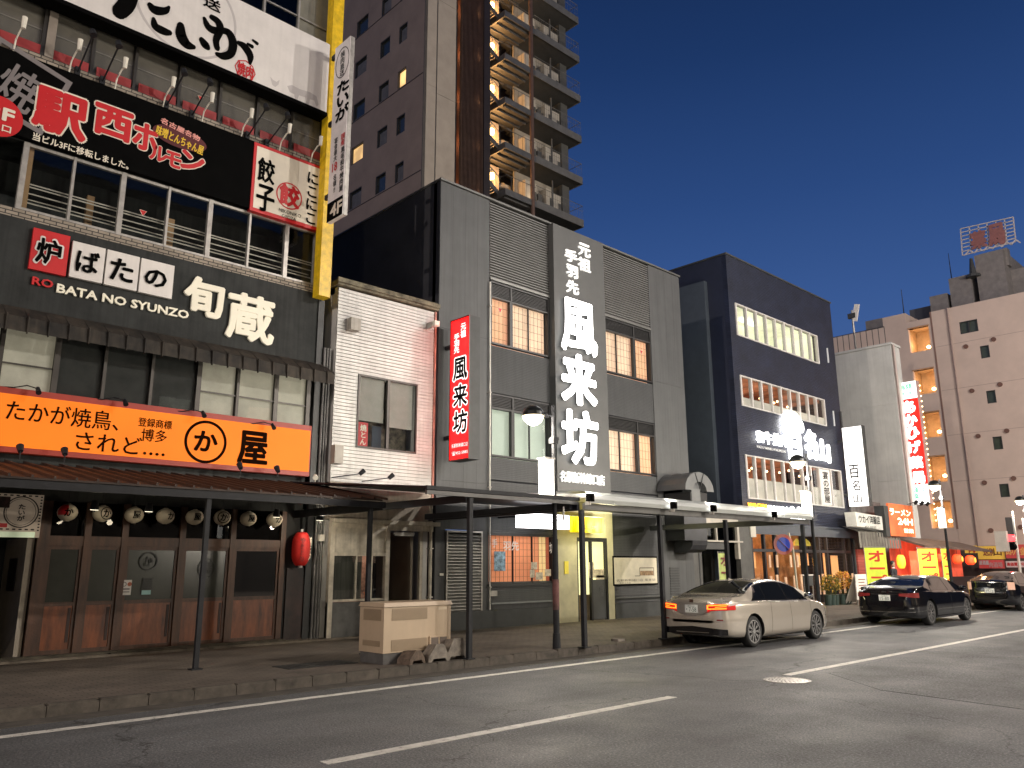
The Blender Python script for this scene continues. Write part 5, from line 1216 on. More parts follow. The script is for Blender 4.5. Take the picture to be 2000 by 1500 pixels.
part('cabinet', nb_, M().box(34.6, 36.0, NY+1.4, NY+1.6, 11.3, 12.0), mat('red brown cabinet', (.35, .10, .06), .6, emit=.12))
part('room', nb_, M().box(N0+.3, N1-.3, NY+3, NY+3.1, 7.8, 10).box(N0+.3, N1-.3, NY+.3, NY+3, 9.75, 9.85), roomw)
part('room', nb_, M().box(N0+.3, N1-.3, NY+3, NY+3.1, 3.9, 6.6).box(N0+.3, N1-.3, NY+.3, NY+3, 6.4, 6.5), roomw)
bulb = mat('glowing warm bulb', (1, .8, .5), emit=9, ecol=(1, .62, .30))
random.seed(4)
for i in range(9):
    x = 30+i*.75+random.random()*.3; z = 9.3+random.random()*.2
    b = M(); b.sm = True; b.lathe([(.01, -.06), (.05, -.03), (.055, .01), (.02, .05)], (x, NY+.8+random.random(), z), 8); part('hanging_bulb', nb_, b, bulb)
for i in range(9):
    x = 30.2+i*.75+random.random()*.3; z = 5.75+random.random()*.35
    b = M(); b.sm = True; b.lathe([(.01, -.05), (.045, -.03), (.05, .01), (.02, .05)], (x, NY+.8+random.random(), z), 8); part('hanging_bulb', nb_, b, bulb)
light('room_light', (33.5, NY+1.5, 9.2), 25, (1, .55, .3), .3); light('room_light', (33.5, NY+1.5, 5.7), 30, (1, .6, .35), .3)
# banners in the lower strip
bx = rY(1603, 916, 1626, 986, NY-.02)
wb = part('window_banner', nb_, M().box(36.1, 37.1, NY-.01, NY-.004, 4.5, 6.15), white_pl, 'white banner with black brush writing in the lower strip window')
lt = M(); letters(lt, '宴\nの\n部\n屋', 36.35, 36.9, 4.6, 6.05, NY-.012, bold=.02, ext=.003); part('lettering', wb, lt, ink)
for z_ in (11.6, 8.4): part('wall_light', nb_, M().box(38.05, 38.12, NY-.05, NY-.003, z_, z_+.75), mat('faint strip lamp', (.5, .5, .5), emit=.4))
part('drain_pipe', nb_, M().cyl((38.80, NY-.08, .2), (38.80, NY-.08, 9.2), .05), dark_grey)
# lettering
hs = thing('white_lettering', 'glowing white brush kanji on the navy wall above the lower strip window', 'sign lettering', (34, 17.1, 6.3))
lt = M(); YN = NY-.10
for ch, px in (('和', 1484), ('牛', 1500), ('焼', 1517), ('肉', 1531)): L(lt, ch, px, 853+(px-1484)*.17, 13, 22, YN, bold=.03, ext=.03)
L(lt, '百', 1551, 862, 28, 66, YN, bold=.07, ext=.03); L(lt, '名', 1583, 868, 20, 52, YN, bold=.06, ext=.03); L(lt, '山', 1606, 880, 26, 38, YN, bold=.07, ext=.03)
brushY(lt, YN, [[(1531, 832, 8), (1538, 824, 16), (1552, 822, 17), (1564, 834, 12)], [(1532, 838, 9), (1541, 846, 12), (1552, 846, 8)]], .03)
part('letter_face', hs, lt, glow_white)
lt = M(); L(lt, 'WAGYU YAKINIKU HYAKUMEIZAN', 1506, 877, 56, 5, YN, bold=.0, ext=.006); part('small_letters', hs, lt, mat('small lit white letter', (.85, .85, .83)))
lt = M(); L(lt, '印', 1612, 895, 8, 8, YN-.03, bold=.05); part('red_seal', hs, lt, mat('lit red seal', (.6, .1, .02), emit=.6, ecol=(1, .2, .05)))
h2 = thing('low_glowing_sign', 'glowing yellow and white lettering low on the navy building just above the canopy', 'sign lettering', (33, 17.1, 3.6))
lt = M(); L(lt, 'WAGYU', 1479, 989, 35, 11, YN, bold=.03, ext=.02); part('yellow_letters', h2, lt, mat('glowing amber letter', (1, .6, .1), emit=2.2, ecol=(1, .42, .01)))
lt = M(); L(lt, '焼肉百名山', 1520, 994, 40, 10, YN, bold=.05, ext=.02); L(lt, '個室', 1528, 1006, 26, 7, YN, bold=.05, ext=.02); L(lt, '2,3F', 1560, 1005, 30, 27, YN, bold=.05, ext=.02); part('white_letters', h2, lt, glow_white)
# projecting white box sign
XH = 38.2
t = thing('white_projecting_sign', 'tall white box sign with black kanji at the right end of the navy building', 'sign', (XH, 16.4, 4.45))
part('box', t, M().box(XH, XH+.3, 15.95, 16.88, 4.48, 8.27), mat('glowing white face', (.9, .9, .9), emit=1.5, ecol=(1, .98, .95)))
part('side_trim', t, M().box(XH+.02, XH+.31, 15.90, 15.949, 4.45, 8.30), dark_grey)
part('bracket', t, M().box(XH+.1, XH+.2, 16.88, NY, 5, 5.1).box(XH+.1, XH+.2, 16.88, NY, 7.6, 7.7), dark_grey)
lt = M()
for ch, cx, cy, w, h in (('百', 1668, 921, 20, 26), ('名', 1672, 948, 15, 20), ('山', 1675, 973, 16, 16)): LX(lt, ch, cx, cy, w, h, XH-.004, bold=.02, ext=.003)
part('lettering', t, lt, mat('backlit black print', (.04, .04, .04), emit=.05))
# ground floor
gf = M()
for x in (29.55, 30.55, 31.45, 33.75, 35.35, 36.1, 37.9, 38.6): gf.box(x-.06, x+.06, NY-.05, NY+.08, .15, 3.0)
gf.box(29.3, 38.7, NY-.06, NY+.08, 2.30, 2.42)
part('shop_frame', nb_, gf, mat('near black timber', (.014, .014, .018), .5))
part('lintel', nb_, M().box(N0-.04, N1+.06, NY-.16, NY-.003, 3.0, 3.42).box(N0-.06, N1+.08, NY-.22, NY-.161, 3.38, 3.45), mat('grey navy lintel', (.055, .065, .085), .45, .2))
part('pillar', nb_, M().box(N0, 29.5, NY-.02, NY+.2, .15, 3.0).box(38.66, N1, NY-.02, NY+.2, .15, 3.0), navyp)
part('shop_glass', nb_, M().box(29.6, 38.6, NY+.05, NY+.056, .2, 2.98), glass)
part('shop_interior', nb_, M().box(29.4, 38.7, NY+2.4, NY+2.5, .15, 3.4), mat('amber lit interior', (.35, .15, .06), .8, var=.8, scale=1.1, emit=.22, ecol=(1, .36, .10), evar=.7))
amb = mat('amber glowing panel', (.8, .4, .15), emit=.80, ecol=(1, .42, .16), evar=.1)
for a, b, c, d in ((29.7, 30.35, 1.65, 2.28), (33.85, 34.9, 1.75, 2.28), (37.1, 37.8, .9, 2.2), (35.9, 36.1, .6, 2.9), (36.35, 36.6, 1.0, 2.3)): part('lit_panel', nb_, M().box(a, b, NY+.3, NY+.33, c, d), amb)
stick = mat('pale wooden slat', (.62, .40, .26), .6, emit=.10, ecol=(1, .6, .35))
for i, x in enumerate((29.75, 30.75, 31.25, 31.95, 32.7, 33.3, 33.75, 34.9, 35.3, 36.9, 37.4, 38.3)): part('upright_slat', nb_, M().box(x-.08, x+.08, NY-.12, NY-.08, .5, 1.28+.05*(i % 3)), stick)
for x in (30.75, 31.35, 32.5, 33.1): part('hanging_slat', nb_, M().box(x-.07, x+.07, NY-.12, NY-.08, 1.68, 2.18), stick)
for i in range(3): part('brass_pendant', nb_, M().lathe([(.02, .2), (.16, .05), (.2, -.1), (.18, -.12)], (34.2+i*.9, NY+.9, 2.75), 12), mat('brass pendant', (.5, .35, .05), .3, .8, emit=.5, ecol=(1, .75, .1)))
light('shop_light', (34, NY+1.2, 2.6), 90, (1, .5, .22), .4)
x, z = atY(1469, 1035, 16.9); g = thing('wall_unit', 'cream electric box with a grey hose at the left corner of the navy building', 'electric box', (x, 16.9, z-.2))
part('box', g, M().box(x-.2, x+.2, 16.85, 17.16, z-.28, z+.28), mat('cream metal box', (.5, .48, .42), .5)); part('hose', g, M().tube([(x, 17.0, z-.28), (x-.1, 17.0, z-.5), (x-.35, 17.0, z-.9), (x-.5, 17.0, z-1.3), (x-.5, 17.0, .2)], .03), alu)
# plants and stands in front
def plant(name, label, x, y, r, h, cols, pot=True, n=420, base=.15):
    g = thing(name, label, 'plant', (x, y, base))
    if pot:
        for dx in (-.35, .05, .4):
            part('bucket', g, M().cyl((x+dx*r*1.6, y, base), (x+dx*r*1.6, y, base+.42), .13, .17, 14), mat('dark green bucket', (.03, .05, .045), .4))
    for ci, (cm, share) in enumerate(cols):
        m = M()
        for i in range(int(n*share)):
            a = random.random()*6.283; e = random.uniform(-.4, 1.35); rr = r*random.uniform(.35, 1.0)**.6
            px, py, pz = x+rr*math.cos(a)*math.cos(e*.7), y+rr*.7*math.sin(a)*math.cos(e*.7), base+h*.62+h*.38*math.sin(e)*random.uniform(.6, 1.1)
            s = random.uniform(.03, .075); u = Vector((random.gauss(0, 1), random.gauss(0, 1), random.gauss(0, 1))).normalized(); v = u.cross(Vector((random.gauss(0, 1), random.gauss(0, 1), 1))).normalized()
            p = Vector((px, py, pz)); m.add([p-u*s, p-v*s*.4, p+u*s, p+v*s*.4], [(0, 1, 2, 3)])
        part('foliage' if ci == 0 else 'blossom', g, m, cm, stuff=True)
    sm = M()
    for i in range(26):
        a = random.random()*6.28; sm.cyl((x+.25*r*math.cos(a), y+.2*r*math.sin(a), base+.3), (x+r*.85*math.cos(a), y+r*.6*math.sin(a), base+h*random.uniform(.6, .95)), .006, n=4, cap=False)
    part('stems', g, sm, mat('green stem', (.05, .08, .02), .7), stuff=True)
    return g
lf = mat('green yellow leaf', (.14, .13, .02), .6, var=.5, scale=20); yf = mat('golden yellow petal', (.60, .34, .02), .6, var=.4, scale=20); of = mat('orange petal', (.6, .20, .06), .6, var=.4, scale=20)
gxy = atZ(1638, 1168, .15)
plant('flower_stand', 'wide bunch of yellow flowers in dark buckets at the right end of the navy shopfront', 36.6, 15.6, .95, 1.05, ((lf, .4), (yf, .45), (of, .15)), n=900)
plant('flower_stand', 'bunch of yellow green flowers between the silver car and the no parking pole', 33.0, 15.7, .55, 1.2, ((lf, .5), (yf, .4)), n=600)
plant('orange_flower_stand', 'rounded orange flower bunch behind the street lamp pole', 34.0, 15.6, .45, 1.35, ((of, .3), (mat('amber petal', (.7, .36, .05), .6), .7)), n=700)
x, y = 31.6, 15.9; g = thing('menu_stand', 'small dark sign stand seen above the roof of the silver car', 'sign', (x, y, .15)); part('board', g, M().box(x-.45, x+.35, y, y+.04, .95, 1.35), dark_grey); part('rim', g, M().box(x-.48, x+.38, y-.01, y+.05, 1.351, 1.39), white_pl); part('leg', g, M().box(x-.4, x-.36, y, y+.04, .15, .95), alu); part('leg', g, M().box(x+.28, x+.32, y, y+.04, .15, .95), alu)
# A-board
x, y = atZ(1694, 1172, .15); x, y = 37.0, 15.0
x = atY(1681, 1140, 15.0)[0]
g = thing('sandwich_board', 'white sandwich board with small print on the pavement beside the first lime banner', 'sign', (x, 15, .15))
part('panel', g, M().box(x-.55, x+.55, 14.95, 14.99, .35, 1.38), white_pl); part('leg', g, M().bar((x-.5, 14.97, .15), (x-.5, 14.97, .36), .04), alu); part('leg', g, M().bar((x+.5, 14.97, .15), (x+.5, 14.97, .36), .04), alu); part('rear_panel', g, M().add([(x-.55, 15.0, 1.38), (x+.55, 15.0, 1.38), (x+.55, 15.5, .2), (x-.55, 15.5, .2)], [(0, 1, 2, 3)]), white_pl)
pm_ = M()
for i in range(4): pm_.box(x-.3, x+.35-.1*(i % 2), 14.94, 14.949, 1.15-i*.12, 1.19-i*.12)
pm_.box(x-.35, x+.0, 14.94, 14.949, .5, .62); part('print', g, pm_, mat('reddish small print', (.3, .15, .12)))
# no parking sign
x, y, z = 22.62, 11.85, 2.36
g = thing('no_parking_sign', 'round blue no parking sign with red rim and slash on a slim pole', 'road sign', (x+.3, y, .15))
part('pole', g, M().tube([(x+.36, y+.03, .15), (x+.30, y+.03, 2.2), (x+.2, y+.03, 2.7)], .032, 10), mat('cream sign pole', (.5, .45, .34), .5))
def disc(m, r0, r1, yy, t=.004, n=40):
    q = M().ringY(0, 0, r0, r1, yy-t, yy, n); m.add([(x+a, y+b, z+c) for a, b, c in q.v], q.f); return m
part('disc', g, disc(M(), 0, .30, 0, .012), mat('red sign film', (.42, .10, .08), .4)); part('blue_face', g, disc(M(), 0, .21, -.0125), mat('blue sign film', (.02, .05, .40), .4))
part('slash', g, M().bar((x-.17, y-.02, z+.16), (x+.17, y-.02, z-.16), .05, .006), mat('pale red sign film', (.5, .25, .24)))
g.location.x -= .18; g.rotation_euler = (0, 0, R(-38))

# ================================================================ WHITE BUILDING, LOW SHOPS
WX = 46.0
wb_ = thing('white_building', 'pale grey windowless building beyond the navy one, seen from its side', 'building', (48, 20, .15))
wm = mat('pale painted concrete', (.60, .60, .575), .7, var=.08, scale=1, streak=.10)
for a, b in ((.15, 6.3), (6.31, 10.6), (10.61, 14.0)): part('wall', wb_, M().box(WX, WX+1.2, 17.05, 30, a, b), wm)
part('roof_cap', wb_, M().box(WX-.06, WX+1.26, 16.99, 30, 14.02, 14.15), wm)
rl_ = M()
for i in range(16): y = 17.4+i*.35; rl_.box(WX+.3, WX+.33, y, y+.03, 14.15, 15.2)
rl_.box(WX+.3, WX+.33, 17.4, 22.7, 15.2, 15.24)
part('roof_railing', wb_, rl_, dark_grey)
part('corner_pipe', wb_, M().cyl((WX+.1, 16.95, 4.6), (WX+.1, 16.95, 14), .07), mat('pinkish pipe', (.45, .36, .33), .5))
y, z = atX(1663, 600, WX+.6); g = thing('roof_antenna', 'antenna mast with a curved white panel on the white building roof', 'antenna', (WX+.6, y, 14.15))
part('mast', g, M().cyl((WX+.6, y, 14.15), (WX+.6, y, z-.2), .06), alu).name
part('panel', g, M().bar((WX+.6, y-.1, z-.9), (WX+.6, y-.35, z+.1), .08, .3), white_pl); part('bracket', g, M().box(WX+.5, WX+.7, y-.2, y+.25, z-.7, z-.4), dark_grey)
# tailor's sign and fabric awning
st = thing('tailor_shop', 'small shop with a white name sign and a pleated grey fabric awning', 'shop', (40, 17.5, .15))
part('wall', st, M().box(39.02, 42.6, 17.2, 24, .15, 4.9), mat('drab shop wall', (.16, .15, .14), .8, var=.3))
part('shutter', st, M().box(39.1, 41.0, 17.12, 17.195, .15, 2.5), mat('red lit shutter', (.35, .08, .06), .6, emit=.10, ecol=(1, .12, .08), squash=(.2, .2, 12), var=.5))
a0 = atY(1668, 1040, 16.6)[0]; a1 = atY(1752, 1058, 16.6)[0]
am = M(); n = 30
for i in range(n):
    x0 = a0+(a1-a0)*i/n; x1 = a0+(a1-a0)*(i+1)/n; e = .03*(i % 2)
    am.add([(x0, 17.15, 3.55), (x1, 17.15, 3.55), (x1, 16.4+e, 3.28), (x0, 16.4+e, 3.28), (x1, 16.38+e, 2.55), (x0, 16.38+e, 2.55)], [(0, 3, 2, 1), (3, 5, 4, 2)])
part('awning', st, am, mat('pleated grey awning', (.26, .25, .22), .8, var=.25, streak=.4))
ts = thing('tailor_sign', 'white slanted name board of the tailor above the grey awning', 'sign', (39.5, 16.3, 3.4))
b0 = atY(1672, 1004, 16.2)[0]; b1 = atY(1722, 1006, 16.2)[0]
part('board', ts, M().add([(b0, 16.2, 3.50), (b1, 16.2, 3.40), (b1, 16.2, 4.05), (b0-.1, 16.2, 4.15), (b0, 16.7, 3.50), (b1, 16.7, 3.40), (b1, 16.7, 4.05), (b0-.1, 16.7, 4.15)], [(0, 1, 2, 3), (7, 6, 5, 4), (0, 3, 7, 4), (1, 5, 6, 2), (3, 2, 6, 7), (0, 4, 5, 1)]), mat('lit cream board', (.65, .65, .6), .5, emit=.12))
lt = M(); L(lt, 'ウカイ洋服店', 1698, 1015, 41, 15, 16.19, bold=.02, ext=.003); L(lt, '451-0033', 1700, 1030, 22, 5, 16.19, bold=.01, ext=.003); part('lettering', ts, lt, ink)
# neon board of the eatery
ns = thing('orange_neon_board', 'large orange red lit board full of white lettering above the eatery roof', 'sign', (43, 16.2, 3.1))
b0 = atY(1737, 1010, 16.2)[0]; b1 = atY(1784, 1010, 16.2)[0]
part('board', ns, M().box(b0, b1, 16.2, 16.3, 3.15, 4.75), mat('orange lit board', (.5, .12, .03), .5, emit=.55, ecol=(1, .17, .05), evar=.7))
part('side', ns, M().box(b0-.5, b0-.003, 16.22, 16.7, 3.1, 4.6), dark_grey)
nw = mat('glowing warm white letter', (1, .9, .7), emit=2.6, ecol=(1, .80, .55))
lt = M(); L(lt, 'ラーメン', 1758, 1001, 40, 12, 16.19, bold=.04, ext=.003); L(lt, '24H', 1768, 1019, 28, 12, 16.19, bold=.05, ext=.003); L(lt, '営業', 1775, 1037, 18, 8, 16.19, bold=.04, ext=.003); part('lettering', ns, lt, nw)
for i, x in enumerate((b1-.6, b1+.2, b1+1.0)): part('lamp', ns, M().cyl((x, 15.7, 4.95), (x, 15.85, 4.8), .09, .07, 8).bar((x, 15.8, 4.9), (x, 16.2, 4.8), .03), black_steel)
# eatery with lanterns
er = thing('lantern_eatery', 'open fronted eatery with a low sloping roof, red glow and hanging lanterns', 'restaurant', (47, 17, .15))
part('roof', er, M().add([(42.7, 17.0, 3.25), (53.0, 17.0, 3.05), (53.0, 15.3, 2.55), (42.7, 15.3, 2.70), (42.7, 17.0, 3.15), (53.0, 17.0, 2.95), (53.0, 15.3, 2.45), (42.7, 15.3, 2.60)],
    [(0, 3, 2, 1), (4, 5, 6, 7), (3, 7, 6, 2), (0, 4, 7, 3), (1, 2, 6, 5), (0, 1, 5, 4)]), mat('rusty eatery roof', (.16, .11, .09), .5, var=.3))
part('front_wall', er, M().box(42.7, 53.0, 17.0, 17.04, .15, 3.0), mat('red lit front', (.5, .09, .05), .7, emit=.40, ecol=(1, .10, .045), evar=.6))
part('curtain', er, M().box(43.6, 46.4, 16.4, 16.43, 1.2, 2.45), mat('orange lit cloth', (.7, .2, .1), .7, emit=.75, ecol=(1, .16, .06), evar=.3))
part('counter', er, M().box(46.6, 52.6, 16.2, 16.5, .15, 1.1), mat('dark counter', (.03, .02, .02), .6))
light('eatery_light', (45, 15.9, 2.3), 50, (1, .25, .1), .3); light('eatery_light', (50, 15.9, 2.2), 40, (1, .2, .1), .3)
yl = mat('glowing yellow lantern', (1, .7, .1), emit=1.7, ecol=(1, .36, .01)); ol = mat('glowing red lantern', (1, .2, .05), emit=1.3, ecol=(1, .035, .012)); oc = mat('glowing orange centre', (1, .5, .1), emit=2.2, ecol=(1, .36, .04))
for i, (px, py, r, hh, m_, lb) in enumerate(((1760, 1097, 8.5, 13, yl, 'large yellow glowing lantern between the two big lime banners'), (1834, 1089, 6.5, 7, ol, 'small orange lantern between the middle and the right lime banner'),
        (1870, 1092, 9.5, 9, ol, 'glowing red lantern, left of the far pair'), (1895, 1094, 9.5, 9, ol, 'glowing red lantern, right of the far pair'))):
    Yl = 15.2; x, z = atY(px, py, Yl); dist = (Vector((x, Yl, z))-EYE).dot(_fwd); rr = r*dist/FPX*.95; hz = hh*dist/FPX
    g = thing('glowing_lantern', lb, 'lantern', (x, Yl, z-hz), 'glowing lanterns of the eatery')
    b = M(); b.sm = True; b.lathe([(.05, -hz)]+[(rr*(1-abs(math.sin(R(a)))**3*.5), hz*math.sin(R(a))) for a in range(-80, 81, 10)]+[(.05, hz)], (x, Yl, z), 18); part('shade', g, b, m_)
    part('cord', g, M().cyl((x, Yl, z+hz), (x, Yl, z+hz+.3), .01, n=5), black_steel)
    if i > 0: part('glow_patch', g, M().cyl((x-.01, Yl-rr*1.0, z), (x-.01, Yl-rr*1.02, z), rr*.55, n=16), oc)
# lime banners
for i, (l, r, t, b_, lb, bod) in enumerate(((1690, 1724, 1070, 1160, 'tall lime yellow banner nearest the sandwich board, red kana', 'オープン'), (1794, 1828, 1072, 1160, 'lime yellow banner behind the black sedan roof, red kana', 'オープン'), (1840, 1853, 1072, 1160, 'narrow edge-on lime banner just right of the middle one', 'オープン'))):
    Yb = 13.2; x0 = atY(l, 1100, Yb)[0]; x1 = atY(r, 1100, Yb)[0]; zt_ = atY(l, t, Yb)[1]
    banner('lime_banner', lb, x0, Yb, zt_-2.05, zt_, (.78, .78, .34)[i], bod, lime, bred, 'lime banners along the eatery', face=R(-43.5))
# pharmacy sign
XP = 47.0
t = thing('pharmacy_sign', 'tall red glowing vertical sign with white characters and white ends, string of bulbs beside it', 'sign', (XP, 16.6, 4.9))
y0, y1 = atX(1755, 748, XP)[0], atX(1788, 743, XP)[0]
zT, z1_, z2_, zB_ = atX(1771, 746, XP)[1], atX(1774, 779, XP)[1], atX(1796, 946, XP)[1], atX(1800, 985, XP)[1]
wgl = mat('backlit white sign film', (.9, .9, .9), .5, emit=1.35, ecol=(.95, 1, .97))
part('box', t, M().box(XP+.001, XP+.35, y1-.05, y0, zB_, zT), mat('pinkish sign box', (.40, .28, .27), .5))
part('red_face', t, M().box(XP-.01, XP, y1, y0, z2_, z1_), mat('bright red film', (.7, .02, .01), .4, emit=1.3, ecol=(1, .015, .01)))
part('white_face', t, M().box(XP-.01, XP, y1, y0, z1_+.003, zT), wgl); part('white_face', t, M().box(XP-.01, XP, y1, y0, zB_, z2_-.003), wgl)
lt = M()
for ch, cx, cy in (('あ', 1775, 795), ('か', 1779, 821), ('ひ', 1783, 846), ('げ', 1786, 873), ('薬', 1790, 903), ('局', 1794, 933)): LX(lt, ch, cx, cy, 23, 22, XP-.014, bold=.075, ext=.003)
part('white_lettering', t, lt, mat('backlit white letter', (1, 1, 1), emit=2.2, ecol=(1, .96, .95)))
lt = M(); LX(lt, '強精', 1769, 756, 24, 11, XP-.014, bold=.02, ext=.003); LX(lt, '漢方薬', 1771, 768, 20, 6, XP-.014, bold=.01, ext=.003); LX(lt, '漢\n薬', 1790, 963, 10, 24, XP-.014, bold=.02, ext=.003); LX(lt, '方', 1804, 958, 9, 11, XP-.014, bold=.02, ext=.003)
part('green_lettering', t, lt, mat('backlit green print', (.05, .5, .2), emit=.6, ecol=(.02, .8, .3)))
for i in range(26):
    f = i/25; z = zT-.3-(zT-zB_+.6)*f
    part('bulb', t, M().lathe([(.01, -.04), (.04, 0), (.01, .04)], (XP+.1, y1-.16, z), 6), bulb)

# ================================================================ PINK APARTMENT BLOCK ACROSS THE SIDE STREET
PX = 62.0
pk = thing('pink_apartment_block', 'large pink apartment block with lamplit recessed landings and a rooftop sign frame', 'building', (PX+6, 18, .15))
pkm = mat('pink rendered wall', (.62, .485, .41), .75, var=.06, scale=.6, bump=.1)
def pX(px, py): return atX(px, py, PX)
yR0, yR1 = pX(1825, 700)[0], pX(1780, 700)[0]          # recess in y
zs_land = [pX(1800, v)[1] for v in (640,)]
zt0 = pX(1822, 610)[1]; per = (pX(1800, 640)[1]-pX(1812, 722)[1])
rec = []
zz = pX(1800, 638)[1]
for i in range(6): rec.append((yR0+.15, yR1, zz-i*per-1.85, zz-i*per))
win_small = []
cols = []
wl_ = [(yR0-3.1, .42)]
for i in range(6):
    z = pX(1924, 687)[1]-i*per; yy = pX(1924, 687)[0]; win_small.append((yy-.28, yy+.28, z-.45, z+.45))
bw = (pX(1910, 636)[0], pX(1875, 640)[0], pX(1892, 650)[1], pX(1892, 626)[1]); win_small.append(bw)
y_l = pX(1822, 650)[0]; z_top = pX(1819, 609)[1]; z_low = pX(1722, 640)[1]
part('wall', pk, M().wallX(2.0, y_l, 3.0, z_top, PX, PX+.3, win_small).box(PX, PX+14, 2, 2.3, 3.0, z_top).box(PX+.3, PX+14, 2, y_l, z_top-.3, z_top), pkm)
part('wall', pk, M().wallX(y_l+.01, 40, 3.0, z_low, PX+.02, PX+.32, rec).box(PX+.3, PX+14, y_l, 40, z_low-.3, z_low), pkm, 'lower left wing of the pink wall with the lamplit landings')
part('ground_floor', pk, M().box(PX+.1, PX+14, 2, 40, .15, 2.99), mat('dark base wall', (.10, .07, .06), .8))
for z_ in (7.5, 10.8, 14.1, 17.4): part('floor_joint', pk, M().box(PX-.006, PX-.001, 2.1, y_l-.1, z_, z_+.035), mat('faint wall joint', (.42, .31, .27), .8))
part('rain_pipe', pk, M().cyl((PX-.1, y_l-1.2, 3), (PX-.1, y_l-1.2, z_top), .05, n=8), mat('faint wall joint', (.42, .31, .27)))
part('joint', pk, M().box(PX-.02, PX+.0, y_l-.05, y_l+.06, 4.2, z_top), mat('brown joint', (.25, .15, .12), .7))
part('stair_block', pk, M().box(PX+.05, PX+3, pX(1768, 620)[0], pX(1725, 640)[0], z_low, pX(1745, 616)[1]), pkm)
landm = mat('ochre landing wall', (.52, .38, .24), .7, var=.15)
for i, (a, b, c, d) in enumerate(rec):
    part('landing', pk, M().box(PX+2.2, PX+2.3, a-.2, b+.2, c-.3, d+.3).box(PX+.33, PX+2.2, a-.3, a-.2, c-.3, d+.3).box(PX+.33, PX+2.2, b+.2, b+.3, c-.3, d+.3).box(PX+.33, PX+2.2, a-.2, b+.2, d+.2, d+.3).box(PX+.33, PX+2.2, a-.2, b+.2, c-.3, c-.2), landm)
    part('landing_lamp', pk, M().lathe([(.02, -.14), (.14, -.08), (.16, .04), (.04, .12)], (PX+1.3, a+.55, c+.55), 10), bulb)
    part('landing_sill', pk, M().box(PX-.05, PX+.33, a-.05, b+.05, d, d+.08), mat('orange brown sill', (.5, .3, .18)))  # sill in one even orange brown colour
    light('landing_light', (PX+1.0, a+.9, c+.8), 60, (1, .60, .30), .15)
gl_ = mat('dim green glass', (.06, .075, .06), .2)
for (a, b, c, d) in win_small:
    w = part('window', pk, M().box(PX-.01, PX+.1, a, a+.05, c, d).box(PX-.01, PX+.1, b-.05, b, c, d).box(PX-.01, PX+.1, a, b, c, c+.05).box(PX-.01, PX+.1, a, b, d-.05, d), dark_grey)
    part('pane', w, M().box(PX+.12, PX+.14, a, b, c, d), gl_)
part('mullion', pk, M().box(PX-.01, PX+.1, (bw[0]+bw[1])/2-.04, (bw[0]+bw[1])/2+.04, bw[2], bw[3]), dark_grey)
for i in range(6):
    for px, py in ((1941, 663), (1887, 677)):
        y, z = pX(px, py); part('wall_vent', pk, M().cyl((PX-.10, y, z-i*per), (PX, y, z-i*per), .16, n=10), mat('brown vent', (.16, .08, .06), .6))
# roof structures
rm_ = mat('grey rooftop render', (.21, .19, .18), .8, var=.15)
def rbx(l, t, r, b, d0=2.5, d1=8, m=rm_, nm='rooftop_block'):
    X = PX+d0; y0, zt_ = atX(l, t, X); y1, zb_ = atX(r, b, X); part(nm, pk, M().box(X, PX+d1, y1, y0, min(zb_, z_top-.2), zt_), m)
rbx(1902, 500, 1972, 585); rbx(1852, 545, 1902, 590); rbx(1815, 580, 1853, 600); rbx(1776, 606, 1822, 618, 3.5, 8, mat('dark rooftop', (.09, .09, .1), .7)); rbx(1973, 528, 2040, 560, 4, 10); rbx(1690, 628, 1725, 638, 2.5, 5)
rs_ = thing('rooftop_sign_frame', 'white lattice frame with dim red kanji on top of the pink block', 'rooftop sign', (PX+4, 14, z_top+2))
X = PX+2.6; fm = M()
q = lambda px, py: (X, *atX(px, py, X))
for k in range(8):
    f = k/7; fm.bar(q(1876+4*f, 447+52*f), q(1979+5*f, 424+48*f), .07)
for k in range(7):
    f = k/6; fm.bar(q(1876+103*f, 447-23*f), q(1880+104*f, 499-27*f), .07)
part('frame', rs_, fm, mat('white frame steel', (.55, .50, .50), .5))
fm = M()
for k in range(6): fm.bar(q(1885+18*k, 498-4*k), q(1894+18*k, 488-4*k), .08).bar(q(1903+18*k, 494-4*k), q(1894+18*k, 488-4*k), .08)
part('truss', rs_, fm, MATS['white frame steel'])
lt = M(); LX(lt, '薬', 1911, 468, 28, 32, X-.12, bold=.07, ext=.05); LX(lt, '局', 1946, 458, 30, 40, X-.12, bold=.07, ext=.05); part('lettering', rs_, lt, mat('dim red letter', (.27, .11, .10), .6, emit=.02))
part('mount', rs_, M().box(X+.5, X+1.2, atX(1962, 480, X)[0], atX(1905, 480, X)[0], z_top+3.2, atX(1930, 488, X)[1]), rm_)
for px, py0, py1, nm in ((1760, 565, 608, 'left'), (1852, 495, 540, 'right')):
    Xa = PX+5; y, z1_ = atX(px, py0, Xa); _, z0_ = atX(px+3, py1+25, Xa); solo('lightning_rod', 'thin %s lightning rod on the roof of the pink block' % nm, 'antenna', M().cyl((Xa, y, z0_-1), (Xa, y, z1_), .06, .02, 6), dark_grey)
y, z = atX(1897, 510, PX+2.4); solo('loudspeaker_horn', 'dark horn siren on the rooftop step of the pink block', 'siren', M().cyl((PX+2.4, y, z+.2), (PX+2.4, y, z-1.1), .10, .26, 10).cyl((PX+2.4, y, z-1.1), (PX+2.4, y, z-1.3), .5, n=10), dark_grey)
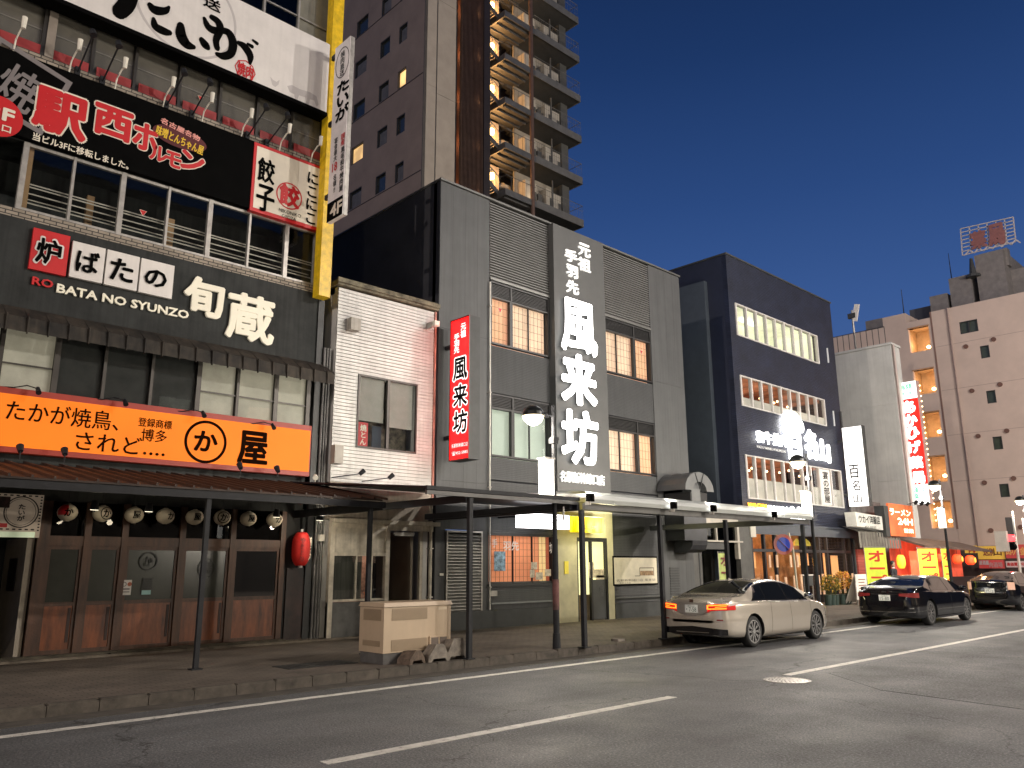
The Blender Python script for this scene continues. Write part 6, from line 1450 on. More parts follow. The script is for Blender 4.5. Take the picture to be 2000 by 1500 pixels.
# shop boards at the foot of the pink block
def far_board(name, label, l, t, r, b, X, face, texts, mt2):
    y1, zt_ = atX(l, t, X); y0, zb_ = atX(r, b, X); g = thing(name, label, 'sign', (X, (y0+y1)/2, zb_)); part('board', g, M().box(X, X+.3, y0, y1, zb_, zt_), face)
    for body, cx, cy, w, h, m_ in texts:
        lt = M(); LX(lt, body, cx, cy, w, h, X-.012, bold=.04, ext=.005); part('lettering', g, lt, m_)
    return g
pl = mat('lit yellow board', (.65, .42, .06), .5, emit=.26, ecol=(1, .55, .08), evar=.2); rl2 = mat('lit red board', (.45, .05, .05), .5, emit=.16, ecol=(1, .12, .10), evar=.3)
far_board('yellow_shop_board', 'yellow shop board with dark characters at the foot of the pink block', 1908, 1067, 1961, 1092, 60.2, pl, (('送別', 1931, 1078, 22, 14, mat('dim maroon print', (.25, .05, .03))), ('山', 1948, 1077, 15, 15, mat('dim brown print', (.2, .09, .02)))), None)
far_board('small_yellow_board', 'slim orange yellow board on the left of the yellow shop board', 1883, 1066, 1907, 1080, 60.2, pl, (('肉', 1898, 1073, 12, 12, red_pl),), None)
far_board('red_shop_board', 'dark red shop board with pale lettering below the yellow board', 1911, 1094, 1961, 1110, 60.1, rl2, (('居酒屋', 1922, 1099, 18, 8, pale_print), ('肉酒場', 1945, 1103, 26, 10, mat('pinkish print', (.5, .25, .25)))), None)
far_board('red_purchase_board', 'red shop board with orange characters at the right edge of the photo', 1962, 1064, 2010, 1090, 60.0, rl2, (('即', 1971, 1076, 14, 15, mat('orange print', (.7, .35, .1), emit=.12)), ('入', 1983, 1077, 10, 14, mat('orange print', (.7, .35, .1))), ('金', 1998, 1076, 13, 15, mat('orange print', (.7, .35, .1)))), None)
far_board('pale_price_board', 'pale board with a red line of print below the orange characters', 1964, 1096, 2010, 1108, 60.0, mat('lit pale board', (.6, .45, .42), .5, emit=.15), (('高価買取中', 1984, 1102, 34, 7, red_pl),), None)
# traffic signal and pole on the corner
g = thing('traffic_signal', 'pedestrian signal showing red on a slim white pole at the far corner', 'traffic light', (45.4, 12.0, .15))
part('pole', g, M().cyl((45.4, 12, .15), (45.4, 12, 4.3), .07, .06), mat('pale signal pole', (.45, .42, .38), .5)); part('back_plate', g, M().box(44.9, 45.2, 11.9, 12.2, 3.1, 4.0), dark_grey)
part('housing', g, M().box(43.6, 43.9, 11.9, 12.4, 2.35, 3.3), mat('pale signal pole', (.45, .42, .38)))
for z, m_ in ((2.98, mat('glowing red signal', (1, .1, .1), emit=3, ecol=(1, .05, .06))), (2.58, ink)): part('lens', g, M().cyl((43.9, 11.85, z), (44.15, 11.80, z), .17, n=14), m_); part('visor', g, M().lathe([(.2, 0), (.2, .12)], (44.0, 11.8, z), 12, 'Y') if False else M().box(43.95, 44.2, 11.7, 12.0, z+.16, z+.18), ink)

# ================================================================ HOTEL TOWER BEHIND
TX, TY, FL = 22.99, 31.0, 2.87
tw_ = thing('hotel_tower', 'tall brown grey tower with an outside staircase and stacked balconies behind the charcoal building', 'building', (28, 38, 0))
tb_ = mat('brown tower tile', (.27, .20, .148), .7, var=.10, scale=.7); tcream = mat('cream tower panel', (.36, .31, .25), .7, var=.10, scale=1)
zk = [28.96+FL*k for k in range(-4, 4)]
tcols = [(32.62, 33.42), (34.30, 35.30), (36.72, 38.0)]
hol = [(a, b, z-1.12, z) for z in zk for a, b in tcols]
part('wall', tw_, M().wallX(TY+.02, 46, 10, 40, TX, TX+.25, hol).box(TX+.25, TX+12, 45.8, 46, 0, 40), tb_)
for z in (16.2, 22.0, 27.75, 33.5): part('panel_joint', tw_, M().box(TX-.02, TX-.001, TY+.05, 46, z, z+.05), mat('dark joint', (.05, .04, .04), .8))
hg = mat('hotel window glass', (.035, .042, .042), .12, var=.2, spec=.7); hc = mat('hotel curtain', (.12, .115, .11), .8, var=.2)
for z in zk:
    for i, (a, b) in enumerate(tcols):
        lit = (i == 0 and abs(z-28.96) < .1) or (i == 2 and abs(z-26.09) < .1) or (i == 2 and abs(z-20.35) < .1)
        w = part('window', tw_, M().box(TX+.02, TX+.12, a, a+.05, z-1.12, z).box(TX+.02, TX+.12, b-.05, b, z-1.12, z).box(TX+.02, TX+.12, a+.05, b-.05, z-.05, z).box(TX+.02, TX+.12, a+.05, b-.05, z-1.12, z-1.07), dark_grey)
        part('pane', w, M().box(TX+.14, TX+.16, a+.05, b-.05, z-1.07, z-.05), mat('lit hotel window', (.9, .6, .3), .6, emit=1.0, ecol=(1, .60, .22), evar=.5) if lit else hg)
        if not lit and (i+int(z)) % 2: part('curtain', tw_, M().box(TX+.12, TX+.138, a+.2, b-.12, z-1.07, z-.2), hc)
# front strips
fx = lambda px: atY(px, 300, TY)[0]
part('corner_edge', tw_, M().box(TX, TX+.18, TY-.02, TY+.02, 10, 40), mat('bronze corner edge', (.07, .06, .05), .5))
for z0_, z1_ in ((10, 27.2), (27.21, 33.1), (33.11, 40)):
    part('front_panel', tw_, M().box(TX+.2, fx(850)-.04, TY, TY+.2, z0_, z1_), tcream); part('front_panel', tw_, M().box(fx(850)+.04, fx(888), TY, TY+.2, z0_-.3, z1_-.31), tcream)
part('reveal', tw_, M().box(fx(888), fx(893), TY+.1, TY+.2, 10, 40).box(fx(850)-.04, fx(850)+.04, TY+.05, TY+.2, 10, 40), dark_grey)
lx0, lx1 = fx(893), fx(936)
lat = mat('bronze vertical louvre', (.10, .060, .042), .45, .5, var=.2)
n = 17
for i in range(n):
    x = lx0+(lx1-lx0)*i/n; part('vertical_louvre', tw_, M().box(x, x+.05, TY-.35, TY-.15, 10, 40), lat)
part('louvre_back', tw_, M().box(lx0, lx1, TY+.9, TY+.95, 10, 40), mat('dim stairwell', (.14, .06, .03), .8))
for k in range(6): light('louvre_light', ((lx0+lx1)/2+.35, TY+.40, 22.3+FL*k), 26, (1, .45, .2), .1)
part('louvre_edge', tw_, M().box(lx1, fx(948), TY-.4, TY+1.0, 10, 40), mat('dark bronze column', (.035, .028, .028), .45, .3))
# staircase
sx0, sx1 = fx(948), fx(1024)
steel = mat('grey stair steel', (.12, .12, .118), .5, .4, var=.15); stw = mat('stair back wall', (.34, .29, .22), .8, var=.15); brs = mat('copper brown column', (.14, .085, .06), .45, .4)
bx1_ = fx(1122)
part('stair_wall', tw_, M().box(sx0-1.2, bx1_-1, TY+3.2, TY+3.3, 12, 42), stw); part('stair_wall', tw_, M().box(sx0-1.2, sx0+2.1, TY+1.15, TY+1.25, 12, 42), stw)
part('column', tw_, M().cyl((fx(1022), TY-.75, 12), (fx(1022), TY-.75, 42), .13), brs, 'round brown column at the corner of the landings')
zb_ = 33.69
warm_l = mat('glowing stair lamp', (1, .8, .5), emit=6, ecol=(1, .62, .22))
for k in range(-4, 4):
    z = zb_+FL*k
    # landing with ribs below
    part('landing', tw_, M().box(sx0+.9, sx1+.25, TY-.7, TY+1.6, z, z+.10).box(sx0+.9, sx1+.25, TY-.78, TY-.701, z-.08, z+.30).box(sx0+.82, sx0+.899, TY-.78, TY+1.6, z-.08, z+.30), steel)
    for i in range(4): part('landing_rib', tw_, M().box(sx0+1.0, sx1+.2, TY-.5+i*.55, TY-.42+i*.55, z-.14, z-.001), steel)
    fl = M()
    for i in range(9):
        a = i/9; xx = sx0+.9-.9*a; zz_ = z+1.35*a
        fl.box(sx0-.1, sx0+.85, TY+.2+2.6*a, TY+.45+2.6*a, z+.1+1.4*a, z+.16+1.4*a)
    f2 = M(); f2.bar((sx0-.1, TY-.1, z+.85), (sx0+1.1, TY-.1, z+.12), .06, .26); f2.bar((sx0-.1, TY+.6, z+.85), (sx0+1.1, TY+.6, z+.12), .06, .26)
    for i in range(8): a = i/8; f2.box(sx0-.1+1.1*a, sx0+.05+1.1*a, TY-.07, TY+.57, z+.80-.70*a, z+.83-.70*a)
    part('stringer', tw_, f2, steel)
    hr = M().tube([(sx0, TY-.1, z+1.85), (sx0+1.0, TY-.1, z+1.25), (sx0+1.0, TY-.7, z+1.2), (sx1+.2, TY-.7, z+1.2)], .02, 6)
    for i in range(10): x = sx0+.1+(sx1-sx0)*i/10; hr.cyl((x, TY-.7 if i > 3 else TY-.1, z+.2+(.6*(1-i/4) if i < 4 else 0)), (x, TY-.7 if i > 3 else TY-.1, z+1.2+(.6*(1-i/4) if i < 4 else 0)), .012, n=5, cap=False)
    part('handrail', tw_, hr, steel)
    part('duct_bend', tw_, M().tube([(sx1-.9, TY+1.8, z+1.2), (sx1-.8, TY+1.6, z+1.75), (sx1-.35, TY+1.5, z+1.95), (sx1+.2, TY+1.5, z+1.9)], .16, 10), mat('cream duct', (.34, .31, .26), .5))
    part('partition', tw_, M().box(sx1-.2, sx1-.12, TY+.9, TY+2.6, z+.1, z+1.5).box(sx1-1.0, sx1-.9, TY+2.2, TY+2.3, z+.1, z+2.0), steel)
    part('stair_lamp', tw_, M().cyl((sx0+1.35, TY+1.0, z+1.7), (sx0+1.35, TY+1.0, z+2.05), .17, n=10), warm_l)
    light('stair_light', (sx0+1.35, TY+.70, z+1.85), 170, (1, .50, .17), .1)
# balconies
bx0, bx1 = fx(1030), fx(1119)
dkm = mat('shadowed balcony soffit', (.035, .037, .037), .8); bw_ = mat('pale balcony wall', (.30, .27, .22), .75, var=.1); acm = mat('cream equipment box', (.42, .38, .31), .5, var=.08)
fr_ = mat('grey slab edge', (.125, .122, .115), .6, .2, var=.15)
for k in range(-4, 4):
    z = zb_+FL*k
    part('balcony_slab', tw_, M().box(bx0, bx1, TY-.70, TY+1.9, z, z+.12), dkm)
    part('slab_edge', tw_, M().box(bx0, bx1+.02, TY-.74, TY-.701, z-.05, z+.42).box(bx1, bx1+.04, TY-.70, TY+1.0, z-.05, z+.42), fr_)
    part('balcony_wall', tw_, M().box(bx0-.2, bx1-.9, TY+.95, TY+1.05, z+.12, z+FL), bw_)
    part('end_wall', tw_, M().box(bx1-.85, bx1-.22, TY+.2, TY+3, z+.12, z+FL-.002), mat('dark end wall', (.07, .07, .065), .7))
    for i, (a, w, h) in enumerate(((.15, .42, 2.05), (.62, .5, 2.05), (1.25, .32, 1.5), (1.95, .55, 2.1), (2.6, .75, 1.95))):
        part('equipment_cabinet', tw_, M().box(bx0+a, bx0+a+w, TY+.35, TY+.94, z+.14, z+.14+h), acm if i not in (2, ) else MATS['dark end wall'])
        if i in (1, 3, 4): part('cabinet_grille', tw_, M().box(bx0+a+w*.55, bx0+a+w*.95, TY+.33, TY+.349, z+.3, z+h*.8), MATS['dark end wall'])
    rr = M().tube([(bx0, TY-.7, z+1.35), (bx1, TY-.7, z+1.35), (bx1, TY+1.0, z+1.35)], .018, 5).tube([(bx0, TY-.7, z+1.0), (bx1, TY-.7, z+1.0)], .01, 4)
    for i in range(26): x = bx0+(bx1-bx0)*i/25; rr.cyl((x, TY-.7, z+.4), (x, TY-.7, z+1.35), .008, n=4, cap=False)
    part('balcony_rail', tw_, rr, fr_)
    part('balcony_post', tw_, M().cyl((bx0+2.45, TY+.3, z+.12), (bx0+2.45, TY+.3, z+FL), .05, n=8).cyl((bx0+3.4, TY+.3, z+.12), (bx0+3.4, TY+.3, z+FL), .05, n=8), fr_)
    if k % 2 == 0: light('balcony_light', (bx0+.6, TY+.0, z+1.2), 8, (1, .75, .48), .2)

# ================================================================ UTILITY CABINET AND BLOCKS
ub = thing('utility_cabinet', 'beige metal utility cabinet standing on the pavement edge with grille panels', 'utility cabinet', (8.9, 12.1, .15))
bg = mat('beige enamel', (.50, .385, .265), .45, var=.06, scale=1.5, streak=.06); bg2 = mat('beige grille', (.30, .225, .145), .6, var=.06)
ux0, ux1, uy0, uy1 = 8.16, 9.62, 11.78, 12.52
uz = atY(752, 1178, uy0)[1]
part('plinth', ub, M().box(ux0+.02, ux1-.02, uy0+.02, uy1-.02, .15, .33), mat('grey concrete plinth', (.11, .105, .10), .8, var=.3))
part('body', ub, M().box(ux0, ux1, uy0, uy1, .33, uz-.07), bg)
part('lid', ub, M().add([(ux0-.02, uy0-.03, uz-.068), (ux1+.02, uy0-.03, uz-.068), (ux1+.02, uy1+.02, uz-.068), (ux0-.02, uy1+.02, uz-.068), (ux0, uy0, uz), (ux1, uy0, uz), (ux1, uy1, uz), (ux0, uy1, uz)],
    [(0, 3, 2, 1), (4, 5, 6, 7), (0, 1, 5, 4), (1, 2, 6, 5), (2, 3, 7, 6), (3, 0, 4, 7)]), bg)
def grille(x0, x1, z0, z1, y=uy0, side=False):
    m = M(); n = int((z1-z0)/.02)
    if not side:
        m.box(x0, x1, y-.004, y-.001, z0, z1)
        for i in range(n): m.box(x0, x1, y-.008, y-.0041, z0+i*.02, z0+i*.02+.009)
    else:
        m.box(ux0-.004, ux0-.001, x0, x1, z0, z1)
        for i in range(n): m.box(ux0-.008, ux0-.0041, x0, x1, z0+i*.02, z0+i*.02+.009)
    part('grille', ub, m, bg2)
H = uz-.07-.33
grille(ux0+.16, ux0+.92, .33+H*.70, .33+H*.96); grille(ux0+.16, ux0+.92, .33+H*.03, .33+H*.28); grille(uy0+.08, uy1-.12, .33+H*.70, .33+H*.95, side=True); grille(uy0+.1, uy1-.12, .33+H*.14, .33+H*.26, side=True)
part('vent_frame', ub, M().box(ux0+.97, ux1-.10, uy0-.03, uy0-.001, .33+H*.07, .33+H*.30), bg)
for a in (ux0+1.0, ux0+1.19): part('vent', ub, M().box(a, a+.16, uy0-.034, uy0-.031, .33+H*.10, .33+H*.27), mat('dark vent mesh', (.13, .10, .08), .6))
part('door_edge', ub, M().box(ux1-.06, ux1-.045, uy0-.006, uy0-.001, .36, uz-.1), mat('pale seam', (.6, .48, .34), .4)); part('name_plate', ub, M().box(ux1-.30, ux1-.1, uy0-.006, uy0-.001, uz-.15, uz-.11), mat('pale plate', (.6, .5, .36), .4))
cm_ = mat('weathered concrete block', (.22, .195, .165), .85, var=.3, scale=8, bump=.6)
for i, (x, y, w, a, lb) in enumerate(((8.62, 11.60, .42, .25, 'leftmost concrete wedge block, lowest and brownest, at the foot of the beige cabinet'), (9.12, 11.58, .44, -.1, 'middle pale concrete wedge block at the foot of the beige cabinet'), (9.58, 11.66, .50, .0, 'rightmost darker concrete wedge block beside the canopy post'))):
    h = (.22, .30, .36)[i]; m = M()
    poly = [(-w/2, 0), (-w/2+.06, 0), (-w/2+.1, .06), (w/2-.1, .06), (w/2-.06, 0), (w/2, 0), (w/2-.02, .08), (w/2-.13, h), (-w/2+.16, h), (-w/2+.01, .1)]
    m.prismY(poly, -.14, .14); m.v = [(x+p*math.cos(a)-q*math.sin(a), y+p*math.sin(a)+q*math.cos(a), .15+r*(1 if q < 0 else .92)) for p, q, r in m.v]
    solo('concrete_block', lb, 'concrete block', m, cm_ if i else mat('brown concrete block', (.13, .095, .07), .85, var=.4, scale=8, bump=.6), 'concrete wedges by the beige cabinet')
x, y = atZ(1207, 1252, .15); solo('small_stone', 'small square stone marker on the pavement edge left of the silver car', 'stone', M().box(x-.12, x+.12, y-.1, y+.1, .15, .20), cm_)

# ================================================================ CARS
def pchip(pts):
    xs = [p[0] for p in pts]; ys = [p[1] for p in pts]; n = len(xs); d = [(ys[i+1]-ys[i])/(xs[i+1]-xs[i]) for i in range(n-1)]
    m = [d[0]]+[0 if d[i-1]*d[i] <= 0 else 2*d[i-1]*d[i]/(d[i-1]+d[i]) for i in range(1, n-1)]+[d[-1]]
    def f(x):
        if x <= xs[0]: return ys[0]
        if x >= xs[-1]: return ys[-1]
        i = max(k for k in range(n-1) if xs[k] <= x); h = xs[i+1]-xs[i]; t = (x-xs[i])/h
        return (2*t**3-3*t*t+1)*ys[i]+(t**3-2*t*t+t)*h*m[i]+(-2*t**3+3*t*t)*ys[i+1]+(t**3-t*t)*h*m[i+1]
    return f
def car_shape(top, belt, width, bottom):
    zc, zb, w, z0 = map(pchip, (top, belt, width, bottom))
    def ring(x):
        W = w(x); B = zb(x); C = max(zc(x), B+.03); Z = z0(x); g = C-B; gh = max(0, min(1, (g-.10)/.30))
        wr = W*.915-g*.44-.02; zr = C-.055*gh-.012
        return [(0, Z), (W*.80, Z), (W*.965, Z+.07), (W*.995, Z+.20), (W, .58), (W*.985, .74), (W*.965, B-.035), (W*.915, B), (W*.915*(1-gh)+wr*gh if g > .1 else W*.86, B+(zr-B)*.02 if g <= .1 else zr), ((wr*.80)*gh+W*.55*(1-gh), C-.012*gh-.012), (0, C)]
    def S(x, t):
        P = ring(x); i = min(int(t), len(P)-2); f = t-i
        p0, p1, p2, p3 = P[max(i-1, 0)], P[i], P[i+1], P[min(i+2, len(P)-1)]
        if i in (0, 7): q = [p1[k]*(1-f)+p2[k]*f for k in (0, 1)]
        else:
            if i == 8: p0 = (2*p1[0]-p2[0], 2*p1[1]-p2[1]); p0 = p1
            if i == 6: p3 = p2
            q = [.5*((2*p1[k])+(-p0[k]+p2[k])*f+(2*p0[k]-5*p1[k]+4*p2[k]-p3[k])*f*f+(-p0[k]+3*p1[k]-3*p2[k]+p3[k])*f**3) for k in (0, 1)]
        return Vector((x, -abs(q[0]) if abs(q[0]) > 1e-6 else 0, q[1]))
    return S, w, ring
def build_car(name, label, x_rear_axle, wb, yc, Lr, Lf, top, belt, width, bottom, paint, side, rear_glass, wind, spec):
    """local x forward from the rear axle; right side is -y (towards the camera)"""
    g = thing(name, label, 'car', (x_rear_axle+wb/2, yc, 0)); OX = x_rear_axle
    S, w, ring = car_shape(top, belt, width, bottom)
    def put(p): return (OX+p[0], yc+p[1], p[2])
    def mir(p): return (OX+p[0], yc-p[1], p[2])
    xs = [-Lr]+[-Lr+.02, -Lr+.05, -Lr+.10]+[-Lr+.16+(Lr+wb+Lf-.32)*i/64 for i in range(65)]+[wb+Lf-.10, wb+Lf-.05, wb+Lf-.02, wb+Lf]
    ts = [i/3 for i in range(31)]
    m = M(); m.sm = True; nt_ = len(ts); full = nt_*2-2
    for x in xs:
        P = [S(x, t) for t in ts]; m.v += [put(p) for p in P]+[mir(p) for p in P[-2:0:-1]]
    for i in range(len(xs)-1):
        for j in range(full): a = i*full+j; b = i*full+(j+1) % full; m.f.append((a, b, b+full, a+full))
    m.f.append(tuple(range(full))[::-1]); m.f.append(tuple((len(xs)-1)*full+j for j in range(full)))
    m.f = [f[::-1] for f in m.f]
    body = part('body', g, m, paint)
    cut = M(); WR = spec['r']
    for ax in (0, wb): cut.cyl((OX+ax, yc-1.3, WR), (OX+ax, yc+1.3, WR), WR+.055, n=40)
    co = mk('arch_cutter', cut, mat('dark wheel well', (.006, .006, .007), .8), OFF[g.name]); co.location = OFF[g.name]
    body.data.materials.append(MATS['dark wheel well'])
    for p in co.data.polygons: p.material_index = 0
    me = body.data; tmpm = body.modifiers.new('cut', 'BOOLEAN'); tmpm.object = co; tmpm.solver = 'EXACT'; tmpm.operation = 'DIFFERENCE'; tmpm.material_mode = 'TRANSFER' if hasattr(tmpm, 'material_mode') else 'INDEX'
    bpy.context.view_layer.update(); dg = bpy.context.evaluated_depsgraph_get()
    nm = bpy.data.meshes.new_from_object(body.evaluated_get(dg)); body.modifiers.clear(); body.data = nm; bpy.data.objects.remove(co)
    for p in nm.polygons: p.use_smooth = True
    e = bmesh.new(); e.from_mesh(nm)
    for ed in e.edges:
        if len(ed.link_faces) == 2 and ed.calc_face_angle(0) > R(38): ed.smooth = False
    e.to_mesh(nm); e.free()
    def patch(nme, quad, mt, off=.006, nu=10, nv=6, both=True, parent=g, lab=None):
        """quad: four (x,t) corners: rear-bottom, front-bottom, front-top, rear-top"""
        if both is True and nme not in ('rear_window', 'windscreen'):
            patch(nme, quad, mt, off, nu, nv, 0, parent, lab); return patch(nme, quad, mt, off, nu, nv, 1, parent, lab)
        m = M(); m.sm = True
        for s_ in ((0, 1) if both is True else (both,)):
            k = len(m.v)
            for j in range(nv+1):
                for i in range(nu+1):
                    u, v = i/nu, j/nv
                    x = (quad[0][0]*(1-u)+quad[1][0]*u)*(1-v)+(quad[3][0]*(1-u)+quad[2][0]*u)*v
                    t = (quad[0][1]*(1-u)+quad[1][1]*u)*(1-v)+(quad[3][1]*(1-u)+quad[2][1]*u)*v
                    p = S(x, t); du = S(x+.02, t)-S(x-.02, t); dv = S(x, min(t+.03, 9.999))-S(x, max(t-.03, 0)); nn = du.cross(dv)
                    if nn.length > 1e-9: nn.normalize()
                    if nn.dot(Vector((0, -1, .35))) < 0: nn = -nn
                    p = p+nn*off; m.v.append(put(p) if s_ == 0 else mir(p))
            for j in range(nv):
                for i in range(nu):
                    a = k+j*(nu+1)+i; q = (a, a+1, a+nu+2, a+nu+1); m.f.append(q if s_ == 0 else q[::-1])
        return part(nme, parent, m, mt, lab)
    gl = spec['glass']; sq = side; patch('window_surround', ((sq[0][0][0]-.08, 7.01), (sq[-1][1][0]+.06, 7.01), (sq[-1][2][0]+.04, 7.97), (sq[0][3][0]-.06, 7.97)), gloss_black, .0035, 30, 8)
    for q in side: 
        for sgn in (0,): patch('side_window', q, gl)
    for q in spec.get('chrome', ()): patch('window_trim', q, chrome, .009, 24, 1)
    patch('rear_window', rear_glass, gl, .006, 8, 10)
    patch('windscreen', wind, gl, .006, 8, 10)
    for q in spec.get('seams', ()): patch('door_seam', q, mat('dark gap', (.004, .004, .004), .8), .003, 1, 14)
    for q in spec.get('handles', ()): patch('door_handle', q, spec.get('handle_mat', alu), .03, 6, 2)
    patch('sill_trim', ((.48, 1.9), (wb-.48, 1.9), (wb-.48, 2.25), (.48, 2.25)), spec.get('sill', paint), .012, 16, 2)
    # wheels
    r = spec['r']
    for ax, sy in ((0, -1), (wb, -1), (0, 1), (wb, 1)):
        hw = w(ax)-.03; cy = yc+sy*(hw-.11); cx = OX+ax
        wh = part('wheel', g, M().cyl((cx, cy-.06, r), (cx, cy+.06, r), .06, n=12), mat('dark hub', (.03, .03, .03), .5))
        t_ = M(); t_.sm = True; t_.lathe([(r-.085, -.105), (r-.03, -.11), (r-.005, -.085), (r, -.04), (r, .04), (r-.005, .085), (r-.03, .11), (r-.085, .105)], (cx, cy, r), 36, 'Y', cap=False); part('tyre', wh, t_, mat('tyre rubber', (.012, .012, .012), .75, bump=.2))
        rim = M(); oy = cy+sy*.085
        q = M().ringY(0, 0, r-.112, r-.080, -.02, .02, 36); rim.add([(cx+a, oy+b, r+c) for a, b, c in q.v], q.f)
        ns_ = spec.get('spokes', 10)
        for k in range(ns_):
            for dd in (-.10, .10) if spec.get('twin', True) else (0,):
                a = 2*math.pi*k/ns_+dd*(10/ns_)*.9; a2 = 2*math.pi*k/ns_+dd*.35*(10/ns_)
                rim.bar((cx+.045*math.cos(a2), oy-sy*.0, r+.045*math.sin(a2)), (cx+(r-.095)*math.cos(a), oy, r+(r-.095)*math.sin(a)), .024 if spec.get('twin', True) else .045, .022)
        rim.cyl((cx, oy-sy*.01, r), (cx, oy+sy*.018, r), .055, n=16)
        part('rim', wh, rim, mat('bright alloy', (.62, .61, .60), .22, .9))
        part('brake_disc', wh, M().cyl((cx, cy-.01, r), (cx, cy+.01, r), r-.16, n=24), mat('dark hub', (.03, .03, .03)))
    # rear details, placed on the curved tail
    def tail(yy, zz, off=.008):
        """tail surface x at lateral position |y|: solve half-width(x)=|y|"""
        if abs(yy) <= w(-Lr)*.97: return -Lr-off
        lo, hi = -Lr, -Lr+1.2
        for _ in range(30):
            md = (lo+hi)/2
            if w(md)*.99 < abs(yy): lo = md
            else: hi = md
        return lo-off*.4
    def tailpatch(nme, polyf, mt, off=.01, n=14, parent=g):
        """polyf(u) -> (y, zlow, zhigh) for u in 0..1"""
        m = M(); m.sm = True
        for i in range(n+1):
            y, zl, zh = polyf(i/n); sg = 1 if y > 0 else -1
            lat = max(0, abs(y)-.0)
            for z in (zl, zh): m.v.append((OX+tail(y, z, off), yc+y+(sg*.012 if abs(y) > w(-Lr) else 0), z))
        for i in range(n): k = i*2; m.f.append((k, k+1, k+3, k+2))
        return part(nme, parent, m, mt)
    spec['rear'](g, put, tailpatch, tail, OX, yc, patch)
    # mirrors
    for sy in (-1, 1):
        mx_, mz = OX+spec['mirror'][0], spec['mirror'][1]; b = M(); b.sm = True
        q = M().lathe([(.01, -.07), (.05, -.06), (.075, -.01), (.07, .05), (.03, .07), (.01, .072)], (0, 0, 0), 14)
        b.add([(mx_+x_*.75, yc+sy*(w(spec['mirror'][0])+.10)+y_*1.5, mz+z_*.95) for x_, y_, z_ in q.v], q.f)
        b.bar((mx_+.02, yc+sy*(w(spec['mirror'][0])-.06), mz-.05), (mx_, yc+sy*(w(spec['mirror'][0])+.06), mz-.03), .04, .03)
        part('mirror', g, b, spec.get('mirror_mat', paint))
    part('underbody', g, M().box(OX+.45, OX+wb-.45, yc-.72, yc+.72, .17, .30), mat('tyre rubber', (.012, .012, .012)))
    return g
chrome = mat('chrome trim', (.62, .62, .60), .12, 1.0, var=.02)
car_glass = mat('tinted car glass', (.006, .007, .009), .04, var=.02, spec=.9, coat=.5)
plate_m = mat('number plate', (.62, .63, .60), .4, var=.04, emit=.06); plate_ink = mat('green plate print', (.01, .06, .03), .5)
tail_on = mat('lit tail lamp tube', (1, .1, .02), .4, emit=4.2, ecol=(1, .16, .012)); tail_red = mat('red lamp lens', (.40, .012, .012), .12, coat=1, emit=.35, ecol=(1, .02, .01)); tail_dim = mat('unlit red lamp lens', (.20, .02, .02), .10, coat=1)
gloss_black = mat('gloss black trim', (.006, .006, .007), .2, coat=.5)
def plate(g, x, y, z, txt1, txt2):
    p = part('number_plate', g, M().box(x-.012, x, y-.165, y+.165, z-.082, z+.082), plate_m)
    lt = M(); letters(lt, txt2, y+.13, y-.13, z-.065, z+.028, x-.014, facing='X', bold=.02, ext=.002); letters(lt, txt1, y+.09, y-.09, z+.040, z+.070, x-.014, facing='X', bold=.01, ext=.002); part('plate_print', p, lt, plate_ink)
# --- silver saloon
silverp = car_paint('pearl silver beige paint', (.54, .49, .42), .5, .22)
def rear_silver(g, put, tp, tail, OX, yc, patch):
    for s in (-1, 1):
        tp('tail_lamp', lambda u: (s*(.36+.50*u), .80-.0*u-(.03 if u < .15 else 0)*1+.02*u, .965-.02*u-.05*abs(u-.5)*0+(-.06*(1-u)**3)), tail_red, .012)
        tp('lamp_tube', lambda u: (s*(.40+.43*u), .925-.03*(1-u), .945-.03*(1-u)), tail_on, .022)
        tp('lamp_tube', lambda u: (s*(.40+.40*u), .825+.02*u, .845+.02*u), tail_on, .022)
        tp('lamp_tube', lambda u: (s*(.40+.03*u), .83+.01*u, .91), tail_on, .021, 2)
        tp('lamp_tube', lambda u: (s*(.58+.22*u), .872+.02*u, .886+.02*u), tail_on, .021); tp('lamp_lens_tip', lambda u: (s*(.82+.05*u), .90+.02*u, .96+.01*u), mat('clear lamp tip', (.6, .55, .5), .2, coat=1), .02, 3)
        tp('reflector', lambda u: (s*(.60+.14*u), .60, .625), tail_dim, .012)
    tp('plate_recess', lambda u: (-.40+.80*u, .70+.09*abs(2*u-1)**3, .965), mat('silver tail panel', (.35, .33, .30), .3, .5), .013)
    tp('chrome_garnish', lambda u: (-.33+.66*u, .69+.06*abs(2*u-1)**4, .70+.06*abs(2*u-1)**4), alu, .022)
    for s in (-1, 1): tp('chrome_garnish', lambda u: (s*(.27+.07*u), .70+.12*u, .74+.16*u), alu, .022, 3)
    tp('badge', lambda u: (-.05+.10*u, .975, 1.03), chrome, .012, 4)
    tp('lower_valance', lambda u: (-.80+1.60*u, .30, .42+.05*(1-abs(2*u-1))), gloss_black, .014, 24)
    tp('chrome_strip', lambda u: (-.42+.84*u, .335, .35), chrome, .022)
    plate(g, OX-1.075-.02, yc+.0, .835, '横浜300', '・7-58')
    b = M(); b.lathe([(.04, 0), (.045, .02), (.01, .05)], (OX+1.15, yc-.0, 1.44), 10); part('roof_fin', g, M().add([(OX+.45, yc-.02, 1.405), (OX+.62, yc-.02, 1.43), (OX+.62, yc+.02, 1.43), (OX+.45, yc+.02, 1.405), (OX+.47, yc, 1.475)], [(0, 1, 4), (1, 2, 4), (2, 3, 4), (3, 0, 4)]), silverp)
sWB = 2.92
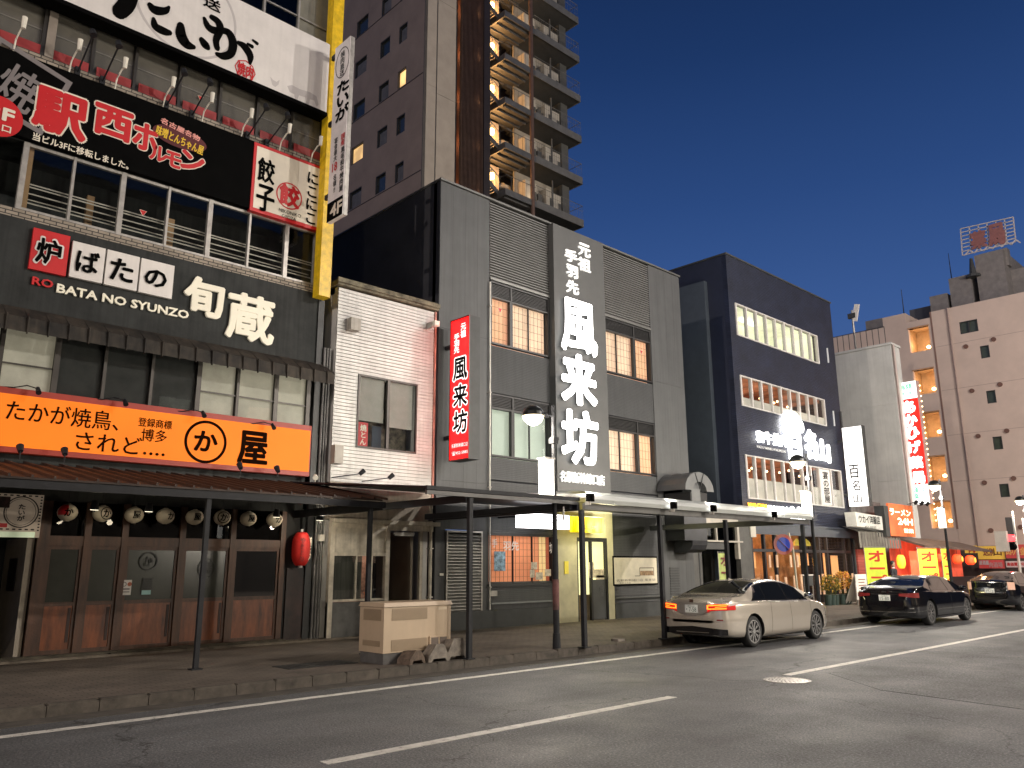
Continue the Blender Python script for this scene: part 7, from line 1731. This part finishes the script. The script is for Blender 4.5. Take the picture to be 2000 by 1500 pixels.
build_car('silver_sedan', 'silver beige saloon car at the kerb with lit red tail lamps', 16.55, sWB, 10.56, 1.08, .92,
    [(-1.08, .62), (-1.07, .98), (-1.0, 1.05), (-.75, 1.09), (-.45, 1.10), (-.20, 1.16), (.15, 1.30), (.55, 1.405), (1.0, 1.45), (1.45, 1.455), (1.95, 1.40), (2.35, 1.26), (2.72, 1.06), (2.85, 1.01), (3.3, .93), (3.65, .83), (3.82, .70), (3.84, .55)],
    [(-1.08, .58), (-1.07, .94), (-.9, .99), (0, .985), (1.5, .955), (2.6, .94), (3.3, .86), (3.7, .74), (3.84, .5)],
    [(-1.08, .52), (-1.07, .66), (-1.03, .76), (-.9, .84), (-.5, .885), (.3, .90), (2.6, .90), (3.2, .88), (3.55, .82), (3.75, .70), (3.84, .45)],
    [(-1.08, .40), (-1.03, .30), (-.6, .22), (.3, .19), (2.6, .19), (3.4, .2), (3.84, .32)],
    silverp,
    (((.10, 7.08), (.66, 7.06), (.70, 7.90), (.42, 7.86)), ((.70, 7.06), (1.62, 7.06), (1.60, 7.93), (.74, 7.93)), ((1.70, 7.06), (2.58, 7.08), (2.22, 7.90), (1.68, 7.93))),
    ((-.18, 8.15), (.55, 8.25), (.55, 9.99), (-.22, 9.99)), ((2.62, 8.2), (1.98, 8.2), (1.98, 9.99), (2.70, 9.99)),
    dict(r=.335, glass=car_glass, spokes=10, rear=rear_silver, mirror=(2.35, 1.04), mirror_mat=chrome, chrome=(((.12, 6.98), (2.62, 6.98), (2.62, 7.03), (.12, 7.03)),),
         seams=(((.72, 2.3), (.73, 2.3), (.80, 6.9), (.79, 6.9)), ((1.66, 2.3), (1.67, 2.3), (1.66, 6.9), (1.65, 6.9)), ((2.62, 2.3), (2.63, 2.3), (2.66, 6.8), (2.65, 6.8))),
         handles=(((.95, 5.95), (1.15, 5.95), (1.15, 6.10), (.95, 6.10)), ((1.82, 5.95), (2.02, 5.95), (2.02, 6.10), (1.82, 6.10)))))
# --- black saloon
blackp = car_paint('glossy black paint', (.006, .006, .008), .3, .12)
def rear_black(g, put, tp, tail, OX, yc, patch):
    for s in (-1, 1): tp('tail_lamp', lambda u: (s*(.42+.46*u), .86-.05*u, .93+.02*u), tail_dim, .012); tp('reflector', lambda u: (s*(.66+.12*u), .50, .53), chrome, .012)
    tp('chrome_strip', lambda u: (-.40+.80*u, .90, .912), chrome, .013); tp('bumper_strip', lambda u: (-.80+1.6*u, .40, .415), chrome, .016, 24); tp('badge', lambda u: (-.07+.14*u, .95, 1.0), chrome, .012, 4); tp('boot_lip', lambda u: (-.66+1.32*u, 1.035, 1.07), chrome, .004, 20)
    plate(g, OX-1.0-.02, yc, .80, '名古屋330', '15-80')
build_car('black_sedan', 'glossy black saloon car parked ahead of the silver one', 26.0, 3.12, 10.25, 1.02, .95,
    [(-1.02, .62), (-1.01, 1.0), (-.9, 1.08), (-.6, 1.11), (-.3, 1.15), (.1, 1.29), (.6, 1.41), (1.1, 1.45), (1.6, 1.45), (2.1, 1.39), (2.5, 1.25), (2.9, 1.05), (3.3, .98), (3.8, .86), (4.05, .7), (4.07, .5)],
    [(-1.02, .58), (-1.01, .96), (-.8, 1.0), (0, .98), (1.5, .955), (2.8, .93), (3.6, .84), (3.95, .7), (4.07, .46)],
    [(-1.02, .54), (-1.01, .70), (-.95, .80), (-.8, .88), (-.3, .935), (.6, .95), (2.8, .945), (3.5, .90), (3.9, .76), (4.07, .45)],
    [(-1.02, .38), (-.95, .28), (-.5, .2), (.3, .17), (2.8, .17), (3.6, .2), (4.07, .3)], blackp,
    (((.30, 7.08), (1.65, 7.06), (1.65, 7.93), (.55, 7.90)), ((1.75, 7.06), (2.75, 7.08), (2.35, 7.90), (1.72, 7.93))),
    ((-.25, 8.15), (.55, 8.25), (.55, 9.99), (-.3, 9.99)), ((2.82, 8.2), (2.15, 8.2), (2.15, 9.99), (2.9, 9.99)),
    dict(r=.36, glass=car_glass, spokes=10, rear=rear_black, mirror=(2.5, 1.04), chrome=(((.15, 6.98), (2.8, 6.98), (2.8, 7.04), (.15, 7.04)), ((.45, 1.95), (2.65, 1.95), (2.65, 2.05), (.45, 2.05))),
         seams=(((1.70, 2.3), (1.71, 2.3), (1.70, 6.9), (1.69, 6.9)),), handles=(((1.2, 5.95), (1.4, 5.95), (1.4, 6.10), (1.2, 6.10)), ((1.92, 5.95), (2.12, 5.95), (2.12, 6.10), (1.92, 6.10)))))
# --- black hatchback
def rear_hatch(g, put, tp, tail, OX, yc, patch):
    for s in (-1, 1): tp('tail_lamp', lambda u: (s*(.62+.20*u), .80, 1.10-.02*u), mat('clear tail lamp lens', (.45, .30, .24), .1, coat=1, emit=.35, ecol=(1, .5, .3)), .012, 6)
    tp('hatch_lip', lambda u: (-.66+1.32*u, 1.07, 1.10), chrome, .012, 16); tp('split_window', lambda u: (-.55+1.1*u, .90, 1.04), car_glass, .012); tp('badge', lambda u: (-.06+.12*u, .93, 1.0), chrome, .02, 4)
    plate(g, OX-.88-.02, yc, .76, '名古屋501', '77-12')
build_car('black_hatchback', 'black tall tailed hatchback, farthest parked car at the right edge', 36.5, 2.7, 11.0-.45, .88, .88,
    [(-.88, .62), (-.87, 1.02), (-.82, 1.10), (-.45, 1.22), (0, 1.35), (.6, 1.46), (1.1, 1.49), (1.5, 1.48), (1.9, 1.38), (2.3, 1.2), (2.65, 1.02), (3.0, .93), (3.4, .78), (3.57, .62), (3.58, .5)],
    [(-.88, .58), (-.87, .96), (-.7, 1.02), (0, 1.0), (1.5, .95), (2.4, .92), (3.1, .82), (3.45, .66), (3.58, .46)],
    [(-.88, .56), (-.87, .70), (-.8, .78), (-.6, .84), (0, .87), (2.4, .87), (3.0, .84), (3.4, .7), (3.58, .45)],
    [(-.88, .38), (-.8, .28), (-.3, .2), (.5, .17), (2.4, .17), (3.1, .2), (3.58, .3)], blackp,
    (((.0, 7.10), (1.2, 7.06), (1.2, 7.93), (.35, 7.90)), ((1.28, 7.06), (2.35, 7.08), (1.95, 7.90), (1.28, 7.93))),
    ((-.75, 8.2), (.35, 8.25), (.35, 9.99), (-.78, 9.99)), ((2.5, 8.2), (1.75, 8.2), (1.75, 9.99), (2.6, 9.99)),
    dict(r=.32, glass=car_glass, spokes=5, twin=False, rear=rear_hatch, mirror=(2.15, 1.0), handles=(((.85, 5.95), (1.02, 5.95), (1.02, 6.10), (.85, 6.10)), ((1.5, 5.95), (1.67, 5.95), (1.67, 6.10), (1.5, 6.10)))))

# ================================================================ PERSON
def skin_mesh(verts, edges, radii, lvl=2, root=0):
    me = bpy.data.meshes.new('figure'); me.from_pydata(verts, edges, []); o = bpy.data.objects.new('figure', me); COL.objects.link(o)
    sk = o.modifiers.new('s', 'SKIN'); sk.use_smooth_shade = True
    for i, r in enumerate(radii): me.skin_vertices[0].data[i].radius = (r, r) if not isinstance(r, tuple) else r
    for i in range(len(radii)): me.skin_vertices[0].data[i].use_root = (i == root)
    ss = o.modifiers.new('u', 'SUBSURF'); ss.levels = lvl; ss.render_levels = lvl
    bpy.context.view_layer.update(); dg = bpy.context.evaluated_depsgraph_get(); nm = bpy.data.meshes.new_from_object(o.evaluated_get(dg)); bpy.data.objects.remove(o)
    m = M(); m.sm = True; m.v = [tuple(v.co) for v in nm.vertices]; m.f = [tuple(p.vertices) for p in nm.polygons]; return m
px, py_ = atY(1744, 1104, 13.9)[0], 13.9
pr = thing('person', 'person in a dark suit walking left behind the black saloon, seen from behind', 'person', (px, py_, .15))
def P_(l): return [(px+a, py_+b, .15+c) for a, b, c in l]
V = [(0, 0, .95), (0, 0, 1.15), (0, 0, 1.35), (0, .0, 1.45), (.10, -.02, .90), (.13, .08, .50), (.12, -.02, .08), (-.10, .02, .90), (-.13, -.12, .50), (-.12, -.06, .08), (.12, -.1, .04), (-.13, -.16, .04), (.19, 0, 1.40), (.25, .06, 1.13), (.24, -.04, .90), (-.19, 0, 1.40), (-.25, -.04, 1.13), (-.24, -.16, .92)]
E_ = [(0, 1), (1, 2), (2, 3), (0, 4), (4, 5), (5, 6), (6, 10), (0, 7), (7, 8), (8, 9), (9, 11), (2, 12), (12, 13), (13, 14), (2, 15), (15, 16), (16, 17)]
rr_ = [(.16, .12), (.15, .115), (.17, .12), .07, .095, .065, .045, .095, .065, .045, .045, .045, .075, .05, .036, .075, .05, .036]
part('body', pr, skin_mesh(P_(V), E_, rr_), mat('dark suit cloth', (.012, .013, .018), .8))
b = M(); b.sm = True; b.lathe([(.02, -.13), (.055, -.11), (.075, -.04), (.082, .03), (.07, .09), (.03, .125)], (px, py_, .15+1.63), 16); part('head', pr, b, mat('skin', (.42, .26, .18), .6))
b = M(); b.sm = True; b.lathe([(.075, -.02), (.092, .03), (.082, .10), (.04, .14), (.01, .145)], (px, py_+.015, .15+1.635), 16); part('hair', pr, b, mat('black hair', (.01, .01, .01), .5))
part('collar', pr, M().cyl((px, py_, .15+1.47), (px, py_, .15+1.52), .06, .055, 14), white_pl)
